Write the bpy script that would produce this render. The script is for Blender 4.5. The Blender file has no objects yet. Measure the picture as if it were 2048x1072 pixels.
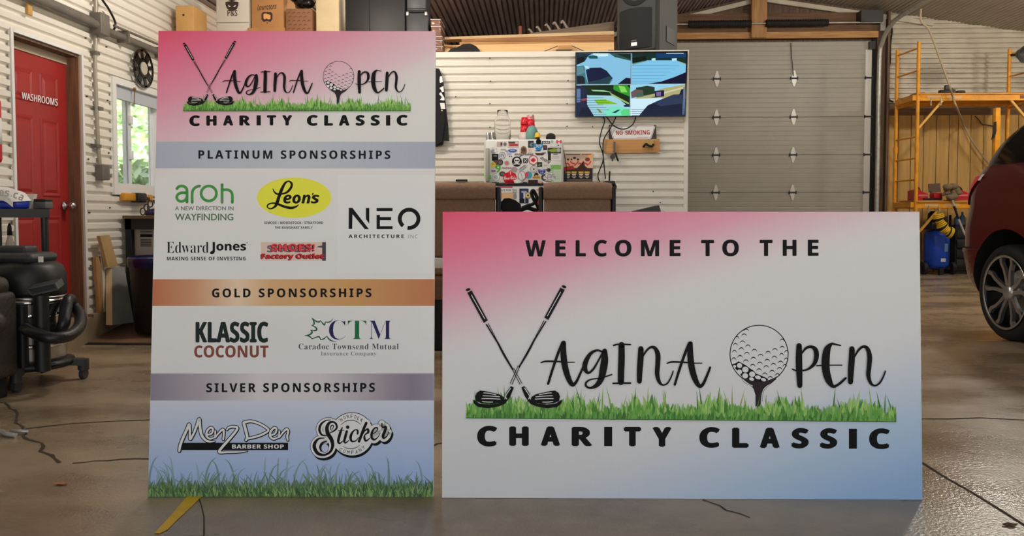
import bpy, bmesh, math, random
from mathutils import Vector, Matrix
from mathutils.geometry import tessellate_polygon

# ------------------------------------------------------------------ camera, sky, lamps, exposure
SC = bpy.context.scene
COL = SC.collection
R = math.radians
rng = random.Random(7)
F, CX, CY, EYE = 1540.0, 1024.0, 491.0, 0.9          # focal length / optical centre for a 2048x1072 frame
YAW, PIT = math.atan(62 / F), math.atan(61 / F)
cam_d = bpy.data.cameras.new('camera')
cam_d.sensor_width = 36.0
cam_d.lens = F / 2048 * 36.0
cam_d.shift_y = -(536 - CY) / 2048
cam_d.clip_start = 0.05
cam_o = bpy.data.objects.new('camera', cam_d)
COL.objects.link(cam_o)
cam_o.location = (0, 0, EYE)
cam_o.rotation_euler = (math.pi / 2 - PIT, 0, YAW)
SC.camera = cam_o

world = bpy.data.worlds.new('sky')
SC.world = world
world.use_nodes = True
wn = world.node_tree
bgn = wn.nodes['Background']
skyn = wn.nodes.new('ShaderNodeTexSky')
skyn.sky_type = 'NISHITA'
skyn.sun_disc = False
skyn.sun_elevation = R(50)
skyn.sun_rotation = R(40)
hsv = wn.nodes.new('ShaderNodeHueSaturation')
hsv.inputs['Saturation'].default_value = 0.42
wn.links.new(skyn.outputs[0], hsv.inputs['Color'])
wn.links.new(hsv.outputs[0], bgn.inputs[0])
bgn.inputs[1].default_value = 0.36

def lamp(name, kind, loc, rot, energy, color, size=None, size_y=None):
    l = bpy.data.lights.new(name, kind)
    l.energy = energy
    l.color = color
    if kind == 'AREA':
        l.shape = 'RECTANGLE'
        l.size = size
        l.size_y = size_y
    o = bpy.data.objects.new(name, l)
    COL.objects.link(o)
    o.location = loc
    o.rotation_euler = rot
    return o

sun = lamp('sun', 'SUN', (6, 20, 12), (R(38), 0, R(128)), 42.0, (1.0, 0.95, 0.86))
sun.data.angle = R(1)
def unseen_lamp(loc, energy, color, r=0.12):
    o = lamp('unseen_strip_light', 'POINT', loc, (0, 0, 0), energy, color)
    o.data.shadow_soft_size = r
unseen_lamp((-1.74, 7.9, 2.98), 30, (1.0, 0.88, 0.70))
unseen_lamp((-1.6, 5.2, 2.85), 78, (1.0, 0.92, 0.80))
unseen_lamp((-0.5, 5.55, 3.1), 29, (1.0, 0.96, 0.91))
unseen_lamp((0.9, 5.55, 3.2), 29, (1.0, 0.96, 0.91))
unseen_lamp((0.0, 0.6, 3.2), 34, (1.0, 0.98, 0.95))  # added unseen above the camera to brighten the boards
unseen_lamp((5.0, 8.4, 3.6), 165, (1.0, 0.93, 0.83))  # added unseen to brighten the rear and the right ceiling
unseen_lamp((8.0, 9.4, 3.3), 100, (1.0, 0.90, 0.77))  # second unseen lamp added for the rear right side
SC.view_settings.view_transform = 'Standard'
SC.view_settings.look = 'None'
SC.view_settings.gamma = 1.0
SC.view_settings.use_curve_mapping = False
SC.view_settings.exposure = 0.0

# ------------------------------------------------------------------ measuring: sight lines to planes
CAM = Vector((0, 0, EYE))
FW = Vector((-math.sin(YAW) * math.cos(PIT), math.cos(YAW) * math.cos(PIT), -math.sin(PIT)))
RT = Vector((math.cos(YAW), math.sin(YAW), 0))
UP = RT.cross(FW)
def ray(x, y): return FW + RT * ((x - CX) / F) - UP * ((y - CY) / F)
def onz(x, y, z=0.0): d = ray(x, y); return CAM + d * ((z - EYE) / d.z)
def ony(x, y, Y): d = ray(x, y); return CAM + d * (Y / d.y)
def onx(x, y, X): d = ray(x, y); return CAM + d * (X / d.x)
def onpl(x, y, o, n): d = ray(x, y); return CAM + d * ((o - CAM).dot(n) / d.dot(n))

# ------------------------------------------------------------------ materials
def lin(c):
    c = c / 255.0
    return c / 12.92 if c <= 0.04045 else ((c + 0.055) / 1.055) ** 2.4
MATS = {}
def mat(name, rgb, rough=0.5, metal=0.0, var=0.0, vscale=6.0, bump=0.0, bscale=40.0, coat=0.0, stretch=None, trans=0.0, emit=0.0, alpha=1.0, rgb2=None):
    if name in MATS: return MATS[name]
    m = bpy.data.materials.new(name)
    m.use_nodes = True
    nt = m.node_tree
    b = nt.nodes['Principled BSDF']
    c = [lin(v) for v in rgb] + [1]
    b.inputs['Base Color'].default_value = c
    b.inputs['Roughness'].default_value = rough
    b.inputs['Metallic'].default_value = metal
    if coat: b.inputs['Coat Weight'].default_value = coat; b.inputs['Coat Roughness'].default_value = 0.08
    if trans: b.inputs['Transmission Weight'].default_value = trans
    if alpha < 1: b.inputs['Alpha'].default_value = alpha
    if emit:
        b.inputs['Emission Color'].default_value = c
        b.inputs['Emission Strength'].default_value = emit
    if var or bump:
        tc = nt.nodes.new('ShaderNodeTexCoord')
        mp = nt.nodes.new('ShaderNodeMapping')
        nt.links.new(tc.outputs['Object'], mp.inputs[0])
        if stretch: mp.inputs['Scale'].default_value = stretch
    if var:
        n = nt.nodes.new('ShaderNodeTexNoise')
        n.inputs['Scale'].default_value = vscale
        n.inputs['Detail'].default_value = 6
        nt.links.new(mp.outputs[0], n.inputs['Vector'])
        rp = nt.nodes.new('ShaderNodeValToRGB')
        rp.color_ramp.elements[0].position = 0.3
        rp.color_ramp.elements[1].position = 0.7
        c2 = [lin(v) for v in rgb2] + [1] if rgb2 else [v * (1 - var) for v in c[:3]] + [1]
        rp.color_ramp.elements[0].color = c2
        rp.color_ramp.elements[1].color = c if rgb2 else [min(1, v * (1 + var * 0.5)) for v in c[:3]] + [1]
        nt.links.new(n.outputs[0], rp.inputs[0])
        nt.links.new(rp.outputs[0], b.inputs['Base Color'])
    if bump:
        n2 = nt.nodes.new('ShaderNodeTexNoise')
        n2.inputs['Scale'].default_value = bscale
        n2.inputs['Detail'].default_value = 4
        nt.links.new(mp.outputs[0], n2.inputs['Vector'])
        bp = nt.nodes.new('ShaderNodeBump')
        bp.inputs['Strength'].default_value = bump
        bp.inputs['Distance'].default_value = 0.01
        nt.links.new(n2.outputs[0], bp.inputs['Height'])
        nt.links.new(bp.outputs[0], b.inputs['Normal'])
    MATS[name] = m
    return m
def wood(name, c1, c2, stretch=(2, 30, 30), rough=0.7):
    return mat(name, c1, rough, var=0.5, vscale=1.5, stretch=stretch, rgb2=c2, bump=0.25, bscale=4)
PRINT_LIGHT = 0.60
def ink(r, g, b):
    k = 'ink_%d_%d_%d' % (r, g, b)
    if k in MATS: return MATS[k]
    m = mat(k, (0, 0, 0), 0.6)
    m.node_tree.nodes['Principled BSDF'].inputs['Specular IOR Level'].default_value = 0.2
    m.node_tree.nodes['Principled BSDF'].inputs['Base Color'].default_value = [min(0.9, lin(v) / PRINT_LIGHT) for v in (r, g, b)] + [1]
    return m

white_steel = mat('white_painted_steel', (234, 229, 218), 0.33, var=0.04, vscale=2.5)
rear_steel = mat('aged_white_steel', (202, 194, 178), 0.4, var=0.18, vscale=3)
roof_dark = mat('bare_roof_steel', (158, 144, 143), 0.5, 0.3, var=0.35, vscale=3, stretch=(6, 0.6, 1))
roof_light = mat('beige_roof_steel', (172, 162, 144), 0.5, var=0.08, vscale=4)
wood_pine = wood('pine', (205, 160, 105), (170, 122, 72))
wood_pine_y = wood('pine_upright', (196, 150, 100), (160, 116, 72), (30, 30, 2))
wood_old = wood('weathered_wood', (120, 96, 76), (78, 60, 46), (25, 25, 2))
wood_brown = wood('brown_wood', (124, 92, 66), (92, 66, 46), (1.5, 25, 25))
wood_jamb = wood('jamb_wood', (150, 112, 84), (118, 86, 64), (25, 25, 2))
wood_tan = wood('tan_panel', (204, 166, 98), (184, 146, 84), (12, 12, 1.0))
ply = wood('plywood', (196, 146, 92), (170, 124, 78), (3, 20, 20))
red_paint = mat('red_door_paint', (164, 38, 36), 0.42, var=0.12, vscale=3, bump=0.06, bscale=60)
black_plastic = mat('black_plastic', (26, 26, 27), 0.45)
black_matte = mat('black_matte', (18, 18, 18), 0.75)
black_gloss = mat('black_gloss', (14, 14, 15), 0.2)
grey_plastic = mat('grey_plastic', (92, 92, 92), 0.5)
dark_grey = mat('dark_grey', (58, 58, 60), 0.5)
white_plastic = mat('white_plastic', (232, 232, 230), 0.45)
steel = mat('bright_steel', (200, 200, 202), 0.28, 1.0)
galv = mat('galvanised', (188, 188, 182), 0.45, 0.5, var=0.2, vscale=20)
pipe_grey = mat('grey_pipe', (112, 106, 98), 0.5, var=0.25, vscale=8)
beige = mat('beige_card', (222, 200, 160), 0.75, var=0.08)
card = mat('cardboard', (186, 134, 82), 0.8, var=0.1, vscale=10)
card_dark = mat('dark_cardboard', (150, 104, 72), 0.8, var=0.12, vscale=10)
leather = mat('black_leather', (46, 41, 38), 0.42, bump=0.35, bscale=55)
fabric = mat('brown_corduroy', (146, 116, 94), 0.95, var=0.16, vscale=50, bump=0.3, bscale=160)
yellow_paint = mat('yellow_scaffold_paint', (236, 160, 30), 0.5, var=0.2, vscale=7)
blue_paint = mat('blue_tank_paint', (16, 70, 190), 0.35)
red_plastic = mat('red_plastic', (190, 28, 40), 0.4)
rubber = mat('rubber', (20, 20, 21), 0.7)
glass = mat('clear_glass', (255, 255, 255), 0.03, trans=1.0)
glass.node_tree.nodes['Principled BSDF'].inputs['IOR'].default_value = 1.3
vinyl = mat('white_vinyl', (225, 228, 232), 0.4)
rope_m = mat('pale_rope', (176, 160, 130), 0.8)

# ------------------------------------------------------------------ building meshes
ORG = {}
class MB:
    def __init__(s): s.v = []; s.f = []; s.m = []; s.sm = []; s.k = 0
    def add(s, vs, fs, smooth=False):
        o = len(s.v)
        s.v += [Vector(p) for p in vs]
        for f in fs: s.f.append([i + o for i in f]); s.m.append(s.k); s.sm.append(smooth)
        return s
    def mk(s, k): s.k = k; return s
    def box(s, a, b):
        x0, x1 = sorted((a[0], b[0])); y0, y1 = sorted((a[1], b[1])); z0, z1 = sorted((a[2], b[2]))
        return s.add([(x0, y0, z0), (x1, y0, z0), (x1, y1, z0), (x0, y1, z0), (x0, y0, z1), (x1, y0, z1), (x1, y1, z1), (x0, y1, z1)],
                     [(0, 3, 2, 1), (4, 5, 6, 7), (0, 1, 5, 4), (1, 2, 6, 5), (2, 3, 7, 6), (3, 0, 4, 7)])
    def rbox(s, a, b, r=0.01, n=2):                       # box with rounded edges
        bm = bmesh.new()
        bmesh.ops.create_cube(bm, size=1)
        d = [abs(b[i] - a[i]) for i in range(3)]; c = [(a[i] + b[i]) / 2 for i in range(3)]
        for v in bm.verts: v.co = Vector([v.co[i] * d[i] + c[i] for i in range(3)])
        bmesh.ops.bevel(bm, geom=bm.edges[:], offset=min(r, min(d) * 0.49), segments=n, profile=0.5, affect='EDGES')
        bm.verts.index_update()
        s.add([v.co.copy() for v in bm.verts], [[v.index for v in f.verts] for f in bm.faces], True)
        bm.free(); return s
    def bar(s, p, q, w, h=None, up=(0, 0, 1)):            # square bar from p to q
        p, q = Vector(p), Vector(q); h = h or w
        d = (q - p).normalized(); u = Vector(up)
        if abs(d.dot(u)) > 0.95: u = Vector((0, 1, 0))
        a = d.cross(u).normalized() * w / 2; b = a.cross(d).normalized() * h / 2
        vs = [p - a - b, p + a - b, p + a + b, p - a + b, q - a - b, q + a - b, q + a + b, q - a + b]
        return s.add(vs, [(0, 3, 2, 1), (4, 5, 6, 7), (0, 1, 5, 4), (1, 2, 6, 5), (2, 3, 7, 6), (3, 0, 4, 7)])
    def cyl(s, p, q, r0, r1=None, n=16, caps=True):
        p, q = Vector(p), Vector(q); r1 = r0 if r1 is None else r1
        d = (q - p).normalized(); u = Vector((0, 0, 1)) if abs(d.z) < 0.9 else Vector((1, 0, 0))
        a = d.cross(u).normalized(); b = d.cross(a)
        vs = []
        for c, r in ((p, r0), (q, r1)):
            for i in range(n):
                t = 2 * math.pi * i / n
                vs.append(c + (a * math.cos(t) + b * math.sin(t)) * r)
        s.add(vs, [(i, (i + 1) % n, n + (i + 1) % n, n + i) for i in range(n)], True)
        if caps: s.add(vs[:n], [list(range(n))[::-1]]); s.add(vs[n:], [list(range(n))])
        return s
    def tube(s, pts, r, n=8, sub=6, closed=False):
        P = spline([Vector(p) for p in pts], sub, closed)
        vs = []; fs = []
        prev = None
        for i, p in enumerate(P):
            q0 = P[max(0, i - 1)]; q1 = P[min(len(P) - 1, i + 1)]
            d = (q1 - q0).normalized()
            if prev is None:
                u = Vector((0, 0, 1)) if abs(d.z) < 0.9 else Vector((1, 0, 0))
                a = d.cross(u).normalized()
            else:
                a = (prev - d * prev.dot(d)).normalized()
            prev = a; b = d.cross(a)
            for k in range(n):
                t = 2 * math.pi * k / n
                vs.append(p + (a * math.cos(t) + b * math.sin(t)) * r)
        for i in range(len(P) - 1):
            for k in range(n):
                fs.append((i * n + k, i * n + (k + 1) % n, (i + 1) * n + (k + 1) % n, (i + 1) * n + k))
        s.add(vs, fs, True)
        s.add(vs[:n], [list(range(n))[::-1]]); s.add(vs[-n:], [list(range(n))])
        return s
    def lathe(s, prof, c, n=24, axis=(0, 0, 1)):          # prof: (radius, distance along axis)
        c = Vector(c); d = Vector(axis).normalized()
        u = Vector((0, 0, 1)) if abs(d.z) < 0.9 else Vector((1, 0, 0))
        a = d.cross(u).normalized(); b = d.cross(a)
        vs = [c + d * h + (a * math.cos(2 * math.pi * k / n) + b * math.sin(2 * math.pi * k / n)) * max(r, 1e-4) for r, h in prof for k in range(n)]
        fs = [(i * n + k, i * n + (k + 1) % n, (i + 1) * n + (k + 1) % n, (i + 1) * n + k) for i in range(len(prof) - 1) for k in range(n)]
        return s.add(vs, fs, True)
    def prism(s, pts, ext):                               # flat outline pushed along ext
        pts = [Vector(p) for p in pts]; e = Vector(ext); n = len(pts)
        tris = tessellate_polygon([pts])
        s.add(pts, [t for t in tris]); s.add([p + e for p in pts], [t[::-1] for t in tris])
        s.add(pts + [p + e for p in pts], [(i, (i + 1) % n, n + (i + 1) % n, n + i) for i in range(n)])
        return s
    def poly(s, pts):
        pts = [Vector(p) for p in pts]
        return s.add(pts, [list(range(len(pts)))] if len(pts) <= 4 else [t for t in tessellate_polygon([pts])])
    def sphere(s, c, r, sx=1, sy=1, sz=1, n=16):
        prof = [(r * math.sin(math.pi * i / (n // 2)), -r * math.cos(math.pi * i / (n // 2))) for i in range(n // 2 + 1)]
        o = len(s.v); s.lathe(prof, (0, 0, 0), n)
        for i in range(o, len(s.v)): v = s.v[i]; s.v[i] = Vector((v.x * sx + c[0], v.y * sy + c[1], v.z * sz + c[2]))
        return s
    def build(s, name, mats, parent=None, kind=None, label=None, fix=True):
        o_ = ORG.get(parent.name, Vector((0, 0, 0))) if parent else Vector((0, 0, 0))
        me = bpy.data.meshes.new(name)
        me.from_pydata([v - o_ for v in s.v], [], s.f)
        mats = mats if isinstance(mats, (list, tuple)) else [mats]
        for m in mats: me.materials.append(m)
        me.polygons.foreach_set('material_index', s.m)
        me.polygons.foreach_set('use_smooth', s.sm)
        if fix:
            bm = bmesh.new(); bm.from_mesh(me)
            bmesh.ops.recalc_face_normals(bm, faces=bm.faces[:]); bm.to_mesh(me); bm.free()
        me.update()
        o = bpy.data.objects.new(name, me); COL.objects.link(o)
        if parent: o.parent = parent; ORG[o.name] = o_
        if kind: o['kind'] = kind
        if label: o['label'] = label
        return o
def spline(P, sub=8, closed=False):
    if len(P) < 3: return list(P)
    out = []; n = len(P)
    for i in range(n if closed else n - 1):
        g = lambda k: P[k % n] if closed else P[min(max(k, 0), n - 1)]
        p0, p1, p2, p3 = g(i - 1), g(i), g(i + 1), g(i + 2)
        for j in range(sub):
            t = j / sub
            out.append(0.5 * ((2 * p1) + (p2 - p0) * t + (2 * p0 - 5 * p1 + 4 * p2 - p3) * t * t + (3 * p1 - p0 - 3 * p2 + p3) * t ** 3))
    out.append(P[0] if closed else P[-1])
    return out
def tag(o, label, cat, group=None):
    o['label'] = label; o['category'] = cat
    if group: o['group'] = group
    return o
def thing(name, label, cat, loc, group=None, rot=None):
    o = bpy.data.objects.new(name, None); COL.objects.link(o)
    o.empty_display_size = 0.1
    o.location = loc
    ORG[o.name] = Vector(loc)
    if rot is not None: o.rotation_euler = rot; ORG[o.name] = Vector((0, 0, 0))
    return tag(o, label, cat, group)
def copy_tree(o, parent=None):
    c = o.copy(); COL.objects.link(c)
    if parent: c.parent = parent
    for ch in list(o.children): copy_tree(ch, c)
    return c
def single(mb, name, mats, label, cat, group=None):
    """a thing that is one mesh, its origin at its base"""
    xs = [v.x for v in mb.v]; ys = [v.y for v in mb.v]; zs = [v.z for v in mb.v]
    c = Vector(((min(xs) + max(xs)) / 2, (min(ys) + max(ys)) / 2, min(zs)))
    mb.v = [v - c for v in mb.v]
    o = mb.build(name, mats); o.location = c
    return tag(o, label, cat, group)
def structure(mb, name, mats, parent=None):
    return mb.build(name, mats, parent, None if parent else 'structure')

# ------------------------------------------------------------------ flat print: lettering, logos, pictures
def m_map(s, up, lo, dig=None):
    return ''.join(chr(up + ord(c) - 65) if 'A' <= c <= 'Z' else chr(lo + ord(c) - 97) if 'a' <= c <= 'z' else c for c in s)
STYLE = {'sans': lambda s: s, 'bold': lambda s: m_map(s, 0x1D5D4, 0x1D5EE), 'serif': lambda s: m_map(s, 0x1D400, 0x1D41A),
         'script': lambda s: m_map(s, 0x1D4D0, 0x1D4EA), 'bi': lambda s: m_map(s, 0x1D63C, 0x1D656), 'light': lambda s: m_map(s, 0x1D5A0, 0x1D5BA)}
TCACHE = {}
def glyphs(body, style='bold', off=0.0, space=1.0, shear=0.0, res=3):
    k = (body, style, off, space, shear, res)
    if k in TCACHE: return TCACHE[k]
    c = bpy.data.curves.new('t', 'FONT')
    c.body = STYLE[style](body); c.offset = off; c.space_character = space; c.shear = shear; c.resolution_u = res
    o = bpy.data.objects.new('t', c); COL.objects.link(o)
    bpy.context.view_layer.update()
    me = o.evaluated_get(bpy.context.evaluated_depsgraph_get()).to_mesh()
    vs = [(v.co.x, v.co.y) for v in me.vertices]; fs = [list(p.vertices) for p in me.polygons]
    bpy.data.objects.remove(o); bpy.data.curves.remove(c)
    x0 = min(v[0] for v in vs); x1 = max(v[0] for v in vs); y0 = min(v[1] for v in vs); y1 = max(v[1] for v in vs)
    TCACHE[k] = ([((x - x0) / max(1e-6, x1 - x0), (y - y0) / max(1e-6, y1 - y0)) for x, y in vs], fs)
    return TCACHE[k]
class Art:
    def __init__(s, pmap, normal, z0=0.0004, dz=4e-6):
        s.pm = pmap; s.n = Vector(normal); s.z = z0; s.dz = dz; s.v = []; s.f = []; s.m = []; s.mats = []; s.post = None; s.at()
    def at(s, ox=0, oy=0, k=1.0): s.o = (ox, oy, k); return s
    def P(s, x, y):
        ox, oy, k = s.o; x = ox + x / k; y = oy + y / k
        if s.post: x, y = s.post(x, y)
        return s.pm(x, y) + s.n * s.z
    def mi(s, m):
        if m not in s.mats: s.mats.append(m)
        return s.mats.index(m)
    def put(s, pts, faces, m):
        s.z += s.dz; o = len(s.v); s.v += [s.P(*p) for p in pts]; k = s.mi(m)
        for f in faces: s.f.append([i + o for i in f]); s.m.append(k)
    def poly(s, pts, m):
        if len(pts) <= 4: s.put(pts, [list(range(len(pts)))], m)
        else: s.put(pts, [list(t) for t in tessellate_polygon([[Vector((x, y, 0)) for x, y in pts]])], m)
    def rect(s, x0, y0, x1, y1, m): s.poly([(x0, y1), (x1, y1), (x1, y0), (x0, y0)], m)
    def ell(s, x, y, rx, ry, m, rot=0, n=40):
        c, q = math.cos(rot), math.sin(rot)
        s.put([(x + rx * math.cos(t) * c - ry * math.sin(t) * q, y + rx * math.cos(t) * q + ry * math.sin(t) * c) for t in [2 * math.pi * i / n for i in range(n)]], [list(range(n))], m)
    def stroke(s, pts, m, dw=0, dx=0, dy=0, kw=1.0, closed=False, sub=8):
        P = spline([Vector((p[0] + dx, p[1] + dy, p[2] * kw + dw)) for p in pts], sub, closed)
        vs = []; fs = []; n = len(P)
        for i, p in enumerate(P):
            a, b = P[max(0, i - 1)], P[min(n - 1, i + 1)]
            if closed and i in (0, n - 1): a, b = P[n - 2], P[1]
            t = Vector((b.x - a.x, b.y - a.y)); t = t.normalized() if t.length > 1e-9 else Vector((1, 0))
            w = p.z / 2
            vs += [(p.x - t.y * w, p.y + t.x * w), (p.x + t.y * w, p.y - t.x * w)]
        for i in range(n - 1): fs.append((2 * i, 2 * i + 1, 2 * i + 3, 2 * i + 2))
        if not closed:
            for p, q in ((P[0], P[1]), (P[-1], P[-2])):
                o = len(vs); vs += [(p.x + p.z / 2 * math.cos(j * math.pi / 6), p.y + p.z / 2 * math.sin(j * math.pi / 6)) for j in range(12)]
                fs.append(list(range(o, o + 12)))
        s.put(vs, fs, m)
    def line(s, pts, w, m): s.stroke([(x, y, w) for x, y in pts], m, sub=1 if len(pts) == 2 else 8)
    def scrawl(s, box, m, rot=0.0, w=5, n=9):
        """print too small to read: a row of short strokes"""
        x0, y0, x1, y1 = box; cx, cy = (x0 + x1) / 2, (y0 + y1) / 2; c, q = math.cos(rot), math.sin(rot)
        for i in range(n):
            x = x0 + (x1 - x0) * (i + .5) / n; h = (y1 - y0) * (.5 if i % 3 else .35); d = (i % 4 - 1.5) * 2
            s.line([(cx + (u - cx) * c - (v - cy) * q, cy + (u - cx) * q + (v - cy) * c) for u, v in ((x - d, cy - h), (x + d, cy + h))], w, m)
    def text(s, body, box, m, style='bold', off=0.0, space=1.0, shear=0.0, dy=0.0, rot=0.0, res=3):
        fat = off / .7 * (box[3] - box[1]) if off > 0 else 0; vs, fs = glyphs(body, style, min(off, 0.0), space, shear, res)
        x0, y0, x1, y1 = box; x0 += fat; x1 -= fat; y0 += fat * .6; y1 -= fat * .6; cx, cy = (x0 + x1) / 2, (y0 + y1) / 2; c, q = math.cos(rot), math.sin(rot)
        pts = []
        for u, v in vs:
            x = x0 + u * (x1 - x0); y = y1 - v * (y1 - y0) + dy * u
            if rot: x, y = cx + (x - cx) * c - (y - cy) * q, cy + (x - cx) * q + (y - cy) * c
            pts.append((x, y))
        for ex, ey in (((-fat, 0), (fat, 0), (0, fat * .6), (0, -fat * .6)) if fat else ((0, 0),)): s.put([(x + ex, y + ey) for x, y in pts], fs, m)
    def build(s, name, parent, label=None):
        o_ = ORG.get(parent.name, Vector((0, 0, 0)))
        me = bpy.data.meshes.new(name)
        me.from_pydata([v - o_ for v in s.v], [], s.f)
        for m in s.mats: me.materials.append(m)
        me.polygons.foreach_set('material_index', s.m); me.update()
        o = bpy.data.objects.new(name, me); COL.objects.link(o); o.parent = parent; ORG[o.name] = o_
        if label: o['label'] = label
        return o

# ------------------------------------------------------------------ the building
XL, YT, YR, XR = -3.24, 6.84, 12.7, 9.3          # left wall, television wall, rear wall, right wall
YF = -2.2
PITCH = 0.0678
TOP = 2.322                                       # top of the television wall and loft deck
RIDGE_X, RIDGE_Z = 3.5, 4.46
def roof_z(x): return RIDGE_Z - (0.23 * (RIDGE_X - x) if x < RIDGE_X else 0.155 * (x - RIDGE_X))

def corrugated(mb, o, along, L, across, W, n, amp=0.011, pitch=PITCH, phase=0.0, cut=None):
    """sine sheet: ribs run along 'along', repeat along 'across' (phase = distance of this piece from the rib origin)"""
    o, a, c, n = Vector(o), Vector(along), Vector(across), Vector(n)
    KN = ((0, 1), (.5, 1), (.60, -.6), (.66, -1), (.80, -1), (.87, -.6), (1.0, 1))
    def hgt(ph):
        for (p0, h0), (p1, h1) in zip(KN, KN[1:]):
            if ph <= p1: return h0 + (h1 - h0) * (ph - p0) / (p1 - p0)
    ts = {0.0, W}
    for i in range(int(phase / pitch) - 1, int((phase + W) / pitch) + 2):
        for p, _ in KN[:-1]:
            t = (i + p) * pitch - phase
            if 1e-5 < t < W - 1e-5: ts.add(t)
    ts = sorted(ts); vs = []; fs = []
    for t in ts:
        h = amp * hgt((t + phase) / pitch % 1.0)
        l0, l1 = (0, L) if not cut else cut(t)
        vs += [o + a * l0 + c * t + n * h, o + a * l1 + c * t + n * h]
    for i in range(len(ts) - 1): fs.append((2 * i, 2 * i + 1, 2 * i + 3, 2 * i + 2))
    mb.add(vs, fs, False)

# floor -----------------------------------------------------------
def concrete():
    m = bpy.data.materials.new('concrete'); m.use_nodes = True; nt = m.node_tree; b = nt.nodes['Principled BSDF']
    tc = nt.nodes.new('ShaderNodeTexCoord')
    def noise(sc, det, st=(1, 1, 1)):
        mp = nt.nodes.new('ShaderNodeMapping'); mp.inputs['Scale'].default_value = st
        nt.links.new(tc.outputs['Object'], mp.inputs[0])
        n = nt.nodes.new('ShaderNodeTexNoise'); n.inputs['Scale'].default_value = sc; n.inputs['Detail'].default_value = det
        nt.links.new(mp.outputs[0], n.inputs['Vector']); return n
    n1, n2, n3 = noise(1.1, 7, (1, 2.2, 1)), noise(9, 6), noise(90, 3)
    r = nt.nodes.new('ShaderNodeValToRGB')
    r.color_ramp.elements[0].position = 0.34; r.color_ramp.elements[0].color = [lin(v) for v in (136, 119, 94)] + [1]
    r.color_ramp.elements[1].position = 0.68; r.color_ramp.elements[1].color = [lin(v) for v in (180, 161, 132)] + [1]
    e = r.color_ramp.elements.new(0.5); e.color = [lin(v) for v in (158, 140, 113)] + [1]
    nt.links.new(n1.outputs[0], r.inputs[0])
    mx = nt.nodes.new('ShaderNodeMix'); mx.data_type = 'RGBA'; mx.blend_type = 'MULTIPLY'; mx.inputs[0].default_value = 0.45
    r2 = nt.nodes.new('ShaderNodeValToRGB'); r2.color_ramp.elements[0].position = 0.3; r2.color_ramp.elements[1].position = 0.65
    r2.color_ramp.elements[0].color = (0.6, 0.58, 0.55, 1)
    nt.links.new(n2.outputs[0], r2.inputs[0]); nt.links.new(r.outputs[0], mx.inputs[6]); nt.links.new(r2.outputs[0], mx.inputs[7])
    nt.links.new(mx.outputs[2], b.inputs['Base Color'])
    rr = nt.nodes.new('ShaderNodeMapRange'); rr.inputs[1].default_value = 0.3; rr.inputs[2].default_value = 0.7; rr.inputs[3].default_value = 0.17; rr.inputs[4].default_value = 0.40; b.inputs['IOR'].default_value = 1.65
    nt.links.new(n1.outputs[0], rr.inputs[0]); nt.links.new(rr.outputs[0], b.inputs['Roughness'])
    bp = nt.nodes.new('ShaderNodeBump'); bp.inputs['Strength'].default_value = 0.25; bp.inputs['Distance'].default_value = 0.006
    ad = nt.nodes.new('ShaderNodeMath'); ad.operation = 'ADD'
    nt.links.new(n2.outputs[0], ad.inputs[0]); nt.links.new(n3.outputs[0], ad.inputs[1])
    nt.links.new(ad.outputs[0], bp.inputs['Height']); nt.links.new(bp.outputs[0], b.inputs['Normal'])
    return m
conc = concrete()
fl = MB().box((XL - 0.3, YF - 0.3, -0.2), (XR + 0.2, YR + 0.3, 0.0))
floor = structure(fl, 'floor', conc)
def ribbon(pts, w, name, m, z=0.0015):
    P = [onz(x, y, 0) for x, y in pts]; vs = []; fs = []
    for i, p in enumerate(P):
        d = (P[min(i + 1, len(P) - 1)] - P[max(0, i - 1)]).normalized(); n = Vector((-d.y, d.x, 0))
        ww = w * (0.6 + 0.8 * rng.random()) / 2
        vs += [p + n * ww + Vector((0, 0, z)), p - n * ww + Vector((0, 0, z))]
    for i in range(len(P) - 1): fs.append((2 * i, 2 * i + 2, 2 * i + 3, 2 * i + 1))
    mb = MB(); mb.add(vs, fs); return mb.build(name, m, floor)
crack_m = mat('crack_dirt', (62, 50, 38), 0.9)
ribbon([(0, 806), (10, 806), (17, 812), (20, 818), (30, 820), (35, 828), (33, 838), (31, 846), (40, 850), (46, 855), (46, 862), (53, 868), (46, 873), (54, 879), (70, 883), (84, 887), (87, 893), (84, 899), (80, 903), (92, 907), (104, 911), (109, 917), (119, 926)], 0.012, 'crack', crack_m)
ribbon([(145, 927), (170, 925), (190, 922), (215, 922), (240, 919), (270, 918), (299, 918)], 0.010, 'crack', crack_m)
ribbon([(45, 861), (60, 857), (100, 852), (150, 847), (220, 843), (299, 840)], 0.014, 'crack', crack_m)
ribbon([(1843, 925), (1890, 955), (1940, 983), (2000, 1020), (2060, 1058)], 0.010, 'saw_cut_joint', crack_m)
ribbon([(1842, 838), (1900, 838), (1960, 836), (2060, 841)], 0.010, 'crack', crack_m)
ribbon([(1405, 1000), (1440, 1012), (1452, 1021), (1480, 1028), (1500, 1036)], 0.005, 'crack', crack_m)
ribbon([(395, 990), (403, 1012), (408, 1035), (408, 1072)], 0.004, 'crack', crack_m)
ribbon([(866, 893), (874, 888), (888, 886)], 0.01, 'crack', crack_m)
yl = MB(); yl.poly([onz(x, y, 0.002) for x, y in ((308, 1066), (318, 1067), (334, 1060), (352, 1042), (382, 1014), (404, 992), (420, 975), (392, 975), (372, 995), (340, 1032), (322, 1052))])
yl.build('painted_line', mat('yellow_line_paint', (230, 188, 36), 0.55, var=0.12, vscale=30), floor, label='yellow painted floor stripe')
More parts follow.
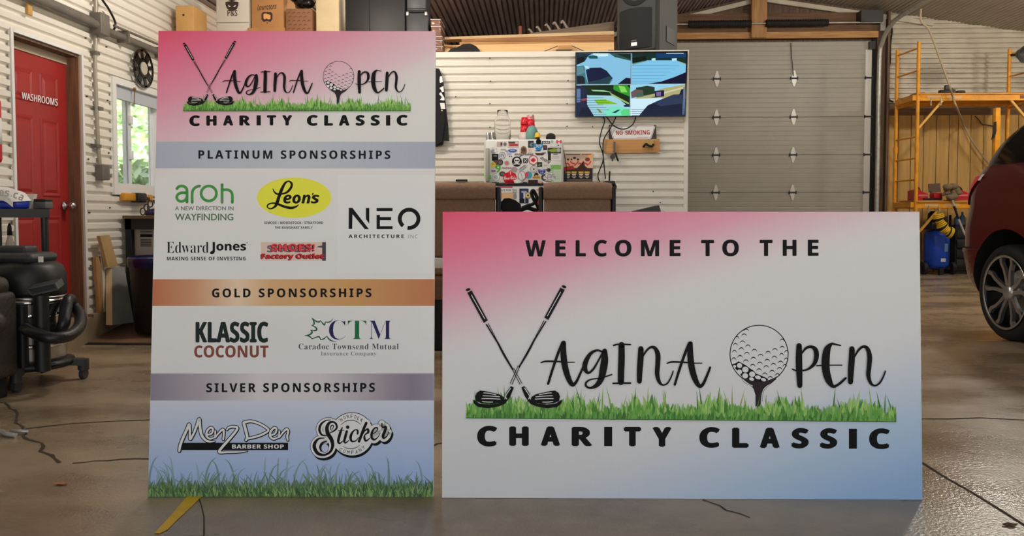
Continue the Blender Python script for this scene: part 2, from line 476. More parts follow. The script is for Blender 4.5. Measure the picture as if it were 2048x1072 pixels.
# sloping apron in front of the red door
ap = MB(); ya, yb, xa = 5.22, 5.72, -0.55
ap.add([(XL, ya, 0), (xa, ya, 0), (xa, yb, 0), (XL, yb, 0), (XL, ya, 0.012), (xa, ya, 0.012), (xa, yb, 0.085), (XL, yb, 0.085), (XL, YT, 0), (xa, YT, 0), (xa, YT, 0.085), (XL, YT, 0.085)],
       [(0, 1, 5, 4), (4, 5, 6, 7), (7, 6, 10, 11), (1, 2, 6, 5), (2, 9, 10, 6), (9, 8, 11, 10), (0, 4, 7, 3), (3, 7, 11, 8), (0, 3, 2, 1), (3, 8, 9, 2)])
apron = structure(ap, 'floor_apron', mat('stained_apron', (120, 94, 72), 0.6, var=0.35, vscale=3, bump=0.3, bscale=14))
MB().box((XL + 0.002, ya - 0.03, 0.0006), (xa, ya, 0.006)).build('expansion_joint', black_matte, apron)

# left wall with its door and window -------------------------------------------------
dz0, dz1 = 0.198, 2.016
dy0, dy1 = onx(20, 60, XL).y, onx(158, 112, XL).y
wy0, wy1, wz0, wz1 = 5.70, 6.46, 1.075, 1.915
zt = roof_z(XL) + 0.02
wl = MB()
def lw(y0, y1, z0, z1): corrugated(wl, (XL, y0, z0), (0, 1, 0), y1 - y0, (0, 0, 1), z1 - z0, (1, 0, 0), phase=z0 + 0.012)
lw(YF, dy0, dz0, zt); lw(dy0, dy1, dz1, zt); lw(dy1, wy0, dz0, zt); lw(wy0, wy1, dz0, wz0); lw(wy0, wy1, wz1, zt); lw(wy1, YR, dz0, zt)
wall_left = structure(wl, 'wall_left', white_steel)
cb = MB().box((XL - 0.25, YF, -0.1), (XL + 0.065, dy0, dz0)).box((XL - 0.25, dy1, -0.1), (XL + 0.065, YT, dz0)).box((XL - 0.25, dy0, -0.1), (XL + 0.065, dy1, dz0 - 0.02))
structure(cb, 'baseboard_left', mat('foundation_concrete', (150, 132, 104), 0.85, var=0.25, vscale=5, bump=0.3, bscale=20))
sh = MB().box((XL - 0.30, YF, 0), (XL - 0.24, dy0 - 0.02, zt)).box((XL - 0.30, dy1 + 0.02, 0), (XL - 0.24, wy0, zt)).box((XL - 0.30, wy1 + 0.7, 0), (XL - 0.24, YR, zt)).box((XL - 0.3, wy0, 0), (XL - 0.24, wy1 + 0.7, wz0 - 0.1)).box((XL - 0.3, wy0, wz1 + 0.15), (XL - 0.24, wy1 + 0.7, zt)).box((XL - 0.3, dy0 - 0.02, dz1 + .02), (XL - 0.24, dy1 + 0.02, zt)).box((XL - 0.5, dy0 - 0.1, 0), (XL - 0.45, dy1 + 0.1, 2.2))
structure(sh, 'wall_left_sheathing', wood_old)
# screws of the siding
sc = MB()
for i in range(5):
    for yy in (2.4, 3.6, 4.3, 5.36, 5.62):
        z = 0.5 + i * 0.42 + rng.uniform(-.05, .05)
        if yy > 4.45 and yy < 5.3 and z < 2.05: continue
        sc.cyl((XL + 0.008, yy, z), (XL + 0.019, yy, z), 0.006, n=8)
sc.build('siding_screw', dark_grey, wall_left)
dcase = bpy.data.objects.new('door_1', None); COL.objects.link(dcase); dcase['kind'] = 'structure'; ORG['door_1'] = Vector((0, 0, 0))
XD = ony(137, 400, dy1 - 0.02).x
lf = MB(); th = 0.045
lf.box((XD - th, dy0 + 0.02, dz0), (XD, dy1 - 0.02, dz1 - 0.07))
leaf = lf.build('door_leaf', red_paint, dcase)
# six pressed panels: outline located on the door plane
def dyz(x, y): p = onx(x, y, XD); return p.y, p.z
dw = dy1 - dy0 - 0.04; dh = dz1 - 0.07 - dz0
for (u0, u1) in ((0.14, 0.46), (0.56, 0.86)):
    for (v0, v1) in ((0.055, 0.40), (0.47, 0.77), (0.82, 0.94)):
        y0, y1 = dy0 + 0.02 + u0 * dw, dy0 + 0.02 + u1 * dw; z0, z1 = dz0 + v0 * dh, dz0 + v1 * dh
        pm = MB()
        pr = [(0, 0.001), (0.012, 0.007), (0.03, 0.002), (0.05, 0.009)]
        vs = []
        for ins, h in pr: vs += [(XD + h, y0 + ins, z0 + ins), (XD + h, y1 - ins, z0 + ins), (XD + h, y1 - ins, z1 - ins), (XD + h, y0 + ins, z1 - ins)]
        fs = [(4 * i + j, 4 * i + (j + 1) % 4, 4 * i + 4 + (j + 1) % 4, 4 * i + 4 + j) for i in range(3) for j in range(4)] + [(12, 13, 14, 15)]
        pm.add(vs, fs); pm.build('door_panel', red_paint, leaf)
kp = onx(141, 412, XD)
kn = MB(); kc = Vector((XD + 0.005, dy1 - 0.075, kp.z))
kn.lathe([(0.0, 0), (0.032, 0), (0.032, 0.008), (0.012, 0.014), (0.011, 0.035), (0.024, 0.045), (0.029, 0.06), (0.022, 0.074), (0, 0.078)], kc, 20, (1, 0, 0))
kn.build('door_knob', steel, leaf, label='chrome door knob')
# frame: header and jambs of bare wood, thin white edge trim
jb = MB().box((XL - 0.2, dy1 - 0.02, dz0), (XL + 0.004, dy1, dz1)); jb.build('door_jamb', wood_jamb, dcase)
MB().box((XL - 0.2, dy0, dz0), (XL + 0.004, dy0 + 0.02, dz1)).build('door_jamb', wood_jamb, dcase)
MB().box((XL - 0.2, dy0 + .02, dz1 - 0.02), (XL + 0.004, dy1 - .02, dz1)).build('door_header', wood_old, dcase)
MB().box((XD - 0.04, dy0 + .02, dz1 - 0.07), (XD + 0.01, dy1 - .02, dz1 - 0.02)).build('door_stop', mat('pale_stop', (190, 174, 150), 0.6), dcase)
tr = MB().box((XL - 0.002, dy0 - 0.02, dz0), (XL + 0.02, dy0 + 0.002, dz1 + 0.02)); tr.build('edge_trim', white_plastic, dcase)
MB().box((XL - 0.002, dy1 - 0.002, dz0 - 0.02), (XL + 0.02, dy1 + 0.022, dz1 + 0.02)).build('edge_trim', white_plastic, dcase)
MB().box((XL - 0.002, dy0, dz1 - 0.002), (XL + 0.02, dy1, dz1 + 0.02)).build('edge_trim', white_plastic, dcase)
a = Art(lambda x, y: onx(x, y, XD + 0.0), (1, 0, 0), 0.012)
a.text('WASHROOMS', (40, 184, 112, 198), ink(215, 205, 200), 'light', 0.012, 1.06, dy=14)
a.build('door_lettering', leaf, 'white word WASHROOMS')

win = bpy.data.objects.new('window_1', None); COL.objects.link(win); win['kind'] = 'structure'; ORG['window_1'] = Vector((0, 0, 0))
def wframe(y0, y1, z0, z1, x0, x1, w, name, m, wb=None):
    wb = wb or w
    return MB().box((x0, y0, z0), (x1, y0 + w, z1)).box((x0, y1 - w, z0), (x1, y1, z1)).box((x0, y0 + w, z1 - w), (x1, y1 - w, z1)).box((x0, y0 + w, z0), (x1, y1 - w, z0 + wb)).build(name, m, win)
wframe(wy0 - 0.0, wy1, wz0, wz1, XL - 0.10, XL + 0.016, 0.028, 'window_casing', white_plastic)
wframe(wy0 - 0.025, wy1 + 0.02, wz0 - 0.02, wz1 + 0.025, XL + 0.002, XL + 0.024, 0.05, 'window_trim', white_plastic, 0.085)
MB().box((XL - 0.035, wy0 + .028, wz1 - 0.125), (XL - 0.005, wy1 - .028, wz1 - 0.03)).build('blind_headrail', mat('grey_headrail', (190, 196, 205), 0.5), win)
ym = 6.02
for nm, y0, y1, xx in (('window_sash', wy0 + 0.028, ym + 0.02, XL - 0.055), ('window_sash', ym - 0.02, wy1 - 0.028, XL - 0.080)):
    s = wframe(y0, y1, wz0 + 0.028, wz1 - 0.03, xx - 0.014, xx + 0.014, 0.035, nm, vinyl, 0.045)
    MB().box((xx - 0.003, y0 + .035, wz0 + 0.07), (xx + 0.003, y1 - .035, wz1 - 0.06)).build('window_pane', glass, win)
for z in (1.34, 1.62):
    MB().rbox((XL - 0.042, ym - 0.02, z), (XL - 0.02, ym + 0.02, z + 0.07), 0.006).build('sash_latch', white_plastic, win)

# television wall, partition, rear wall ---------------------------------------------
XE = ony(1371, 200, YT).x
wb_ = MB(); corrugated(wb_, (XL, YT, 0), (1, 0, 0), XE - XL, (0, 0, 1), TOP - 0.02, (0, -1, 0), phase=0.02)
wall_back = structure(wb_, 'wall_back', white_steel)
MB().box((XL, YT - 0.024, TOP - 0.035), (XE, YT - 0.012, TOP)).box((XL, YT - 0.024, TOP), (XE, YT + 0.1, TOP + 0.012)).build('wall_cap', white_steel, wall_back)
MB().box((XE - 0.012, YT - 0.026, 0), (XE + 0.022, YT + 0.05, TOP + 0.012)).build('corner_trim', white_steel, wall_back)
sc = MB()
for x, y in ((980, 117), (981, 163), (1136, 162), (980, 208), (1134, 208), (980, 255), (1134, 253), (1320, 405), (1306, 383), (1185, 254), (912, 194)):
    p = ony(x, y, YT); sc.cyl((p.x, YT - 0.018, p.z), (p.x, YT - 0.006, p.z), 0.006, n=8)
sc.build('siding_screw', dark_grey, wall_back)
structure(MB().box((XE - 0.02, YT + 0.05, 0), (XE + 0.02, YR, TOP)), 'wall_partition', wood_old)
structure(MB().box((XL, YT + 0.02, TOP - 0.14), (XE, 9.2, TOP - 0.002)).box((XL, 6.5, TOP - .04), (-1.25, YT + .02, TOP - .002)), 'floor_loft', ply)
# rear wall: corrugated upper part, grooved boards below, timber frame round the big door
gx0, gx1 = 1.5, 5.26
gz1 = ony(1560, 84, YR).z
xj = ony(1772, 200, YR).x; zs = ony(1800, 206, YR).z
rw = MB(); corrugated(rw, (xj, YR, zs), (1, 0, 0), XR - xj, (0, 0, 1), roof_z(xj) - zs + 0.1, (0, -1, 0), amp=0.017, pitch=0.079)
wall_rear = structure(rw, 'wall_rear', rear_steel)
MB().box((xj - 0.02, YR - 0.03, zs - 0.02), (xj + 0.025, YR, roof_z(xj))).build('corner_trim', rear_steel, wall_rear)
x = xj
while x < XR:
    w = 0.2 if rng.random() < .7 else 0.14
    MB().box((x + 0.006, YR - 0.012 - rng.random() * .004, 0), (min(x + w, XR) - 0.006, YR + 0.02, zs - 0.2)).build('panel_board', wood_tan, wall_rear); x += w
MB().box((xj, YR + 0.01, 0), (XR, YR + 0.03, zs)).build('panel_backing', wood_brown, wall_rear)
MB().box((xj, YR - 0.02, zs - 0.2), (XR, YR + 0.01, zs - 0.02)).build('ledger_board', wood_brown, wall_rear)  # brown ledger, its dark tone also holds shade from the scaffold deck
structure(MB().box((XL, YR + 0.03, 0), (XR, YR + 0.25, 4.6)), 'wall_rear_backing', wood_old)
pj0 = ony(1747, 200, YR).x
for i, (u0, u1, d) in enumerate(((0, .42, .10), (.42, .78, .06), (.78, 1, .13))):
    MB().box((pj0 + (xj - pj0) * u0, YR - d, 0), (pj0 + (xj - pj0) * u1 - 0.006, YR + 0.03, roof_z(xj) - 0.02)).build('jamb_board', wood_old, wall_rear)
zb = ony(1560, 29, YR).z
MB().box((gx0 - 0.3, YR - 0.10, gz1 + 0.04), (pj0, YR + 0.03, zb - 0.002)).build('header_board', wood_brown, wall_rear)
MB().box((gx0 - 0.3, YR - 0.14, gz1 + 0.03), (pj0, YR - 0.10, gz1 + 0.13)).build('header_board', wood_pine, wall_rear)
p0, p1 = ony(1497, 30, YR), ony(1527, 30, YR)
MB().box((p0.x, YR - 0.2, gz1 + 0.03), (p1.x, YR - 0.14, 4.6)).build('spring_post', wood_pine_y, wall_rear)
for xx0, xx1 in ((-1.0, RIDGE_X), (RIDGE_X, 6.2)):
    MB().bar((xx0, YR - 0.04, roof_z(xx0) - 0.10), (xx1, YR - 0.04, roof_z(xx1) - 0.10), 0.05, 0.07, (0, 0, 1)).build('gable_trim', rear_steel, wall_rear)
# roof
rf = MB(); ls = math.hypot(RIDGE_X - XL + .3, 0.23 * (RIDGE_X - XL + .3)); d = Vector((1, 0, 0.23)).normalized(); n = Vector((0.23, 0, -1)).normalized()
corrugated(rf, (XL - .3, YF, roof_z(XL - .3)), (0, 1, 0), YR - YF + .3, d, ls, n, amp=0.012)
structure(rf, 'ceiling_left', roof_dark)
rf = MB(); d = Vector((1, 0, -0.155)).normalized(); n = Vector((-0.155, 0, -1)).normalized()
corrugated(rf, (RIDGE_X, YF, RIDGE_Z), (0, 1, 0), YR - YF + .3, d, (XR + .3 - RIDGE_X) / d.x, n, amp=0.009)
structure(rf, 'ceiling_right', roof_light)
structure(MB().box((XL - .3, YF, 4.55), (XR + .3, YR + .3, 4.6)), 'roof_cover', roof_dark)
wr = MB(); corrugated(wr, (XR, YF, 0), (0, 1, 0), YR - YF, (0, 0, 1), 3.7, (-1, 0, 0)); structure(wr, 'wall_right', rear_steel)
structure(MB().box((XR + .02, YF, 0), (XR + .1, YR, 4.6)), 'wall_right_sheathing', wood_old)
# front wall with its open doorways (behind the camera)
fw_ = MB()
for x0, x1, z0 in ((XL, -2.7, 0), (-2.7, 1.6, 2.9), (1.6, 2.4, 0), (2.4, 6.6, 2.9), (6.6, XR, 0)): fw_.box((x0, YF - .1, z0), (x1, YF, 4.6))
structure(fw_, 'wall_front', rear_steel)
gm = mat('gravel', (168, 160, 146), 0.9, var=0.3, vscale=30)
structure(MB().box((-40, -40, -0.35), (40, YF - .3, -0.2)), 'ground', gm)
structure(MB().box((-60, YF - .3, -0.35), (XL - .31, 50, -0.2)), 'ground_lawn', mat('grass_ground', (118, 128, 84), 0.95, var=0.3, vscale=4))

# the sectional door in the rear wall --------------------------------------------------
g = bpy.data.objects.new('door_2', None); COL.objects.link(g); g['kind'] = 'structure'; ORG['door_2'] = Vector((0, 0, 0))
gpaint = mat('grey_door_steel', (172, 168, 158), 0.45, var=0.05, vscale=4)
zr = [gz1] + [ony(1585, y, YR).z for y in (157.5, 234.5, 310, 385)]
zr += [zr[-1] - 0.625, zr[-1] - 1.25]; zr = [z for z in zr if z > 0.05] + [0.0]
for i in range(len(zr) - 1):
    mb = MB(); z1, z0 = zr[i] - 0.0012, zr[i + 1] + 0.0012; k = 8; vs = []; fs = []
    st = (z1 - z0) / k; prof = []
    for j in range(k):
        prof += [(z0 + j * st, -.003 if j else .001), (z0 + j * st + 0.008, -0.006), (z0 + j * st + st - 0.008, -0.006)]
    prof.append((z1, .001))
    for z, dd in prof: vs += [(gx0, YR - 0.02 + dd, z), (gx1, YR - 0.02 + dd, z)]
    for j in range(len(prof) - 1): fs.append((2 * j, 2 * j + 1, 2 * j + 3, 2 * j + 2))
    nv = len(vs); vs += [(gx0, YR + 0.02, z0), (gx1, YR + .02, z0), (gx1, YR + .02, z1), (gx0, YR + .02, z1)]
    fs.append((nv, nv + 1, nv + 2, nv + 3)); mb.add(vs, fs); mb.build('door_section', gpaint, g)
hm = None
for row in range(4):
    for col, px in enumerate((1434, 1587.5, 1737)):
        p = ony(px - (157 - 157) - row * 1.2, 157.5, YR); x, z = p.x, zr[row + 1]
        x = ony((1433, 1587, 0)[col], 157, YR).x if col < 2 else gx1 - .045
        mb = MB(); w = 0.042; h = 0.125
        mb.prism([(x - .012, YR - .03, z + h), (x + .012, YR - .03, z + h), (x + w, YR - .03, z + .02), (x + w, YR - .03, z - .02), (x + .012, YR - .03, z - h), (x - .012, YR - .03, z - h), (x - w, YR - .03, z - .02), (x - w, YR - .03, z + .02)], (0, -.008, 0))
        h_ = mb.build('hinge', mat('hinge_zinc', (222, 222, 216), .4, .15), g)
        MB().cyl((x - .06, YR - .045, z), (x + .06, YR - .045, z), 0.013, n=10).box((x - .06, YR - .052, z - .025), (x - .046, YR - .028, z + .025)).box((x + .046, YR - .052, z - .025), (x + .06, YR - .028, z + .025)).build('hinge_pin', dark_grey, h_)
MB().box((gx1 - 0.10, YR - 0.034, 0.0), (gx1 + 0.0, YR - 0.026, zr[0] - 0.14)).build('end_stile', mat('bright_galvanised', (225, 225, 220), 0.35, 0.4), g)
MB().box((gx1 - 0.06, YR - 0.09, gz1 - 0.14), (gx1 + 0.03, YR - 0.03, gz1 - 0.02)).build('top_bracket', dark_grey, g)
MB().box((gx1 + 0.002, YR - .05, 0), (pj0 + .01, YR + .02, gz1 + .02)).build('door_seal', black_matte, g)
xt = gx1 + 0.075
tk = [Vector((xt, YR - 0.14, 0.0)), Vector((xt, YR - 0.14, 2.0)), Vector((xt, YR - 0.14, 3.35)), Vector((xt + .005, YR - 0.22, 3.62)), Vector((xt + .01, YR - 0.45, 3.8)), Vector((xt + .01, YR - 0.9, 3.88)), Vector((xt + .01, YR - 2.5, 3.92)), Vector((xt + .01, YR - 4.6, 3.96))]
MB().tube(tk, 0.035, 8).build('door_track', galv, g)
MB().box((xt - .02, YR - .2, zb - .32), (xt + .06, YR - .1, zb - .1)).build('track_bracket', steel, g)
MB().box((xt - .36, YR - .3, zb - .20), (xt - .02, YR - .1, zb - .02)).build('cable_drum', dark_grey, g)
# torsion springs on their shaft
zsf = ony(1430, 49, YR - 0.2).z
MB().cyl((gx0, YR - 0.24, zsf), (xt, YR - 0.24, zsf), 0.013, n=10).build('spring_shaft', galv, g)
for a0, a1 in ((1376, 1503), (1531, 1657)):
    x0, x1 = ony(a0, 47, YR - .24).x, ony(a1, 47, YR - .24).x
    mb = MB(); pts = []; N = 26
    prof = [(0.0, 0)]
    for i in range(N): prof += [(0.052, (i + .2) * (x1 - x0) / N), (0.06, (i + .5) * (x1 - x0) / N), (0.052, (i + .8) * (x1 - x0) / N)]
    prof.append((0, x1 - x0)); mb.lathe(prof, (x0, YR - .24, zsf), 12, (1, 0, 0)); mb.build('torsion_spring', black_matte, g)
MB().tube([ony(1582, 86, YR - .05), ony(1583, 110, YR - .05), ony(1585, 130, YR - .06), ony(1587, 152, YR - .05)], 0.006, 6).build('pull_cord', dark_grey, g)

# ------------------------------------------------------------------ the two printed boards
def print_base(name, nodes):
    """printed ground: nodes = list of (vector (a,b,c) in board metres, [(pos, rgb or rgba)]) ; first is base, later ones laid over by their alpha"""
    m = bpy.data.materials.new(name); m.use_nodes = True; nt = m.node_tree; b = nt.nodes['Principled BSDF']
    b.inputs['Roughness'].default_value = 0.5; b.inputs['Specular IOR Level'].default_value = 0.3
    tc = nt.nodes.new('ShaderNodeTexCoord'); last = None
    for (a_, b_, c_), stops in nodes:
        vm = nt.nodes.new('ShaderNodeVectorMath'); vm.operation = 'DOT_PRODUCT'
        vm.inputs[1].default_value = (a_, b_, 0); nt.links.new(tc.outputs['Object'], vm.inputs[0])
        ad = nt.nodes.new('ShaderNodeMath'); ad.operation = 'ADD'; ad.inputs[1].default_value = c_
        nt.links.new(vm.outputs['Value'], ad.inputs[0])
        r = nt.nodes.new('ShaderNodeValToRGB'); els = r.color_ramp.elements
        for i, st in enumerate(stops):
            e = els[i] if i < 2 else els.new(st[0])
            e.position = st[0]
            col = st[1]; e.color = [min(.9, lin(v) / PRINT_LIGHT) for v in col[:3]] + [col[3] if len(col) > 3 else 1]
        nt.links.new(ad.outputs[0], r.inputs[0])
        if last is None: last = r.outputs[0]
        else:
            mx = nt.nodes.new('ShaderNodeMix'); mx.data_type = 'RGBA'
            nt.links.new(r.outputs['Alpha'], mx.inputs[0]); nt.links.new(last, mx.inputs[6]); nt.links.new(r.outputs[0], mx.inputs[7]); last = mx.outputs[2]
    nt.links.new(last, b.inputs['Base Color'])
    w = nt.nodes.new('ShaderNodeTexWave'); w.inputs['Scale'].default_value = 60; w.inputs['Distortion'].default_value = .3
    nt.links.new(tc.outputs['Object'], w.inputs['Vector'])
    bp = nt.nodes.new('ShaderNodeBump'); bp.inputs['Strength'].default_value = .06; bp.inputs['Distance'].default_value = .001
    nt.links.new(w.outputs['Fac'], bp.inputs['Height']); nt.links.new(bp.outputs[0], b.inputs['Normal'])
    return m
class Board:
    def __init__(s, name, label, c, lean, face):
        bl, br = onz(*c[0]), onz(*c[1])
        s.u = (br - bl).normalized(); s.W = (br - bl).length; s.o = bl
        back = Vector((-s.u.y, s.u.x, 0)); s.v = Vector((0, 0, math.cos(R(lean)))) + back * math.sin(R(lean)); s.n = s.u.cross(s.v)
        tl = s.loc(*c[3]); tr_ = s.loc(*c[2]); s.H = (tl.y + tr_.y) / 2
        s.e = bpy.data.objects.new(name, None); COL.objects.link(s.e); s.e.empty_display_size = .1
        s.e.matrix_world = Matrix((( s.u.x, s.v.x, s.n.x, bl.x), (s.u.y, s.v.y, s.n.y, bl.y), (s.u.z, s.v.z, s.n.z, bl.z), (0, 0, 0, 1)))
        ORG[s.e.name] = Vector((0, 0, 0))
        tag(s.e, label, 'sign')
        MB().box((0, 0.0008, -0.010), (s.W, s.H, -0.0002)).build('board', mat('white_board_core', (238, 238, 236), .5), s.e)
        mb = MB(); mb.poly([(0, 0.0008, 0), (s.W, 0.0008, 0), (s.W, s.H, 0), (0, s.H, 0)]); mb.build('printed_face', face, s.e, fix=False)
        # cardboard strut behind
        t = math.sin(R(lean)); hh = s.H * 0.55
        zf = -hh * math.cos(R(lean)) * math.tan(R(lean)) - 0.30
        foot = Vector((0, 0, 0))
        P = lambda x, p: Vector((x, p.dot(s.v), p.dot(s.n)))
        bk = s.u.cross(Vector((0, 0, 1))).normalized() * -1
        top = s.v * hh - s.n * 0.012; ft = Vector((0, 0, 0.004)) + back * (top.dot(back) + 0.32)
        x0 = s.W / 2
        mb = MB(); mb.prism([P(x0, top), P(x0, ft), P(x0, ft - back * .06), P(x0, top - s.v * .45)], (0.012, 0, 0)); mb.build('back_strut', card, s.e)
    def loc(s, x, y):
        q = onpl(x, y, s.o, s.n) - s.o
        return Vector((q.dot(s.u), q.dot(s.v), 0))
    def art(s): return Art(s.loc, (0, 0, 1))

GREEN = [ink(88, 140, 62), ink(112, 158, 78), ink(70, 118, 52), ink(134, 172, 92), ink(98, 148, 74), ink(60, 100, 50), ink(150, 180, 110)]
BLK = ink(10, 10, 11)
WHT = ink(188, 189, 190)
WHT2 = ink(205, 206, 208)
def blade(a, x, yb, w, h, lean, m, curl=0.0, x0=-1e9, x1=1e9):
    cl = lambda v: min(max(v, x0), x1)
    a.put([(cl(x - w / 2), yb), (cl(x + w / 2), yb), (cl(x + w * .38 + lean * .42), yb - h * .55), (cl(x + lean + curl), yb - h), (cl(x - w * .38 + lean * .42), yb - h * .55)], [(0, 1, 2, 4), (4, 2, 3)], m)
def grass_strip(a, seed):
    """the printed turf under the title, in the big board's picture coordinates"""
    g = random.Random(seed); X0, X1 = 932, 1791; yb = lambda x: 836.0 + (x - 932) * .0088
    old = a.o; a.at()
    for i in range(46):                                  # long thin single stalks
        x = g.uniform(X0 + 3, X1 - 3); h = g.uniform(46, 72); blade(a, x, yb(x), 4, h, g.uniform(-16, 16), g.choice([GREEN[2], GREEN[5], GREEN[1], ink(140, 150, 90)]), 0, X0, X1)
    x = X0
    while x < X1:
        lump = 0.75 + 0.25 * math.sin(x * .045) + 0.12 * math.sin(x * .17)
        h = g.uniform(28, 56) * lump; blade(a, x, yb(x), g.uniform(7, 12), h, g.uniform(-9, 9), g.choice(GREEN[:5] + [GREEN[3], GREEN[6]]), g.uniform(-3, 3), X0, X1); x += 1.5
    a.poly([(X0, yb(X0)), (X1, yb(X1)), (X1, yb(X1) - 12), (X0, yb(X0) - 12)], GREEN[0])
    x = X0
    while x < X1:
        blade(a, x, yb(x), g.uniform(6, 10), g.uniform(14, 36), g.uniform(-7, 7), g.choice(GREEN[:5]), 0, X0, X1); x += 2.2
    x = X0
    while x < X1:
        blade(a, x, yb(x), g.uniform(4, 7), g.uniform(8, 20), g.uniform(-4, 4), g.choice([GREEN[2], GREEN[5], GREEN[4], GREEN[0]]), 0, X0, X1); x += 2.6
    a.poly([(X0, yb(X0)), (X1, yb(X1)), (X1, yb(X1) - 1.6), (X0, yb(X0) - 1.6)], ink(58, 92, 50))
    a.at(*old)
def club_emblem(a):
    a.at(920, 560, 3.827)
    for mx, q in ((lambda x: x, 0), (None, 1)):
        pass
    # left-leaning club (its head lies on the right)
    def head(f):
        a.poly([(f(x), y) for x, y in ((390, 810), (412, 822), (385, 890), (345, 945), (300, 965), (215, 980), (140, 970), (108, 944), (100, 915), (112, 918), (150, 945), (220, 952), (290, 944), (330, 925), (352, 905), (346, 882), (352, 862))], BLK)
        a.poly([(f(x), y) for x, y in ((117, 890), (128, 862), (155, 844), (190, 848), (300, 872), (335, 893), (341, 914), (322, 935), (250, 947), (165, 941), (125, 925))], BLK)
        for L in (((182, 862), (225, 866), (275, 877)), ((176, 884), (230, 886), (302, 892)), ((168, 906), (230, 906), (306, 910)), ((172, 928), (210, 932), (250, 932))): a.line([(f(x), y) for x, y in L], 6, WHT2)
        a.line([(f(x), y) for x, y in ((388, 826), (352, 882), (357, 908))], 6, WHT2)
    def shaft(f, dy):
        a.poly([(f(x), y + dy) for x, y in ((57, 97), (90, 80), (213, 308), (183, 328))], BLK)
        a.line([(f(88), 114 + dy), (f(190), 296 + dy)], 5, WHT2)
        a.ell(f(62), 73 + dy, 18, 10, BLK, -.35 if f(1) > f(0) else .35)
        a.line([(f(203), 340 + dy), (f(292), 486 + dy)], 10, BLK); a.line([(f(217), 333 + dy), (f(295), 484 + dy)], 5, BLK)
        a.stroke([(f(288), 476 + dy, 13), (f(340), 575 + dy, 16), (f(405), 685 + dy, 12)], BLK)
        a.line([(f(399), 680 + dy), (f(459), 796), ], 5, BLK); a.line([(f(413), 676 + dy), (f(474), 790)], 5, BLK)
    shaft(lambda x: x, 0)
    shaft(lambda x: 858 - x, -22)
    head(lambda x: x); head(lambda x: 882 - x)
def title(a):
    a.at(1060, 660, 5.389)
    A1 = [[(352, 132, 30), (300, 255, 28), (240, 430, 26), (195, 577, 24)], [(362, 137, 46), (360, 260, 62), (378, 400, 62), (415, 520, 54), (455, 586, 42), (495, 560, 28), (535, 480, 24), (580, 375, 18)], [(118, 350, 12), (170, 336, 18), (300, 338, 18), (400, 346, 12), (478, 346, 10)]]
    S = A1 + [[(x + 1363, y + 8, w) for x, y, w in A1[0]], [(1727, 143, 44), (1725, 270, 62), (1740, 400, 64), (1770, 510, 58), (1815, 595, 42), (1855, 590, 32), (1900, 500, 26), (1938, 402, 22)], [(1475, 358, 12), (1530, 342, 18), (1650, 346, 16), (1760, 355, 12), (1850, 355, 10)],
      [(775, 232, 20), (720, 217, 22), (650, 255, 35), (600, 340, 50), (590, 410, 48), (625, 460, 26), (680, 420, 22), (740, 320, 18), (775, 250, 16)],
      [(803, 225, 50), (803, 320, 72), (788, 420, 75), (765, 520, 62), (720, 590, 46), (650, 622, 22), (603, 600, 22), (607, 560, 20), (660, 530, 14), (760, 516, 12), (830, 495, 14), (880, 478, 14)],
      [(900, 165, 18), (940, 153, 16), (1000, 153, 16), (1080, 156, 16)], [(985, 160, 62), (985, 300, 66), (980, 440, 66), (978, 560, 62)], [(893, 573, 16), (985, 570, 18), (1080, 570, 18)],
      [(1193, 200, 54), (1190, 300, 62), (1180, 440, 58), (1177, 550, 50)], [(1212, 290, 14), (1250, 225, 20), (1300, 184, 24), (1345, 195, 36), (1375, 260, 50), (1375, 360, 50), (1368, 470, 46), (1390, 555, 34), (1430, 590, 18), (1480, 570, 16), (1520, 500, 14), (1540, 440, 12)]]
    for st in S: a.stroke(st, BLK, kw=1.06)
    a.at(1440, 630, 4.872)
    for st in ([(766, 298, 48), (765, 420, 58), (768, 560, 56), (773, 685, 46)], [(790, 375, 14), (830, 325, 22), (880, 308, 26), (925, 335, 40), (935, 400, 44), (915, 470, 34), (860, 522, 20), (800, 540, 14), (740, 540, 12), (703, 527, 14)],
               [(1170, 296, 12), (1120, 285, 16), (1080, 282, 26), (1040, 335, 60), (1025, 430, 72), (1028, 540, 70), (1055, 635, 60), (1095, 692, 30), (1140, 680, 22), (1185, 645, 22), (1220, 612, 18)], [(938, 492, 12), (1010, 488, 12), (1100, 487, 10), (1182, 487, 10)],
               [(1280, 328, 48), (1278, 430, 56), (1270, 550, 54), (1266, 650, 46)], [(1305, 405, 14), (1345, 340, 20), (1390, 307, 24), (1430, 325, 34), (1452, 400, 44), (1447, 500, 42), (1440, 590, 38), (1465, 663, 26), (1505, 686, 16), (1550, 660, 16), (1585, 600, 14), (1605, 545, 12)]): a.stroke(st, BLK, kw=1.08)
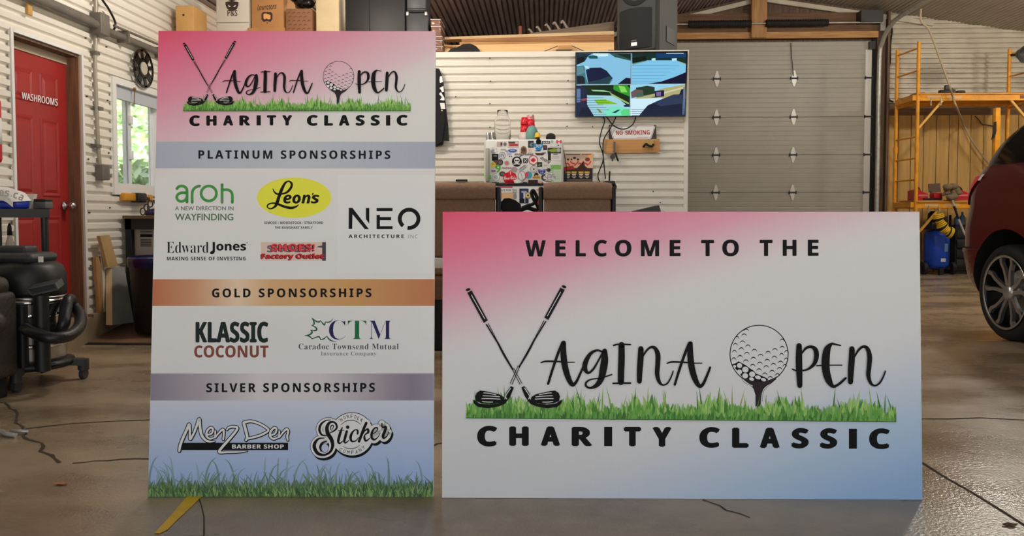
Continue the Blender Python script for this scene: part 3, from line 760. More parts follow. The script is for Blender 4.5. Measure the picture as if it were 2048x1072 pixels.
def golf_ball(a):
    a.at(1440, 630, 4.872)
    a.stroke([(380 + 283 * math.cos(t), 383 + 283 * math.sin(t), 9) for t in [i * math.pi / 20 for i in range(40)]], BLK, closed=True, sub=2)
    a.poly([(205, 590), (265, 622), (330, 642), (400, 650), (470, 636), (530, 612), (555, 595), (545, 625), (500, 662), (455, 692), (420, 735), (405, 790), (400, 890), (345, 890), (345, 780), (325, 715), (290, 675), (240, 640)], ink(38, 30, 34))
    a.poly([(118, 482), (150, 470), (182, 452), (215, 470), (250, 488), (292, 520), (332, 545), (350, 570), (400, 590), (450, 612), (472, 634), (400, 652), (330, 642), (265, 622), (205, 592), (165, 540), (135, 505)], BLK)
    for x, y, r in ((190, 492, 26), (247, 532, 31), (313, 577, 29), (370, 608, 29), (190, 554, 25), (245, 592, 28), (308, 624, 25), (424, 630, 25), (143, 500, 14)): a.ell(x, y, r, r * (.93 if y < 600 else .62), WHT, .3)
    for x, y in ((235, 190), (165, 215), (220, 258), (150, 282), (272, 298), (207, 325), (140, 350), (335, 340), (262, 370), (195, 400), (135, 423), (395, 388), (325, 417), (252, 443), (605, 240), (605, 310), (535, 333), (468, 360), (600, 380), (530, 407), (460, 437), (388, 465), (645, 425), (590, 455), (520, 477), (450, 500), (318, 487), (380, 530), (580, 517), (507, 545), (437, 570), (490, 605), (255, 142), (560, 578), (648, 352), (632, 488)):
        k = .82 if x < 170 or x > 590 else 1.0
        a.stroke([(x - 27 * k, y + 16, 2), (x - 16 * k, y + 1, 7), (x, y - 6, 10), (x + 16 * k, y + 1, 7), (x + 27 * k, y + 16, 2)], BLK, sub=4)
    a.line([(212, 620), (250, 660), (315, 690)], 9, WHT); a.line([(206, 605), (235, 655), (300, 690), (330, 720)], 4, ink(38, 30, 34))
    a.line([(490, 672), (430, 720), (405, 800), (402, 880)], 8, WHT); a.line([(545, 625), (470, 690), (425, 745), (410, 840)], 4, ink(38, 30, 34))
CH = (('C', 57, 27, 152, 125), ('H', 208, 30, 300, 122), ('A', 356, 30, 448, 122), ('R', 502, 32, 600, 123), ('I', 655, 32, 693, 123), ('T', 747, 32, 829, 124), ('Y', 882, 33, 973, 126), ('C', 1103, 33, 1200, 131), ('L', 1257, 36, 1335, 131), ('A', 1387, 36, 1482, 132), ('S', 1537, 37, 1618, 134), ('S', 1671, 38, 1752, 135), ('I', 1807, 41, 1845, 135), ('C', 1902, 39, 2000, 137))
def charity(a):
    a.at(930, 840, 2.354)
    for ch, x0, y0, x1, y1 in CH:
        if ch == 'I': a.rect(x0, y0, x1, y1, BLK); continue
        a.text(ch, (x0, y0, x1, y1), BLK, 'bold', .045)
def whole_title(B, post=None):
    for nm, fn in (('turf_print', lambda a: grass_strip(a, 3)), ('crossed_clubs_emblem', club_emblem), ('title_lettering', title), ('golf_ball_emblem', golf_ball), ('subtitle_lettering', charity)):
        a = B.art(); a.post = post
        a.z = {'turf_print': .0003, 'crossed_clubs_emblem': .0065, 'title_lettering': .0066, 'golf_ball_emblem': .0003, 'subtitle_lettering': .0003}[nm] * (1 if nm in ('turf_print', 'golf_ball_emblem', 'subtitle_lettering') else .7)
        fn(a)
        a.build(nm, B.e)

# ---- low wide welcome board
fB = print_base('welcome_print', [((0, 0, 0), [(0, (188, 189, 190)), (1, (188, 189, 190))]),
    ((-.267 / .56, .964 / .56, -.40 / .56), [(0.0, (189, 186, 188, 0)), (0.18, (190, 170, 178, .8)), (0.38, (191, 136, 156, 1)), (0.6, (198, 104, 132, 1)), (0.82, (200, 74, 104, 1)), (1.0, (198, 54, 82, 1))]),
    ((.388 / .578, -.921 / .578, -.078 / .578), [(0.0, (180, 184, 192, 0)), (0.2, (172, 180, 196, .7)), (0.45, (156, 175, 200, 1)), (0.7, (136, 163, 194, 1)), (1.0, (120, 152, 186, 1))])])
WB = Board('welcome_sign', 'wide printed board reading WELCOME TO THE, leaning low on the floor', [(884, 996), (1845, 1000), (1839, 422), (886, 425)], 3.5, fB)
whole_title(WB)
a = WB.art(); a.at(1030, 460, 3.2508)
for ch, x0, x1 in (('W', 67, 200), ('E', 262, 330), ('L', 394, 461), ('C', 513, 598), ('O', 650, 757), ('M', 818, 937), ('E', 1005, 1076), ('T', 1210, 1294), ('O', 1347, 1455), ('T', 1590, 1674), ('H', 1740, 1830), ('E', 1903, 1973)):
    o = 2 if ch in 'CO' else 0; sl = -(x0 - 67) * .0021
    a.text(ch, (x0, 67 - o + sl, x1, 172 + o + sl), BLK, 'bold', .016)
a.build('welcome_lettering', WB.e, 'black words WELCOME TO THE')

# ---- tall sponsor board
fA = print_base('sponsor_print', [((0, 1, 0), [(0, (188, 189, 190)), (1, (188, 189, 190))]),
    ((-.62, 1.6, -1.58), [(0.02, (190, 182, 186, 0)), (0.18, (190, 160, 174, .8)), (0.44, (190, 128, 150, 1)), (0.68, (190, 92, 122, 1)), (0.86, (186, 62, 92, 1))])])
SB = Board('sponsor_sign', 'tall printed board listing PLATINUM, GOLD and SILVER SPONSORSHIPS', [(296, 994), (867, 993), (872, 62), (317, 62)], 5.1, fA)
whole_title(SB, lambda x, y: (367 + (x - 932) * .529, 222.7 + (y - 836 - .0088 * (x - 932)) * .5245))
def edge(y, side):                                     # picture x of the board's edges at height y
    t = (y - 62) / 932
    return (317 - 21 * t) if side == 0 else (872 - 5 * t)
def band(y0, y1, stops, name, tilt=.6):
    a = SB.art()
    m = print_base(name, [((1 / SB.W, 0, 0), [(t, c) for t, c in stops])])
    a.poly([(edge(y1, 0) + .4, y1), (edge(y1, 1) - .4, y1 + tilt), (edge(y0, 1) - .4, y0 + tilt), (edge(y0, 0) + .4, y0)], m)
    a.build(name, SB.e)
band(283, 336.5, [(0, (144, 153, 168)), (.5, (160, 168, 178)), (1, (142, 150, 166))], 'platinum_band')
band(558.5, 612, [(0, (158, 94, 64)), (.15, (172, 128, 98)), (.3, (194, 174, 150)), (.42, (180, 146, 106)), (.7, (172, 130, 80)), (1, (158, 100, 66))], 'gold_band', -.2)
band(747, 801, [(0, (118, 112, 126)), (.18, (146, 140, 150)), (.38, (182, 178, 180)), (.6, (178, 174, 178)), (.85, (130, 122, 134)), (.92, (116, 110, 124)), (1, (128, 122, 138))], 'silver_band', -.2)
a = SB.art(); ylo, yhi = SB.loc(580, 993).y, SB.loc(580, 801).y
a.poly([(edge(993.5, 0) + .4, 993.5), (edge(993, 1) - .4, 993), (edge(801, 1) - .4, 800.8), (edge(801, 0) + .4, 801)], print_base('sky_print', [((0, 1 / (yhi - ylo), -ylo / (yhi - ylo)), [(0, (128, 154, 194)), (.5, (152, 167, 194)), (1, (174, 180, 192))])]))
a.build('sky_print', SB.e)
a = SB.art(); a.z = .0006
a.text('PLATINUM SPONSORSHIPS', (397, 300.4, 780.7, 317.6), ink(16, 18, 26), 'bold', .012, 1.34, dy=.6)
a.text('GOLD SPONSORSHIPS', (424, 577, 743, 595), BLK, 'bold', .012, 1.32, dy=-.4)
a.text('SILVER SPONSORSHIPS', (412.6, 766.3, 750, 784.6), BLK, 'bold', .012, 1.32, dy=-.6)
a.build('band_lettering', SB.e)
# green wayfinding mark
G1 = ink(62, 128, 62)
a = SB.art(); a.at(330, 340, 5.36)
w = 30
for st in ([(128, 200), (150, 178), (185, 172), (222, 188), (236, 225), (236, 345)], [(236, 246), (180, 244), (140, 262), (127, 295), (145, 328), (185, 336), (222, 318), (236, 290)], [(292, 347), (292, 250), (308, 205), (340, 180), (372, 172)], [(612, 158), (612, 347)], [(612, 214), (670, 212), (706, 230), (722, 270), (722, 347)]):
    a.stroke([(x, y, w) for x, y in st], G1)
a.stroke([(470 + 82 * math.cos(t), 252 + 80 * math.sin(t), w) for t in [i * math.pi / 10 for i in range(20)]], G1, closed=True, sub=3)
a.poly([(340, 186), (352, 162), (382, 158), (366, 186)], ink(90, 104, 92)); a.rect(598, 300, 627, 347, ink(96, 112, 98))
a.text('A NEW DIRECTION IN', (108, 390, 735, 432), ink(74, 78, 80), 'sans', .008)
a.text('WAYFINDING', (108, 468, 733, 541), ink(62, 96, 66), 'sans', .012)
a.build('sponsor_logo', SB.e, 'green rounded wordmark above WAYFINDING')
# yellow oval
a = SB.art(); a.at(505, 345, 8.935)
a.ell(745, 450, 664, 360, ink(212, 196, 62), 0, 64)
a.stroke([(365, 292, 14), (390, 345, 26), (440, 383, 32), (530, 382, 28), (620, 350, 40), (688, 270, 44), (698, 195, 40), (645, 157, 26), (580, 195, 40), (520, 310, 55), (472, 440, 58), (440, 540, 60), (400, 610, 42), (325, 648, 22), (268, 620, 24), (283, 572, 26), (360, 548, 26), (440, 560, 38), (560, 607, 44), (680, 633, 48), (770, 615, 34), (825, 574, 12)], BLK)
a.text('eon', (550, 396, 1038, 556), BLK, 'bi', .02); a.text('s', (1045, 398, 1196, 554), BLK, 'bi', .02)
a.poly([(1068, 368), (1098, 372), (1080, 408), (1066, 405)], BLK)
a.text('SIMCOE / WOODSTOCK / STRATFORD', (210, 876, 1265, 922), ink(50, 50, 52), 'bold', .006, 1.08)
a.text('THE BANGHART FAMILY', (395, 962, 1078, 1005), ink(50, 50, 52), 'bold', .006, 1.08)
a.build('sponsor_logo', SB.e, 'black script word on a yellow oval')
# three-letter geometric mark on its own paler patch
a = SB.art(); a.poly([(674, 546), (865, 546), (868, 350), (676, 350)], ink(191, 192, 194)); a.at(680, 400, 11.378)
for pl in ([(200, 180), (285, 180), (660, 665), (565, 665), (285, 325), (278, 660), (195, 660)], [(588, 183), (668, 183), (668, 540), (588, 435)], [(832, 183), (1197, 183), (1197, 252), (832, 252)], [(832, 340), (910, 340), (910, 388), (1163, 388), (1163, 460), (910, 460), (910, 595), (1197, 595), (1197, 665), (832, 665)]): a.poly(pl, BLK)
a.put([p for i in range(61) for r in (258, 168) for t in [R(129 + (460 - 129) * i / 60)] for p in [(1573 + r * math.cos(t), 428 + (r - 6) * math.sin(t))]], [(2 * i, 2 * i + 1, 2 * i + 3, 2 * i + 2) for i in range(60)], BLK)
a.text('ARCHITECTURE', (195, 787, 1455, 867), BLK, 'bold', .008, 1.35); a.text('INC', (1545, 790, 1770, 869), ink(70, 70, 72), 'light', -.012, 1.15)
a.build('sponsor_logo', SB.e, 'black geometric letters NEO over ARCHITECTURE INC')
a = SB.art(); a.at(320, 470, 5.851)
a.text('Edward', (78, 82, 570, 209), BLK, 'serif', -.012, .98); a.text('Jones', (592, 82, 1008, 210), BLK, 'bold', .012)
a.stroke([(628, 190, 34), (615, 208, 30), (597, 210, 24)], BLK); a.ell(1020, 92, 6, 6, ink(70, 70, 70), n=10)
a.text('MAKING SENSE OF INVESTING', (82, 255, 1003, 297), ink(34, 34, 36), 'bold', .004, 1.12)
a.build('sponsor_logo', SB.e, 'black serif and bold name over a small motto')
a = SB.art(); a.at(320, 470, 5.851)
a.rect(1182, 84, 1940, 300, ink(184, 164, 156)); a.rect(1898, 84, 1942, 302, ink(62, 56, 62)); a.poly([(1830, 142), (1860, 130), (1898, 122), (1898, 150)], ink(74, 68, 72))
for t, bx in (('SHOES!', (1300, 102, 1812, 188)), ('Factory Outlet', (1186, 214, 1922, 292))):
    for dx, dy, c, of in ((-48, 22, ink(92, 84, 96), .03), (-10, 10, ink(84, 18, 26), .05), (-4, 4, ink(96, 20, 28), .05), (0, 0, ink(186, 56, 62), .012)):
        if t[0] == 'F' and dx < -20: continue
        if t[0] == 'F' and dx == 0: c = ink(164, 40, 46)
        a.text(t, (bx[0] + dx, bx[1] + dy * .7, bx[2] + dx, bx[3] + dy * .7), c, 'bold', of)
a.build('sponsor_logo', SB.e, 'red SHOES! Factory Outlet shop sign picture')
a = SB.art(); a.at(370, 620, 9.747)
a.text('KLASSIC', (206, 226, 1625, 638), ink(22, 34, 32), 'bold', .02, 1.0); a.text('COCONUT', (180, 690, 1628, 927), ink(112, 62, 50), 'bold', .01, 1.02)
a.build('sponsor_logo', SB.e, 'tall dark KLASSIC over brown COCONUT')
a = SB.art(); a.at(585, 620, 8.904)
DG = ink(26, 78, 52)
for st in ([(722, 150, 4), (690, 195, 14), (640, 218, 22), (586, 213, 16)], [(586, 213, 12), (570, 262, 28), (540, 240, 22), (496, 183, 8)], [(496, 183, 8), (480, 212, 22), (420, 200, 24), (345, 138, 6)], [(345, 138, 6), (384, 215, 28), (378, 262, 20), (338, 274, 8)], [(338, 274, 8), (398, 300, 22), (432, 340, 30), (400, 368, 24), (320, 358, 8)], [(320, 358, 8), (350, 395, 30), (305, 438, 26), (215, 456, 6)], [(215, 456, 6), (300, 468, 24), (350, 515, 14)], [(350, 515, 14), (420, 485, 20), (478, 480, 22), (500, 528, 14)], [(500, 528, 14), (560, 512, 22), (612, 462, 8)], [(612, 462, 10), (645, 512, 24), (705, 550, 20), (790, 557, 5)]): a.stroke(st, DG)
NV = ink(30, 30, 78)
a.text('C', (650, 184, 944, 528), NV, 'serif', -.014); a.text('T', (985, 190, 1315, 517), ink(26, 92, 56), 'serif', -.014); a.text('M', (1358, 190, 1762, 515), NV, 'serif', -.014)
a.text('Caradoc Townsend Mutual', (110, 598, 1890, 702), ink(52, 54, 62), 'serif', -.004, 1.12); a.text('Insurance Company', (505, 740, 1495, 830), ink(104, 106, 112), 'serif', -.006, 1.1)
a.build('sponsor_logo', SB.e, 'green maple leaf outline and serif letters CTM')
# outlined brush lettering with a black bar
a = SB.art(); a.z = .0008; a.at(345, 820, 8.192)
a.rect(150, 535, 1895, 655, BLK)
MD = [[(112, 668, 45), (128, 580, 50), (168, 470, 50), (232, 330, 48), (275, 232, 46), (287, 340, 44), (287, 478, 40), (340, 400, 40), (398, 260, 44), (440, 142, 46), (452, 280, 50), (475, 400, 50), (540, 490, 44), (610, 516, 36), (690, 514, 14)],
      [(565, 408, 34), (640, 385, 34), (665, 312, 36), (622, 290, 36), (568, 345, 40), (560, 425, 42), (612, 470, 36), (672, 455, 30)], [(702, 345, 34), (700, 400, 30), (695, 455, 26), (760, 375, 34), (825, 318, 40), (842, 370, 40), (832, 480, 34)],
      [(892, 322, 28), (920, 288, 34), (1000, 272, 40), (1062, 288, 44), (1035, 352, 44), (920, 490, 46), (822, 600, 48), (768, 688, 46), (900, 690, 34), (1100, 685, 28), (1225, 670, 8)],
      [(1168, 212, 50), (1200, 330, 50), (1225, 440, 48), (1205, 492, 44)], [(1168, 205, 44), (1285, 184, 40), (1420, 222, 40), (1530, 285, 40), (1572, 335, 34), (1480, 395, 40), (1360, 438, 40), (1225, 468, 38)],
      [(1605, 415, 32), (1680, 385, 34), (1705, 312, 36), (1665, 292, 36), (1612, 350, 40), (1602, 428, 42), (1655, 472, 36), (1725, 450, 28)], [(1752, 345, 34), (1748, 400, 30), (1745, 450, 26), (1810, 368, 34), (1868, 313, 40), (1898, 350, 40), (1880, 425, 38), (1888, 488, 36)]]
for dw, dx, dy, c in ((16, 6, 6, BLK), (20, 0, 0, BLK)):
    for st in MD: a.stroke(st, c, dw=dw, dx=dx, dy=dy)
for st in MD: a.stroke(st, WHT2, kw=.86)
a.text('BARBER SHOP', (977, 563, 1825, 632), WHT2, 'bold', .02, 1.08)
a.build('sponsor_logo', SB.e, 'white outlined brush lettering with black BARBER SHOP bar')
# badge with script lettering
a = SB.art(); a.z = .0008; a.at(605, 810, 8.933)
SK = [[(600, 340, 36), (560, 305, 34), (485, 315, 46), (438, 400, 62), (455, 510, 72), (515, 610, 70), (540, 720, 56), (500, 830, 44), (400, 888, 40), (285, 870, 56), (220, 780, 64), (218, 690, 58), (285, 605, 34), (388, 587, 14)], [(600, 335, 36), (615, 400, 36), (572, 455, 30), (500, 492, 18)], [(530, 455, 12), (498, 425, 16), (520, 365, 18), (556, 370, 16), (540, 430, 14)],
      [(500, 268, 12), (420, 277, 22), (335, 340, 38), (303, 440, 44), (342, 528, 34), (425, 548, 18)], [(432, 645, 20), (355, 680, 40), (318, 750, 40), (335, 828, 18)],
      [(712, 400, 18), (682, 480, 44), (655, 570, 50), (640, 650, 44), (665, 684, 30), (725, 640, 14)], [(640, 460, 12), (745, 450, 12)], [(792, 470, 44), (765, 570, 48), (748, 645, 42), (772, 675, 28), (830, 630, 14)],
      [(985, 512, 34), (985, 455, 32), (940, 442, 20), (885, 500, 40), (860, 580, 48), (882, 645, 36), (950, 640, 22), (1005, 580, 14)], [(1140, 322, 48), (1092, 430, 50), (1052, 540, 50), (1010, 650, 44)], [(1062, 560, 14), (1110, 465, 22), (1165, 432, 40), (1175, 485, 40), (1118, 530, 22), (1108, 590, 40), (1135, 640, 34), (1205, 590, 14)],
      [(1225, 535, 16), (1325, 470, 18), (1340, 412, 26), (1290, 412, 26), (1242, 490, 42), (1238, 580, 46), (1285, 618, 32), (1350, 570, 16), (1390, 500, 12)], [(1418, 332, 26), (1428, 395, 26), (1488, 395, 46), (1470, 470, 52), (1440, 550, 54), (1455, 592, 34), (1510, 555, 18), (1540, 480, 14)]]
for ps, c in ((0, BLK), (1, BLK), (2, WHT2)):
    dx, dy, dw = ((26, 40, 108), (0, 0, 116), (0, 0, 98))[ps]
    for st in SK[:5] + SK[9:]: a.stroke(st, c, dw=dw - (30 if st in SK[:5] else 0), dx=dx, dy=dy)
    rr = (385, 392, 380)[ps]; a.ell(885 + dx * .6, 520 + dy, rr, rr, c, 0, 64)
a.ell(398, 770, 72, 82, BLK); a.ell(402, 768, 62, 74, ink(160, 174, 200))
for st in SK: a.stroke(st, BLK)
a.ell(808, 395, 32, 32, BLK)
a.stroke([(685, 355, 8), (770, 290, 12), (868, 272, 14), (960, 290, 12), (1040, 345, 8)], BLK); a.stroke([(720, 740, 6), (800, 772, 12), (870, 780, 13), (950, 762, 12), (1025, 720, 6)], BLK)
for ch, x, y, r in (('N', 693, 262, -38), ('O', 752, 222, -26), ('R', 815, 205, -13), ('F', 880, 200, 0), ('O', 945, 212, 12), ('L', 1003, 236, 24), ('K', 1060, 270, 36)): a.text(ch, (x - 20, y - 31, x + 20, y + 31), BLK, 'sans', .01, rot=R(r))
for ch, x, y, r in (('C', 685, 792, 36), ('O', 750, 824, 24), ('M', 822, 842, 10), ('P', 893, 843, -3), ('A', 965, 834, -14), ('N', 1032, 802, -28), ('Y', 1090, 758, -38)): a.text(ch, (x - 21, y - 30, x + 21, y + 30), BLK, 'sans', .01, rot=R(r))
a.build('sponsor_logo', SB.e, 'round black and white badge with script lettering')
# long printed grass along the foot
a = SB.art(); a.z = .0005; g = random.Random(11); a.dz = 2e-6
FAINT = [ink(126, 146, 160), ink(118, 138, 146), ink(104, 126, 128)]
MIDG = [ink(92, 112, 92), ink(84, 108, 80), ink(104, 124, 100)]
LOWG = [ink(76, 104, 64), ink(94, 124, 72), ink(64, 90, 58), ink(110, 140, 80), ink(54, 78, 50), ink(128, 150, 100), ink(70, 96, 62)]
xa, xb = 297.5, 866.2
for i in range(46):
    x = g.uniform(xa, xb); L = g.uniform(-26, 26); h = g.uniform(42, 74)
    st = [(x, 985, 3.5), (x + L * .12, 985 - h * .5, 4), (x + L * .5, 985 - h * .85, 2.5), (x + L, 985 - h, .6)]
    if xa + 2 < x + L < xb - 2: a.stroke(st, g.choice(FAINT), sub=4)
for i in range(150):
    x = g.uniform(xa + 2, xb - 2); L = g.uniform(-20, 20); h = g.uniform(26, 46)
    if xa + 2 < x + L < xb - 2: a.stroke([(x, 988, 4.5), (x + L * .15, 988 - h * .55, 3.5), (x + L, 988 - h, .6)], g.choice(MIDG + FAINT[1:]), sub=4)
x = xa
while x < xb: blade(a, x, 993, g.uniform(5, 8), g.uniform(22, 36), g.uniform(-9, 9), g.choice(MIDG + LOWG[:3]), g.uniform(-5, 5), xa, xb); x += 1.5
a.poly([(xa - 1, 993.2), (xb + .3, 992.6), (xb + .3, 976), (xa - 1, 976)], ink(76, 100, 66))
for hh, stp in (((12, 28), 1.3), ((7, 20), 1.6)):
    x = xa
    while x < xb: blade(a, x, 993, g.uniform(2.5, 5), g.uniform(*hh), g.uniform(-9, 9), g.choice(LOWG), g.uniform(-4, 4), xa, xb); x += stp
a.build('grass_print', SB.e)

# ------------------------------------------------------------------ things along the left wall
# vertical conduit with boxes, the big pipe, loose cable
def wl_pt(x, y, off=0.03): return onx(x, y, XL + off)
P = [wl_pt(191, -40), wl_pt(191.5, 30), wl_pt(191, 70), wl_pt(190, 130), wl_pt(192, 190), wl_pt(195, 260), wl_pt(197, 300), wl_pt(200, 330)]
t = thing('electrical_conduit', 'thin grey conduit running down the white ribbed wall between door and window', 'conduit', (XL + .03, P[0].y, 1.2))
mb = MB().tube(P, 0.014, 8); mb.build('conduit_tube', mat('conduit_grey', (168, 160, 145), .45, .3), t)
p = wl_pt(192, 50); MB().rbox((XL + .012, p.y - .055, p.z - .075), (XL + .10, p.y + .06, p.z + .08), .008).build('junction_box', pipe_grey, t)
mb = MB().box((XL + .02, p.y + .05, p.z - .055), (XL + .07, p.y + .09, p.z - .01)).tube([(XL + .03, p.y, 2.95), (XL + .04, p.y - .01, 2.62), (XL + .05, p.y + .02, p.z + .22), (XL + .06, p.y + .12, p.z + .14), (XL + .06, p.y + .2, p.z + .06), (XL + .055, p.y + .16, p.z - .01), (XL + .05, p.y + .07, p.z - .03)], .008, 6); mb.build('plug_cable', black_plastic, t)
p = wl_pt(202, 345); MB().rbox((XL + .012, p.y - .045, p.z - .055), (XL + .07, p.y + .05, p.z + .055), .006).build('outlet_box', pipe_grey, t)
for x, y in ((190, 106), (197, 217), (193, 292)):
    p = wl_pt(x, y); MB().box((XL + .008, p.y - .03, p.z - .012), (XL + .05, p.y + .03, p.z + .012)).build('strap', pipe_grey, t)
pa, pb = wl_pt(78, 0, .06), wl_pt(318, 104, .06)
d = (pb - pa).normalized(); zt_ = (pa.z + pb.z) / 2
mb = MB().cyl((XL + .06, 1.0, zt_ + .02), (XL + .06, 5.35, zt_ + .005), .036, n=14)
t = thing('wall_pipe', 'fat grey pipe running level along the top of the white ribbed wall', 'pipe', (XL + .06, 3.5, zt_))
mb.build('pipe_run', pipe_grey, t)
MB().cyl((XL + .06, 5.45, zt_ - .01), (XL + .06, 6.82, zt_), .026, n=12).cyl((XL + .06, 5.35, zt_), (XL + .06, 5.47, zt_), .03, n=12).build('pipe_run', pipe_grey, t)
MB().cyl((XL + .085, 5.6, zt_ + .04), (XL + .085, 6.8, zt_ + .05), .010, n=8).build('side_tube', pipe_grey, t)
for y in (5.78, 6.35): MB().box((XL + .01, y - .012, zt_ - .045), (XL + .1, y + .012, zt_ + .045)).build('pipe_clip', pipe_grey, t)
# pierced metal wall disc
c = wl_pt(287, 137, .05); r_ = 0.155
t = thing('wall_disc', 'black pierced metal disc hanging on the ribbed wall above the window', 'wall ornament', (c.x, c.y, c.z))
n = 40
mb = MB()
def ring(mb, r0, r1, x, th):
    vs = []; 
    for i in range(n):
        a0 = 2 * math.pi * i / n; cs, sn = math.cos(a0), math.sin(a0)
        vs += [(x, c.y + r0 * cs, c.z + r0 * sn), (x, c.y + r1 * cs, c.z + r1 * sn), (x + th, c.y + r1 * cs, c.z + r1 * sn), (x + th, c.y + r0 * cs, c.z + r0 * sn)]
    fs = []
    for i in range(n):
        j = (i + 1) % n
        for k in range(4): fs.append((4 * i + k, 4 * i + (k + 1) % 4, 4 * j + (k + 1) % 4, 4 * j + k))
    mb.add(vs, fs)
ring(mb, r_ - .02, r_, c.x - .004, .008); mb.build('rim', black_gloss, t)
mb = MB(); ring(mb, .055, .078, c.x - .004, .008); mb.build('hub_ring', black_gloss, t)
for i in range(8):
    a0 = 2 * math.pi * i / 8 + .2; w = (.022, .036, .026, .04)[i % 4]
    dr = Vector((0, math.cos(a0), math.sin(a0))); mb = MB().bar(c + dr * .07, c + dr * (r_ - .01), .008, w * 1.5, dr.cross(Vector((1, 0, 0)))); mb.build('spoke', black_gloss, t)
MB().cyl((c.x - .03, c.y, c.z), (c.x + .008, c.y, c.z), .05, n=24).build('hub_disc', mat('hub_grey', (196, 186, 170), .5), t)
# small tan tag on the wall
p = wl_pt(57, 19, .018); single(MB().rbox((p.x - .006, p.y - .02, p.z - .035), (p.x + .012, p.y + .025, p.z + .035), .006), 'paper_tag', mat('tan_tag', (206, 160, 90), .7), 'small tan tag stuck on the white ribs above the red door', 'tag')
# window hook
p = wl_pt(269, 178, .03)
single(MB().sphere((p.x, p.y, p.z), .012).cyl((p.x, p.y, p.z), (p.x - .005, p.y, p.z - .12), .004, n=6), 'window_hook', mat('brass', (150, 110, 50), .35, .9), 'brass hook with a thin pull above the window', 'hook')
# orange level and power bar under the window
p0, p1 = wl_pt(243, 391, .03), wl_pt(300, 398, .03)
t = thing('power_bar', 'orange power bar with a black plug on the wall under the window', 'power bar', (p0.x, p0.y, p0.z - .03))
orange_m = mat('orange_bar', (214, 150, 40), .5)
MB().rbox((XL + .012, p0.y, p0.z - .04), (XL + .06, p0.y + .17, p0.z + .02), .008).rbox((XL + .012, p0.y + .26, p0.z - .045), (XL + .06, p1.y, p0.z + .015), .008).build('bar', orange_m, t)
MB().rbox((XL + .012, p0.y + .15, p0.z - .05), (XL + .09, p0.y + .27, p0.z + .025), .012).rbox((XL + .05, p0.y + .3, p0.z - .03), (XL + .066, p0.y + .36, p0.z - .005), .004).build('plug', black_plastic, t)
MB().tube([(XL + .08, p0.y + .3, p0.z - .04), (XL + .08, p0.y + .29, p0.z - .12), (XL + .08, p0.y + .28, p0.z - .13)], .006, 6).tube([(XL + .07, p1.y - .02, p0.z - .03), (XL + .08, p1.y + .08, p0.z - .12), (XL + .1, p1.y + .14, p0.z - .13)], .009, 6).build('cord', dark_grey, t)
# fire extinguisher
t = thing('fire_extinguisher', 'red fire extinguisher on the wall at the left picture edge', 'fire extinguisher', (XL + .10, 4.4, 1.2))
qx = onx(-24, 270, XL + .10); c = Vector((XL + .10, qx.y, 1.20))
MB().lathe([(0, 0), (.06, 0), (.066, .02), (.066, .34), (.055, .38), (.022, .41), (.02, .43), (0, .43)], c, 22).build('cylinder', red_plastic, t)
MB().lathe([(.0665, .1), (.067, .1), (.067, .25), (.0665, .25)], c, 22).build('label_band', white_plastic, t, label='white printed band')
MB().box((c.x - .02, c.y - .02, c.z + .42), (c.x + .02, c.y + .02, c.z + .47)).bar(c + Vector((0, 0, .47)), c + Vector((.0, -.12, .50)), .02, .012).tube([c + Vector((.02, -.02, .45)), c + Vector((.06, -.06, .40)), c + Vector((.075, -.05, .2)), c + Vector((.07, -.03, .06))], .010, 6).build('valve_and_hose', black_plastic, t)
MB().box((XL + .008, c.y - .03, c.z + .1), (XL + .04, c.y + .03, c.z + .4)).build('wall_bracket', dark_grey, t)

# workbench with its grey heater, bin, boards
by = 5.76
t = thing('workbench', 'black framed bench with a brown top under the window', 'bench', (-2.85, 6.3, .085))
MB().box((XL + .03, by, .872), (-2.3, 6.78, .895)).build('bench_top', wood_brown, t)
MB().box((XL + .04, by + .01, .79), (-2.31, by + .04, .872)).box((XL + .04, 6.73, .79), (-2.31, 6.76, .872)).build('apron_rail', black_matte, t)
for x in (XL + .045, -2.36):
    for y in (by + .01, 6.72): MB().box((x, y, .085), (x + .045, y + .045, .872)).build('leg', black_matte, t)
MB().box((XL + .09, by + .04, .52), (-2.36, 6.72, .54)).build('lower_shelf', black_matte, t)
hp = ony(267, 447, by + .14); hq = ony(330, 508, by + .14)
t = thing('space_heater', 'beige box heater with dark louvres on the shelf under the bench', 'heater', (hp.x + .2, by + .25, .54))
MB().rbox((hp.x, by + .14, .542), (hp.x + .42, by + .5, hp.z), .012).build('housing', mat('beige_heater', (206, 190, 172), .5), t)
for k in range(2):
    x = hp.x + .055 + k * .11
    MB().box((x, by + .134, .728), (x + .095, by + .141, .75)).build('slot', black_matte, t)
    for j in range(5): MB().box((x, by + .136, .655 + j * .013), (x + .085, by + .142, .661 + j * .013)).build('louvre', dark_grey, t)
    MB().box((x, by + .135, .765), (x + .09, by + .141, .771)).build('louvre', dark_grey, t)
p = ony(305, 425, 5.95)
single(MB().rbox((p.x - .04, 5.9, .896), (p.x + .13, 6.15, .93), .01).bar((p.x - .03, 5.95, .93), (p.x + .13, 6.1, .965), .05, .03), 'tool_case', mat('dark_violet', (52, 44, 78), .5), 'dark violet tool case lying on the bench top', 'case')
p = ony(285, 413, 5.85)
mb = MB()
for k in range(3): 
    q = Vector((p.x + .03 * k, 5.85, .927 + .03 * k)); mb.tube([q + Vector((.02 * math.cos(s), .004, .026 * math.sin(s))) for s in [i * math.pi / 4 for i in range(8)]], .005, 6, closed=True)
single(mb, 'chain_links', dark_grey, 'short dark chain standing on the bench below the power bar', 'chain')
bc = ony(305, 600, 5.55); bc = Vector((-2.77, 5.52, .056))
t = thing('garbage_bin', 'black garbage bin with a blue liner rim in front of the bench', 'bin', bc)
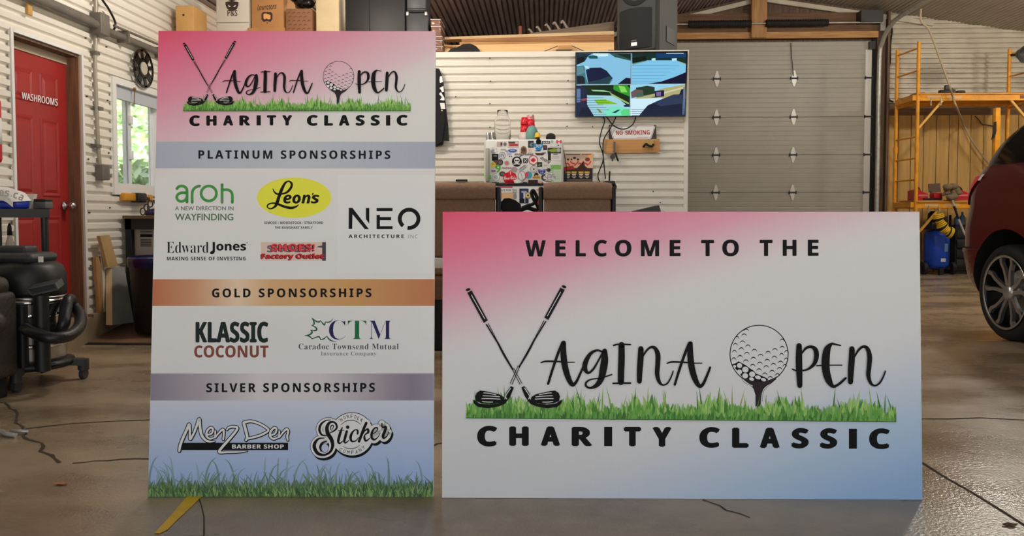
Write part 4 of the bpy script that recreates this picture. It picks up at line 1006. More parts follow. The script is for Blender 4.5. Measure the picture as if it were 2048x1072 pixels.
MB().lathe([(0, 0), (.19, 0), (.2, .01), (.235, .52), (.24, .53), (.225, .53), (.19, .05), (0, .05)], bc, 28).build('bin_body', mat('bin_black', (14, 14, 16), .4), t)
MB().lathe([(.243, .47), (.247, .5), (.246, .535), (.232, .545), (.225, .5)], bc, 28).build('bag_rim', mat('blue_black_bag', (22, 24, 66), .25), t)
xw = XL + .04
def wallboard(name, label, px, m, x0=xw, x1=xw, th=.03, cat='board'):
    """a board leaning on the left wall: lower two corners at x1, upper two at x0"""
    P = [onx(px[0][0], px[0][1], x1), onx(px[1][0], px[1][1], x1), onx(px[2][0], px[2][1], x0), onx(px[3][0], px[3][1], x0)]
    mb = MB(); mb.prism(P, (-th, 0, 0)); return mb, P
fo = thing('foam_board', 'grey foam board with a pale edge leaning beside the black bin', 'board', onx(240, 648, XL + .15))
mb, P = wallboard('', '', [(225, 650), (268, 645), (249, 534), (224, 536)], None, XL + .075, XL + .16, .045); mb.build('sheet', mat('foam_grey', (150, 150, 146), .8, var=.15), fo)
mb = MB(); mb.prism([P[0], P[3], P[3] + Vector((-.045, 0, 0)), P[0] + Vector((-.045, 0, 0))], (0, -.004, 0)); mb.build('edge_strip', mat('foam_edge', (222, 192, 146), .8), fo)
for nm, lb, px, m_, x0, x1 in (('wood_offcut', 'tan wooden strip standing against the white ribs beside the door', [(199, 625), (207, 624), (201, 512), (192, 514)], wood_pine_y, XL + .045, XL + .06),
    ('white_offcut', 'narrow white strip standing right of the tan wooden strip', [(208, 624), (212, 623), (209, 508), (203, 509)], mat('white_board', (220, 214, 196), .7), XL + .045, XL + .06),
    ('tan_offcut', 'short tan board leaning above the grey foam board', [(216, 535), (236, 531), (219, 470), (200, 472)], mat('tan_pine', (200, 166, 110), .7, var=.25, vscale=5), XL + .085, XL + .085)):
    mb, P = wallboard(nm, lb, px, m_, x0, x1, .025); single(mb, nm, m_, lb, 'board')

# rolling utility cart (standing askew, its end along the line of sight), its load
cy0 = 4.42
A_ = ony(99, 425, cy0); d_ = Vector((A_.x, A_.y, 0)).normalized(); p_ = Vector((d_.y, -d_.x, 0)); zc1 = ony(60, 418, cy0).z; zc0 = ony(60, 435, cy0).z
A_ = Vector((A_.x, A_.y, 0))
def tray(z0, z1, g=0.0): return MB().prism([A_ + p_ * g - d_ * g + Vector((0, 0, z0)), A_ - p_ * .29 - d_ * g + Vector((0, 0, z0)), A_ - p_ * .29 + d_ * .20 + Vector((0, 0, z0)), A_ + p_ * g + d_ * .20 + Vector((0, 0, z0))], (0, 0, z1 - z0))
t = thing('utility_cart', 'black plastic utility cart standing askew before the red door', 'cart', (A_.x - .2, A_.y, 0))
for nm, z0, z1 in (('top_tray', zc0, zc1), ('middle_tray', .50, .54), ('bottom_tray', .12, .17)): tray(z0, z1).build(nm, black_plastic, t)
for u in (.026, .264):
    for v in (.026, .174):
        q = A_ - p_ * u + d_ * v
        MB().cyl(q + Vector((0, 0, .1)), q + Vector((0, 0, zc0 + .005)), .020, n=12).build('post', black_plastic, t)
        MB().cyl(q + Vector((-.012, 0, .032)), q + Vector((.012, 0, .032)), .032, n=14).bar(q + Vector((0, 0, .04)), q + Vector((0, 0, .125)), .03, .02).build('caster', dark_grey, t)
cy0 = 4.34; c = ony(14, 407, cy0 + .02)
single(MB().rbox((c.x - .08, cy0 - .03, zc1 + .001), (c.x + .085, cy0 + .10, zc1 + .048), .015), 'blue_bin', mat('bin_blue', (24, 52, 168), .4), 'blue tub on the cart top under the white banner', 'tub')
bn = thing('printed_banner', 'curved white printed banner lying over the blue tub on the cart', 'banner', (c.x, cy0 + .1, zc1 + .07))
pts = [(c.x - .10, zc1 + .125), (c.x - .06, zc1 + .12), (c.x - .01, zc1 + .105), (c.x + .045, zc1 + .085), (c.x + .092, zc1 + .04)]
S = spline([Vector((x, 0, z)) for x, z in pts], 6); vs = []; fs = []
for i, q in enumerate(S):
    h = .075 - .045 * i / len(S)
    vs += [(q.x, cy0 - .06, q.z - h), (q.x, cy0 - .06, q.z), (q.x - .005, cy0 + .12, q.z + .01)]
for i in range(len(S) - 1):
    for k in (0, 1): fs.append((3 * i + k, 3 * i + 3 + k, 3 * i + 4 + k, 3 * i + 1 + k))
MB().add(vs, fs, True).build('sheet', white_plastic, bn)
a = Art(lambda x, y: ony(x, y, cy0 - .06), (0, -1, 0), .002); GR = ink(150, 150, 148)
for ch, x0, y0, x1, y1, r in (('e', -2, 380, 8, 392, .1), ('s', 10, 381, 19, 393, .12), ('.', 22, 391, 24, 393.5, .1), ('c', 27, 385, 36, 397, .3), ('a', 38, 389, 47, 401, .45)): a.text(ch, (x0, y0, x1, y1), GR, 'bold', rot=r)
a.build('banner_lettering', bn, 'grey letters es.ca')
p = ony(53, 404, cy0 + .1)
single(MB().prism([(p.x - .012, cy0 + .1, zc1 + .001), (p.x + .022, cy0 + .1, zc1 + .001), (p.x + .035, cy0 + .12, zc1 + .09), (p.x - .015, cy0 + .12, zc1 + .09)], (0, .03, 0)), 'paper_bag', mat('translucent_bag', (206, 200, 190), .6), 'pale crumpled bag between banner and grey boxes on the cart', 'bag')
p = ony(78, 409, cy0 + .12)
single(MB().rbox((p.x - .035, cy0 + .12, zc1 + .001), (p.x + .04, cy0 + .19, zc1 + .045), .005), 'storage_box', grey_plastic, 'flat grey box on the right end of the cart top', 'box')
single(MB().rbox((p.x - .035, cy0 + .12, zc1 + .046), (p.x + .04, cy0 + .19, zc1 + .06), .005), 'black_book', black_plastic, 'thin black book lying on the flat grey box', 'book')
zm = .541
p = ony(20, 495, cy0 + .05)
t = thing('spray_bottle', 'white bottle with black nozzle on the middle tray of the cart', 'bottle', (p.x, cy0 + .05, zm))
MB().lathe([(0, 0), (.032, 0), (.034, .02), (.032, .13), (.02, .2), (.012, .235), (.01, .25), (0, .25)], (p.x, cy0 + .05, zm), 18).build('bottle_body', mat('milky_white', (220, 205, 180), .5), t)
MB().lathe([(0, .24), (.013, .24), (.011, .29), (.004, .31), (0, .31)], (p.x, cy0 + .05, zm), 12).build('nozzle', black_plastic, t)
p = ony(25, 515, cy0 + .0)
single(MB().rbox((p.x - .02, cy0 - .0, zm), (p.x + .06, cy0 + .03, zm + .14), .004), 'carton', card_dark, 'brown carton standing on the middle tray of the cart', 'box')
p = ony(32, 512, cy0 - .05)
t = thing('cleaner_bottle', 'squat blue bottle with black cap in front of the brown carton', 'bottle', (p.x, cy0 - .05, zm))
MB().lathe([(0, 0), (.03, 0), (.034, .02), (.034, .06), (.015, .1), (.013, .115), (0, .115)], (p.x, cy0 - .05, zm), 16).build('bottle_body', mat('blue_liquid', (20, 60, 190), .25), t)
MB().lathe([(0, .11), (.016, .11), (.016, .135), (0, .135)], (p.x, cy0 - .05, zm), 12).build('cap', black_plastic, t)
p = ony(66, 525, cy0 + .1)
single(MB().box((p.x - .03, cy0 + .1, zm), (p.x + .03, cy0 + .16, zm + .05)), 'wood_block', wood_tan, 'pale wood block on the middle tray right of the carton', 'block')

# wet and dry vacuum on its dolly
vy = 4.02; vc = ony(66, 650, vy); vx = vc.x - .02
t = thing('shop_vacuum', 'black shop vacuum with bright steel drum and looped hose before the red door', 'vacuum', (vx, vy, 0))
MB().lathe([(0, .12), (.17, .12), (.175, .14), (.175, .46), (.18, .47), (0, .47)], (vx, vy, 0), 32).build('drum', steel, t)
for z in (.20, .36, .43): MB().lathe([(.175, z), (.182, z + .005), (.182, z + .02), (.175, z + .025)], (vx, vy, 0), 32).build('drum_band', mat('chrome', (235, 235, 235), .12, 1.0), t)
MB().lathe([(0, .47), (.178, .47), (.182, .49), (.180, .575), (.165, .625), (.13, .65), (0, .655)], (vx, vy, 0), 32).build('motor_head', black_plastic, t)
MB().rbox((vx - .14, vy - .12, .645), (vx + .10, vy + .12, .70), .03).rbox((vx - .17, vy - .05, .69), (vx + .02, vy + .06, .735), .012).build('head_cover', dark_grey, t)
p = ony(82, 548, vy - .125); MB().box((p.x - .012, vy - .128, .655), (p.x + .012, vy - .121, .685)).build('head_emblem', white_plastic, t, label='small white emblem')
tr0 = [ony(x, y, vy - .2) for x, y in ((55, 578), (111, 566), (117, 578), (66, 590))]
mb = MB(); mb.prism(tr0, (0, .05, .02)); mb.build('accessory_tray', dark_grey, t)
mb = MB()
for i in range(4): mb.bar(tr0[i] - Vector((0, .004, 0)), tr0[(i + 1) % 4] - Vector((0, .004, 0)), .008)
mb.build('tray_rim', grey_plastic, t)
q0, q1 = ony(86, 730, vy - .19), ony(82, 590, vy - .19)
MB().cyl((q0.x, q0.y, .1), q1, .036, n=14).build('wand', black_plastic, t)
q0 = ony(46, 730, vy - .17)
MB().cyl((q0.x, q0.y, .1), (q0.x, q0.y, .44), .028, n=14).build('wand', black_plastic, t)
MB().lathe([(0, .085), (.2, .085), (.215, .1), (.21, .12), (0, .12)], (vx, vy, 0), 28).build('dolly', black_plastic, t)
for k in range(4):
    a0 = k * math.pi / 2 + .35; dr = Vector((math.cos(a0), math.sin(a0), 0)); q = Vector((vx, vy, 0)) + dr * .255
    MB().bar(Vector((vx, vy, .1)) + dr * .18, q + Vector((0, 0, .095)), .055, .035).cyl(q + Vector((0, 0, .05)), q + Vector((0, 0, .11)), .028, n=12).build('dolly_arm', dark_grey, t)
    MB().cyl(q + Vector((-.012, 0, .028)), q + Vector((.012, 0, .028)), .028, n=14).bar(q + Vector((0, 0, .03)), q + Vector((0, 0, .07)), .02, .03).build('caster', dark_grey, t)
hs = [(40, 652, -.12), (60, 662, -.22), (85, 672, -.27), (110, 676, -.26), (138, 671, -.2), (158, 654, -.1), (160, 630, 0), (147, 612, .04), (142, 600, .02), (135, 602, -.02), (131, 622, -.06), (128, 645, -.1), (120, 660, -.1), (108, 660, -.07), (100, 646, -.05), (100, 625, -.05), (108, 605, -.02), (112, 598, .02)]
MB().tube([ony(x, y, vy + dy) for x, y, dy in hs], .030, 12, 6).build('hose', mat('hose_black', (30, 30, 31), .4, bump=.2, bscale=60), t)

# leather recliner at the picture's edge
ry = 3.72; rx = ony(39, 650, ry).x
t = thing('recliner', 'dark leather recliner arm cut off by the left picture edge', 'armchair', (rx - .4, ry - .45, 0))
zt2 = ony(30, 580, ry).z
MB().rbox((rx - .17, ry - .86, .10), (rx, ry, zt2), .035, 3).build('arm_panel', leather, t)
MB().rbox((rx - .22, ry - .90, zt2 - .03), (rx - .012, ry - .02, zt2 + .075), .045, 4).build('arm_pad', leather, t)
MB().rbox((rx - .17, ry - .80, .0), (rx - .045, ry - .03, .12), .01).build('base', black_matte, t)
MB().rbox((rx - .62, ry - .9, .22), (rx - .18, ry - .16, .44), .05, 3).build('seat_cushion', leather, t)
MB().rbox((rx - .64, ry - .26, .3), (rx - .10, ry - .01, zt2 + .24), .07, 4).build('backrest', leather, t)
MB().rbox((rx - .64, ry - .9, .05), (rx - .18, ry - .1, .24), .02).build('seat_frame', black_matte, t)
p = ony(15, 645, ry - .22); MB().rbox((p.x - .16, ry - .62, p.z - .05), (p.x + .005, ry - .20, p.z + .05), .045, 4).build('arm_scroll', leather, t)

# litter on the floor
p = onz(15, 873)
mb = MB(); 
mb.tube([p + Vector((-.12, 0, .012)), p + Vector((-.05, .02, .016)), p + Vector((0, -.005, .012)), p + Vector((.045, -.015, .01))], .010, 6).tube([p + Vector((-.02, .05, .01)), p + Vector((.03, .03, .014)), p + Vector((.06, .04, .01))], .008, 6)
single(mb, 'crumpled_wrapper', mat('foil_clear', (190, 190, 185), .25, .4), 'crumpled shiny wrapper on the floor at the left edge', 'litter')
def leaf_(px, py, s, m, label):
    p = onz(px, py); mb = MB(); vs = []
    for u, v, h in ((-1, 0, .2), (-.5, .35, .05), (0, .42, .3), (.5, .3, .1), (1, .05, .35), (.5, -.25, .05), (0, -.4, .25), (-.5, -.3, .05)): vs.append(p + Vector((u * s, v * s, .004 + h * s * .5)))
    vs.append(p + Vector((0, 0, .004))); mb.add(vs, [(i, (i + 1) % 8, 8) for i in range(8)]); mb.add([v + Vector((0, 0, -.002)) for v in vs], [((i + 1) % 8, i, 8) for i in range(8)])
    single(mb, 'dry_leaf', m, label, 'leaf')
leaf_(122, 970, .026, mat('leaf_tan', (176, 116, 76), .7), 'tan dry leaf on the floor left of the tall board')
leaf_(2020, 1052, .024, mat('leaf_dark', (92, 62, 36), .7), 'dark dry leaf on the floor at the lower right corner')

# ------------------------------------------------------------------ on the loft deck
DZ = TOP + .001
def crate(name, label, x0, x1, ytop, m, Yf=7.0, dep=.4, extra=None, r=.006):
    p0, p1 = ony(x0, 40, Yf), ony(x1, 40, Yf); zt_ = ony((x0 + x1) / 2, ytop, Yf).z
    t = thing(name, label, 'box', ((p0.x + p1.x) / 2, Yf + dep / 2, DZ))
    MB().rbox((p0.x, Yf, DZ), (p1.x, Yf + dep, zt_), r).build('box_body', m, t)
    return t, (p0.x, p1.x, zt_, Yf)
def face_art(Yf): return Art(lambda x, y: ony(x, y, Yf), (0, -1, 0), .001, 2e-5)
t, b_ = crate('wooden_box', 'narrow tan box with one dark hole, leftmost on the loft', 351, 388, 11, mat('tan_box', (206, 160, 96), .7, var=.12), 6.58, .26)
p = ony(367, 30, 6.58); MB().cyl((p.x, 6.577, p.z), (p.x, 6.59, p.z), .009, n=12).build('finger_hole', black_matte, t)
t, b_ = crate('white_carton', 'white carton with a black masked face print above the tall board', 432.5, 498, -12, mat('white_carton', (214, 206, 192), .7, var=.05), 7.0, .34)
MB().box((b_[0] + .002, 6.996, ony(465, 45, 7).z - .003), (b_[1] - .002, 7.0, ony(465, 45, 7).z)).build('flap_seam', grey_plastic, t)
a = face_art(7.0); DKB = ink(52, 40, 34)
a.poly([(451, 4), (463, 2), (477, 4), (477, 10), (474, 18), (468, 22), (460, 22), (454, 17), (451, 10)], DKB)
a.poly([(456, 10), (462, 13), (458, 14)], WHT2); a.poly([(472, 10), (466, 13), (470, 14)], WHT2); a.line([(458, 18), (464, 16), (470, 18)], 1.4, DKB); a.line([(455, -2), (464, 1), (473, -2)], 3, DKB)
a.text('P&S', (455, 20, 475, 32), DKB, 'sans', .01); a.build('printed_mark', t)
t, b_ = crate('brown_carton', 'brown carton with script word and square emblem on the loft', 503, 567, -12, card, 7.0, .34)
a = face_art(7.0); a.text('Lawrasons', (515, 10, 553, 21), DKB, 'bi', -.01, dy=-3)
a.poly([(523, 28), (526, 24), (542, 24), (545, 28), (545, 38), (541, 44), (534, 42), (527, 44), (523, 38)], DKB); a.poly([(527, 28), (532, 27), (541, 30), (541, 38), (537, 39), (533, 37), (529, 39), (527, 36)], ink(186, 134, 82)); a.poly([(533, 46), (534.5, 44.5), (536, 46), (534.5, 48)], DKB)
a.build('printed_mark', t)
MB().box((b_[0] - .025, 6.97, DZ), (b_[1] + .02, 7.0, ony(530, 57, 7).z)).build('bottom_flap', card, t)
t, b_ = crate('patterned_carton', 'brown carton with repeated small print under a black bag on the loft', 571.5, 624.5, 17, card_dark, 7.0, .3)
a = face_art(7.0); PK = ink(92, 62, 46)
for i in range(5):
    for j in range(5):
        x = 575 + j * 10 + (i % 2) * 3; y = 25 + i * 8
        if x < 618: a.line([(x, y + 2), (x + 2.5, y - .5), (x + 5, y + .5)], 1.3, PK)
a.build('printed_mark', t)
mb = MB(); p = ony(602, 17, 7.12)
mb.sphere((p.x + .01, 7.16, p.z + .075), .09, 1.0, .8, .8, 14).sphere((p.x + .06, 7.13, p.z + .05), .065, 1.1, .8, .75, 12).sphere((p.x - .05, 7.13, p.z + .12), .07, 1, .8, .9, 12)
single(mb, 'plastic_bag', mat('bag_gloss', (16, 15, 15), .22, bump=1.0, bscale=22), 'black glossy bag bunched on the patterned carton', 'bag')
t, b_ = crate('cream_carton', 'tall cream carton between patterned carton and black case on the loft', 632, 678, -14, beige, 7.0, .36)
t, b_ = crate('black_case', 'wide black case on the loft above the tall board', 690, 811, -16, mat('case_black', (34, 33, 33), .5, var=.15, vscale=5), 6.98, .5, r=.012)
MB().box((b_[0] + .22, 6.975, DZ), (b_[0] + .226, 6.98, b_[2])).build('seam', black_matte, t)
t, b_ = crate('grey_tool_chest', 'dark grey lidded tool chest at the right end of the loft row', 812, 857, 25, mat('chest_grey', (64, 66, 68), .45), 6.96, .34, r=.012)
p0, p1 = ony(813, 20, 6.97), ony(852, 20, 6.97); zl = ony(830, 25, 6.97).z
MB().rbox((p0.x, 6.97, zl + .004), (p1.x, 7.27, zl + .22), .012).build('chest_lid', mat('chest_grey', (64, 66, 68)), t)
for x in (815, 852): q = ony(x, 27, 6.95); MB().rbox((q.x - .012, 6.94, q.z - .02), (q.x + .012, 6.965, q.z + .015), .004).build('latch', galv, t)
MB().box((p0.x, 6.965, zl + .03), (p1.x, 6.97, zl + .036)).box((p0.x, 6.965, zl + .015), (p1.x, 6.97, zl + .02)).build('lid_groove', black_matte, t)
# glossy brown trays
x0, x1 = ony(863, 60, 6.9).x, ony(883, 60, 6.9).x
t = thing('tray_stack', 'stack of glossy brown trays standing beside the grey tool chest', 'trays', ((x0 + x1) / 2, 7.0, DZ))
ys = [104, 92, 80, 72, 52, 38]
for i in range(5):
    za, zb_ = max(DZ, ony(873, ys[i], 6.9).z), ony(873, ys[i + 1], 6.9).z
    dx = (.012, .008, .006, -.004, -.008)[i]
    MB().rbox((x0 + dx, 6.9, za + .002), (x1 + dx, 7.2, zb_ - .003), .008).build('tray', mat('amber_brown', (132, 92, 72), .22), t)
    MB().box((x0 + dx, 6.896, zb_ - .006), (x1 + dx, 7.2, zb_ - .001)).build('tray_rim', white_plastic, t)
# lumber
def plank_(name, label, px, Yf, th, m, cat='plank', dep=.14):
    (xa, ya, yb), (xc, yc, yd) = px
    P = [ony(xa, yb, Yf), ony(xc, yd, Yf), ony(xc, yc, Yf), ony(xa, ya, Yf)]
    zmin = min(p.z for p in P)
    return single(MB().prism(P, (0, dep, 0)), name, m, label, cat, None)
plank_('wide_plank', 'wide pale pine board lying lowest along the loft edge', ((889, 90.5, 105), (1228, 85, 105)), 6.98, .04, mat('pale_pine', (236, 192, 132), .6, var=.15, vscale=2, stretch=(1.2, 30, 20)), dep=.05)
plank_('stud', 'lower pine stud on the lumber pile, starting behind the black cloth', ((919, 84, 90), (1228, 82.5, 86.5)), 7.04, .04, wood_pine, dep=.09)
plank_('stud', 'upper pine stud with a rounded left end on the lumber pile', ((923, 78, 83.6), (1228, 70, 81.6)), 7.05, .04, wood('pine_b', (176, 124, 76), (138, 94, 56)), dep=.09)
plank_('thin_plank', 'long thin light plank slanting up on top of the lumber', ((889, 74, 79), (1228, 62, 69)), 7.06, .04, wood('pine_c', (222, 192, 146), (200, 166, 118)), dep=.12)
plank_('grey_beam', 'grey weathered beam rising towards the loudspeaker behind the lumber', ((1060, 66, 70), (1228, 43, 62)), 7.3, .04, wood('grey_wood', (132, 114, 92), (104, 86, 68), (1.5, 25, 25)), dep=.12)
q = ony(1040, 66, 7.25); single(MB().box((q.x - .012, 7.25, DZ), (q.x + .016, 7.28, ony(1040, 52, 7.25).z)), 'red_stake', mat('stake', (130, 70, 50), .7), 'short reddish stake standing behind the lumber', 'stake')
mb = MB()
t = thing('clear_hose_coil', 'coil of clear ribbed hose behind the lumber pile', 'hose', (ony(1095, 60, 7.3).x, 7.35, DZ))
for i, (x, y) in enumerate(((1056, 58), (1072, 53), (1090, 48), (1106, 44), (1122, 41))):
    q0, q1, q2 = ony(x, y + 2 + i, 7.34), ony(x + 7, y + 6, 7.34), ony(x + 14, y + 22, 7.34)
    MB().tube([q0, ony(x + 3, y + 1, 7.34), q1, ony(x + 11, y + 13, 7.34), q2, Vector((q2.x + .01, 7.34, DZ))], .011, 7).build('hose_loop', mat('clear_hose', (150, 138, 124), .2), t)
p0, p1 = ony(1111, 94, 6.93), ony(1143, 94, 6.93)
t = thing('timber_block', 'short timber block tied with straps on the loft edge', 'block', ((p0.x + p1.x) / 2, 6.95, DZ))
MB().prism([(p0.x, 6.93, DZ), (p1.x - .005, 6.93, DZ), (p1.x - .002, 6.93, DZ + .05), (p0.x + .006, 6.93, DZ + .05)], (0, .03, 0)).build('lower_block', wood_brown, t)
MB().prism([(p0.x + .02, 6.93, DZ + .05), (p1.x + .005, 6.93, DZ + .05), (p1.x, 6.93, DZ + .085), (p0.x + .03, 6.93, DZ + .085)], (0, .03, 0)).build('upper_block', wood_pine, t)
MB().bar(ony(1085, 104, 6.94), ony(1116, 92, 6.94), .006).bar(ony(1142, 91, 6.94), ony(1172, 104, 6.94), .006).build('strap', dark_grey, t)
q = ony(1224, 97, 6.92); single(MB().rbox((q.x - .035, 6.92, DZ), (q.x + .015, 6.96, DZ + .04), .004), 'brown_block', wood_brown, 'small brown block beside the foot of the loudspeaker', 'block')
P = [ony(x, y, 6.9) for x, y in ((896, 104), (902, 97), (914, 95), (926, 88), (940, 87), (952, 92), (959, 100), (960, 104))]
mb = MB(); mb.prism(P, (0, .06, 0)); mb.prism([p + Vector((0, -.02, 0)) for p in [ony(x, y, 6.9) for x, y in ((896, 104), (908, 100), (930, 101), (940, 99), (946, 104))]], (0, .02, 0))
single(mb, 'black_cloth', mat('cloth_black', (36, 34, 33), .9, bump=.4, bscale=40), 'folded black cloth on the loft edge left of the lumber', 'cloth')
single(MB().cyl(ony(888, 91, 6.95), ony(925, 95, 6.95), .011, n=8), 'round_stick', wood_pine, 'round wooden stick poking out behind the black cloth', 'stick')

# loudspeaker
sp_c = ony(1313, 96, YT - .02)
t = thing('loudspeaker', 'dark grey loudspeaker standing on the wall top above the television', 'loudspeaker', (ony(1316, 96, 6.82).x, 6.82, DZ + .011), None, (0, 0, R(-33)))
W2, Dp, Hh = .41, .37, .66
mb = MB(); mb.prism([(-W2 + .012, 0, 0), (-.012, 0, 0), (0, .03, 0), (-.03, Dp + .11, 0), (-W2 + .08, Dp + .11, 0), (-W2, .03, 0)], (0, 0, Hh)); mb.build('cabinet', mat('speaker_grey', (54, 54, 53), .6, bump=.12, bscale=120), t)
mb = MB().rbox((-W2 + .015, -.02, .012), (-.015, .01, Hh - .01), .02, 3); mb.build('front_baffle', mat('speaker_grey', (54, 54, 53)), t)
mb = MB()
cv = [(-W2 + .045, -.022, .035), (-.05, -.022, .035)] + [(-.05 - (W2 - .095) * i / 10, -.022 - .022 * math.sin(math.pi * i / 10), .375 + .012 * math.sin(math.pi * i / 10)) for i in range(11)]
xs = [(-W2 + .045 + (W2 - .095) * i / 10) for i in range(11)]; vs = []; fs = []
for i, x in enumerate(xs):
    b2 = -.024 - .028 * math.sin(math.pi * i / 10); vs += [(x, b2, .035), (x, b2, .375 + .014 * math.sin(math.pi * i / 10)), (x, 0, .035), (x, 0, .375)]
for i in range(10): fs += [(4 * i, 4 * i + 4, 4 * i + 5, 4 * i + 1), (4 * i + 1, 4 * i + 5, 4 * i + 7, 4 * i + 3), (4 * i + 2, 4 * i, 4 * i + 4, 4 * i + 6)]
mb.add(vs, fs); mb.build('grille', mat('grille_black', (24, 24, 25), .7, bump=.4, bscale=300), t)
MB().box((-W2 / 2 - .025, -.058, .055), (-W2 / 2 + .03, -.05, .085)).build('badge', mat('badge_silver', (190, 190, 188), .35, .4), t)
MB().box((-W2 / 2 - .025, -.056, .095), (-W2 / 2 + .025, -.05, .106)).build('badge_strip', grey_plastic, t)
mb = MB(); vs = []
for i in range(17):
    u = math.pi * i / 16; vs += [(-W2 / 2 - .15 * math.cos(u), -.022, .43 + .0 + (.14 - .14 * math.sin(u)) * .35), (-W2 / 2 - .10 * math.cos(u), .0, .62 - .0)]
fs = [(2 * i, 2 * i + 2, 2 * i + 3, 2 * i + 1) for i in range(16)]
mb.add(vs, fs, True); mb.build('horn_lip', mat('speaker_grey', (54, 54, 53)), t)
MB().lathe([(.15, 0), (.14, -.008), (.04, .02), (.0, .03)], (-W2 / 2, -.022, .56), 28, (0, 1, 0)).build('horn', mat('grille_black', (24, 24, 25)), t)
mb = MB(); fd = Vector((-.03, Dp + .08, 0)).normalized(); nn = Vector((fd.y, -fd.x, 0)); q = Vector((0, .03, 0)) + fd * .16
mb.prism([q + nn * .002 + Vector((0, 0, .115)), q + fd * .21 + nn * .002 + Vector((0, 0, .115)), q + fd * .21 + nn * .002 + Vector((0, 0, .25)), q + nn * .002 + Vector((0, 0, .25))], nn * .004); mb.build('side_handle', mat('handle_dark', (40, 41, 41), .5), t)

# ------------------------------------------------------------------ television wall
yt = YT - .075
def at_tv(x, y): return ony(x, y, yt)
def emat(r, g, b, k=1.0):
    n_ = 'screen_%d_%d_%d' % (r, g, b)
    if n_ in MATS: return MATS[n_]
    m = mat(n_, (8, 8, 10), .25); bs = m.node_tree.nodes['Principled BSDF']
    bs.inputs['Specular IOR Level'].default_value = .15; bs.inputs['Emission Color'].default_value = [lin(v) for v in (r, g, b)] + [1]; bs.inputs['Emission Strength'].default_value = k
    return m
c0, c1 = at_tv(1151, 104.5), at_tv(1375.5, 102); c3 = at_tv(1150, 234); c2 = at_tv(1371, 233)
t = thing('television', 'wall television showing four outdoor camera views', 'television', ((c0.x + c1.x) / 2, YT - .03, c3.z))
MB().prism([c0, c1, c2, c3], (0, .045, 0)).build('housing', black_gloss, t)
MB().box((c0.x + .3, yt + .045, c3.z + .2), (c1.x - .3, YT - .012, c0.z - .15)).build('wall_mount', black_matte, t)
a = Art(at_tv, (0, -1, 0), .0012, 3e-5); a.at(1140, 95, 7.148)
LB, NAVY, DK = emat(140, 200, 232), emat(12, 18, 44), emat(6, 10, 14)
a.poly([(93, 530), (866, 526), (872, 82), (96, 82)], emat(132, 192, 226))
for pl, c in (([(560, 82), (870, 86), (868, 186), (650, 130)], emat(14, 40, 34)), ([(560, 82), (640, 84), (860, 170), (868, 190), (640, 138)], emat(40, 84, 74)), ([(96, 82), (330, 84), (260, 120), (210, 200), (96, 250)], emat(20, 44, 60)), ([(96, 150), (190, 130), (215, 160), (190, 205), (100, 240)], DK), ([(330, 85), (545, 88), (545, 126), (340, 130)], emat(206, 240, 250)),
               ([(250, 124), (340, 112), (392, 122), (398, 160), (280, 160)], emat(16, 84, 84)), ([(95, 268), (200, 258), (212, 290), (225, 420), (262, 524), (95, 526)], emat(64, 116, 126)), ([(95, 275), (190, 270), (215, 360), (95, 400)], emat(88, 136, 146)), ([(95, 408), (180, 405), (210, 440), (215, 522), (95, 524)], emat(16, 26, 40)),
               ([(225, 322), (290, 290), (440, 287), (520, 330), (612, 440), (540, 524), (262, 524)], emat(14, 22, 58)), ([(262, 492), (420, 462), (565, 408), (612, 440), (540, 524), (270, 524)], emat(30, 62, 72)), ([(540, 524), (612, 450), (600, 470), (560, 524)], emat(8, 14, 24)), ([(680, 525), (800, 432), (866, 440), (866, 525)], NAVY), ([(200, 262), (262, 270), (276, 310), (220, 290)], emat(190, 230, 240))): a.poly(pl, c)
a.poly([(880, 522), (1650, 518), (1660, 80), (886, 82)], emat(126, 196, 232))
for pl, c in (([(886, 82), (1660, 80), (1656, 232), (1520, 184), (1100, 184), (890, 228)], emat(16, 46, 40)), ([(1230, 82), (1660, 80), (1656, 140), (1230, 150)], emat(16, 58, 108)), ([(886, 150), (1080, 120), (1100, 184), (890, 226)], emat(8, 24, 22)), ([(1165, 158), (1220, 152), (1222, 184), (1168, 186)], emat(190, 236, 248)), ([(1455, 158), (1525, 154), (1526, 184), (1458, 186)], emat(190, 236, 248)),
               ([(890, 228), (1100, 184), (1090, 196), (900, 246)], emat(96, 140, 120)), ([(1520, 184), (1656, 232), (1656, 246), (1540, 200)], emat(150, 170, 140)), ([(1110, 520), (1300, 488), (1500, 420), (1655, 354), (1651, 519)], emat(12, 14, 46)), ([(1375, 80), (1625, 78), (1625, 88), (1375, 90)], emat(190, 230, 250))): a.poly(pl, c)
for i in range(6): a.poly([(884 + i, 258 + i * 46), (1560 - i * 60, 256 + i * 46), (1560 - i * 60, 262 + i * 46), (884 + i, 266 + i * 46)], emat(96, 160, 200))
a.poly([(88, 984), (855, 976), (864, 538), (92, 542)], emat(160, 210, 226))
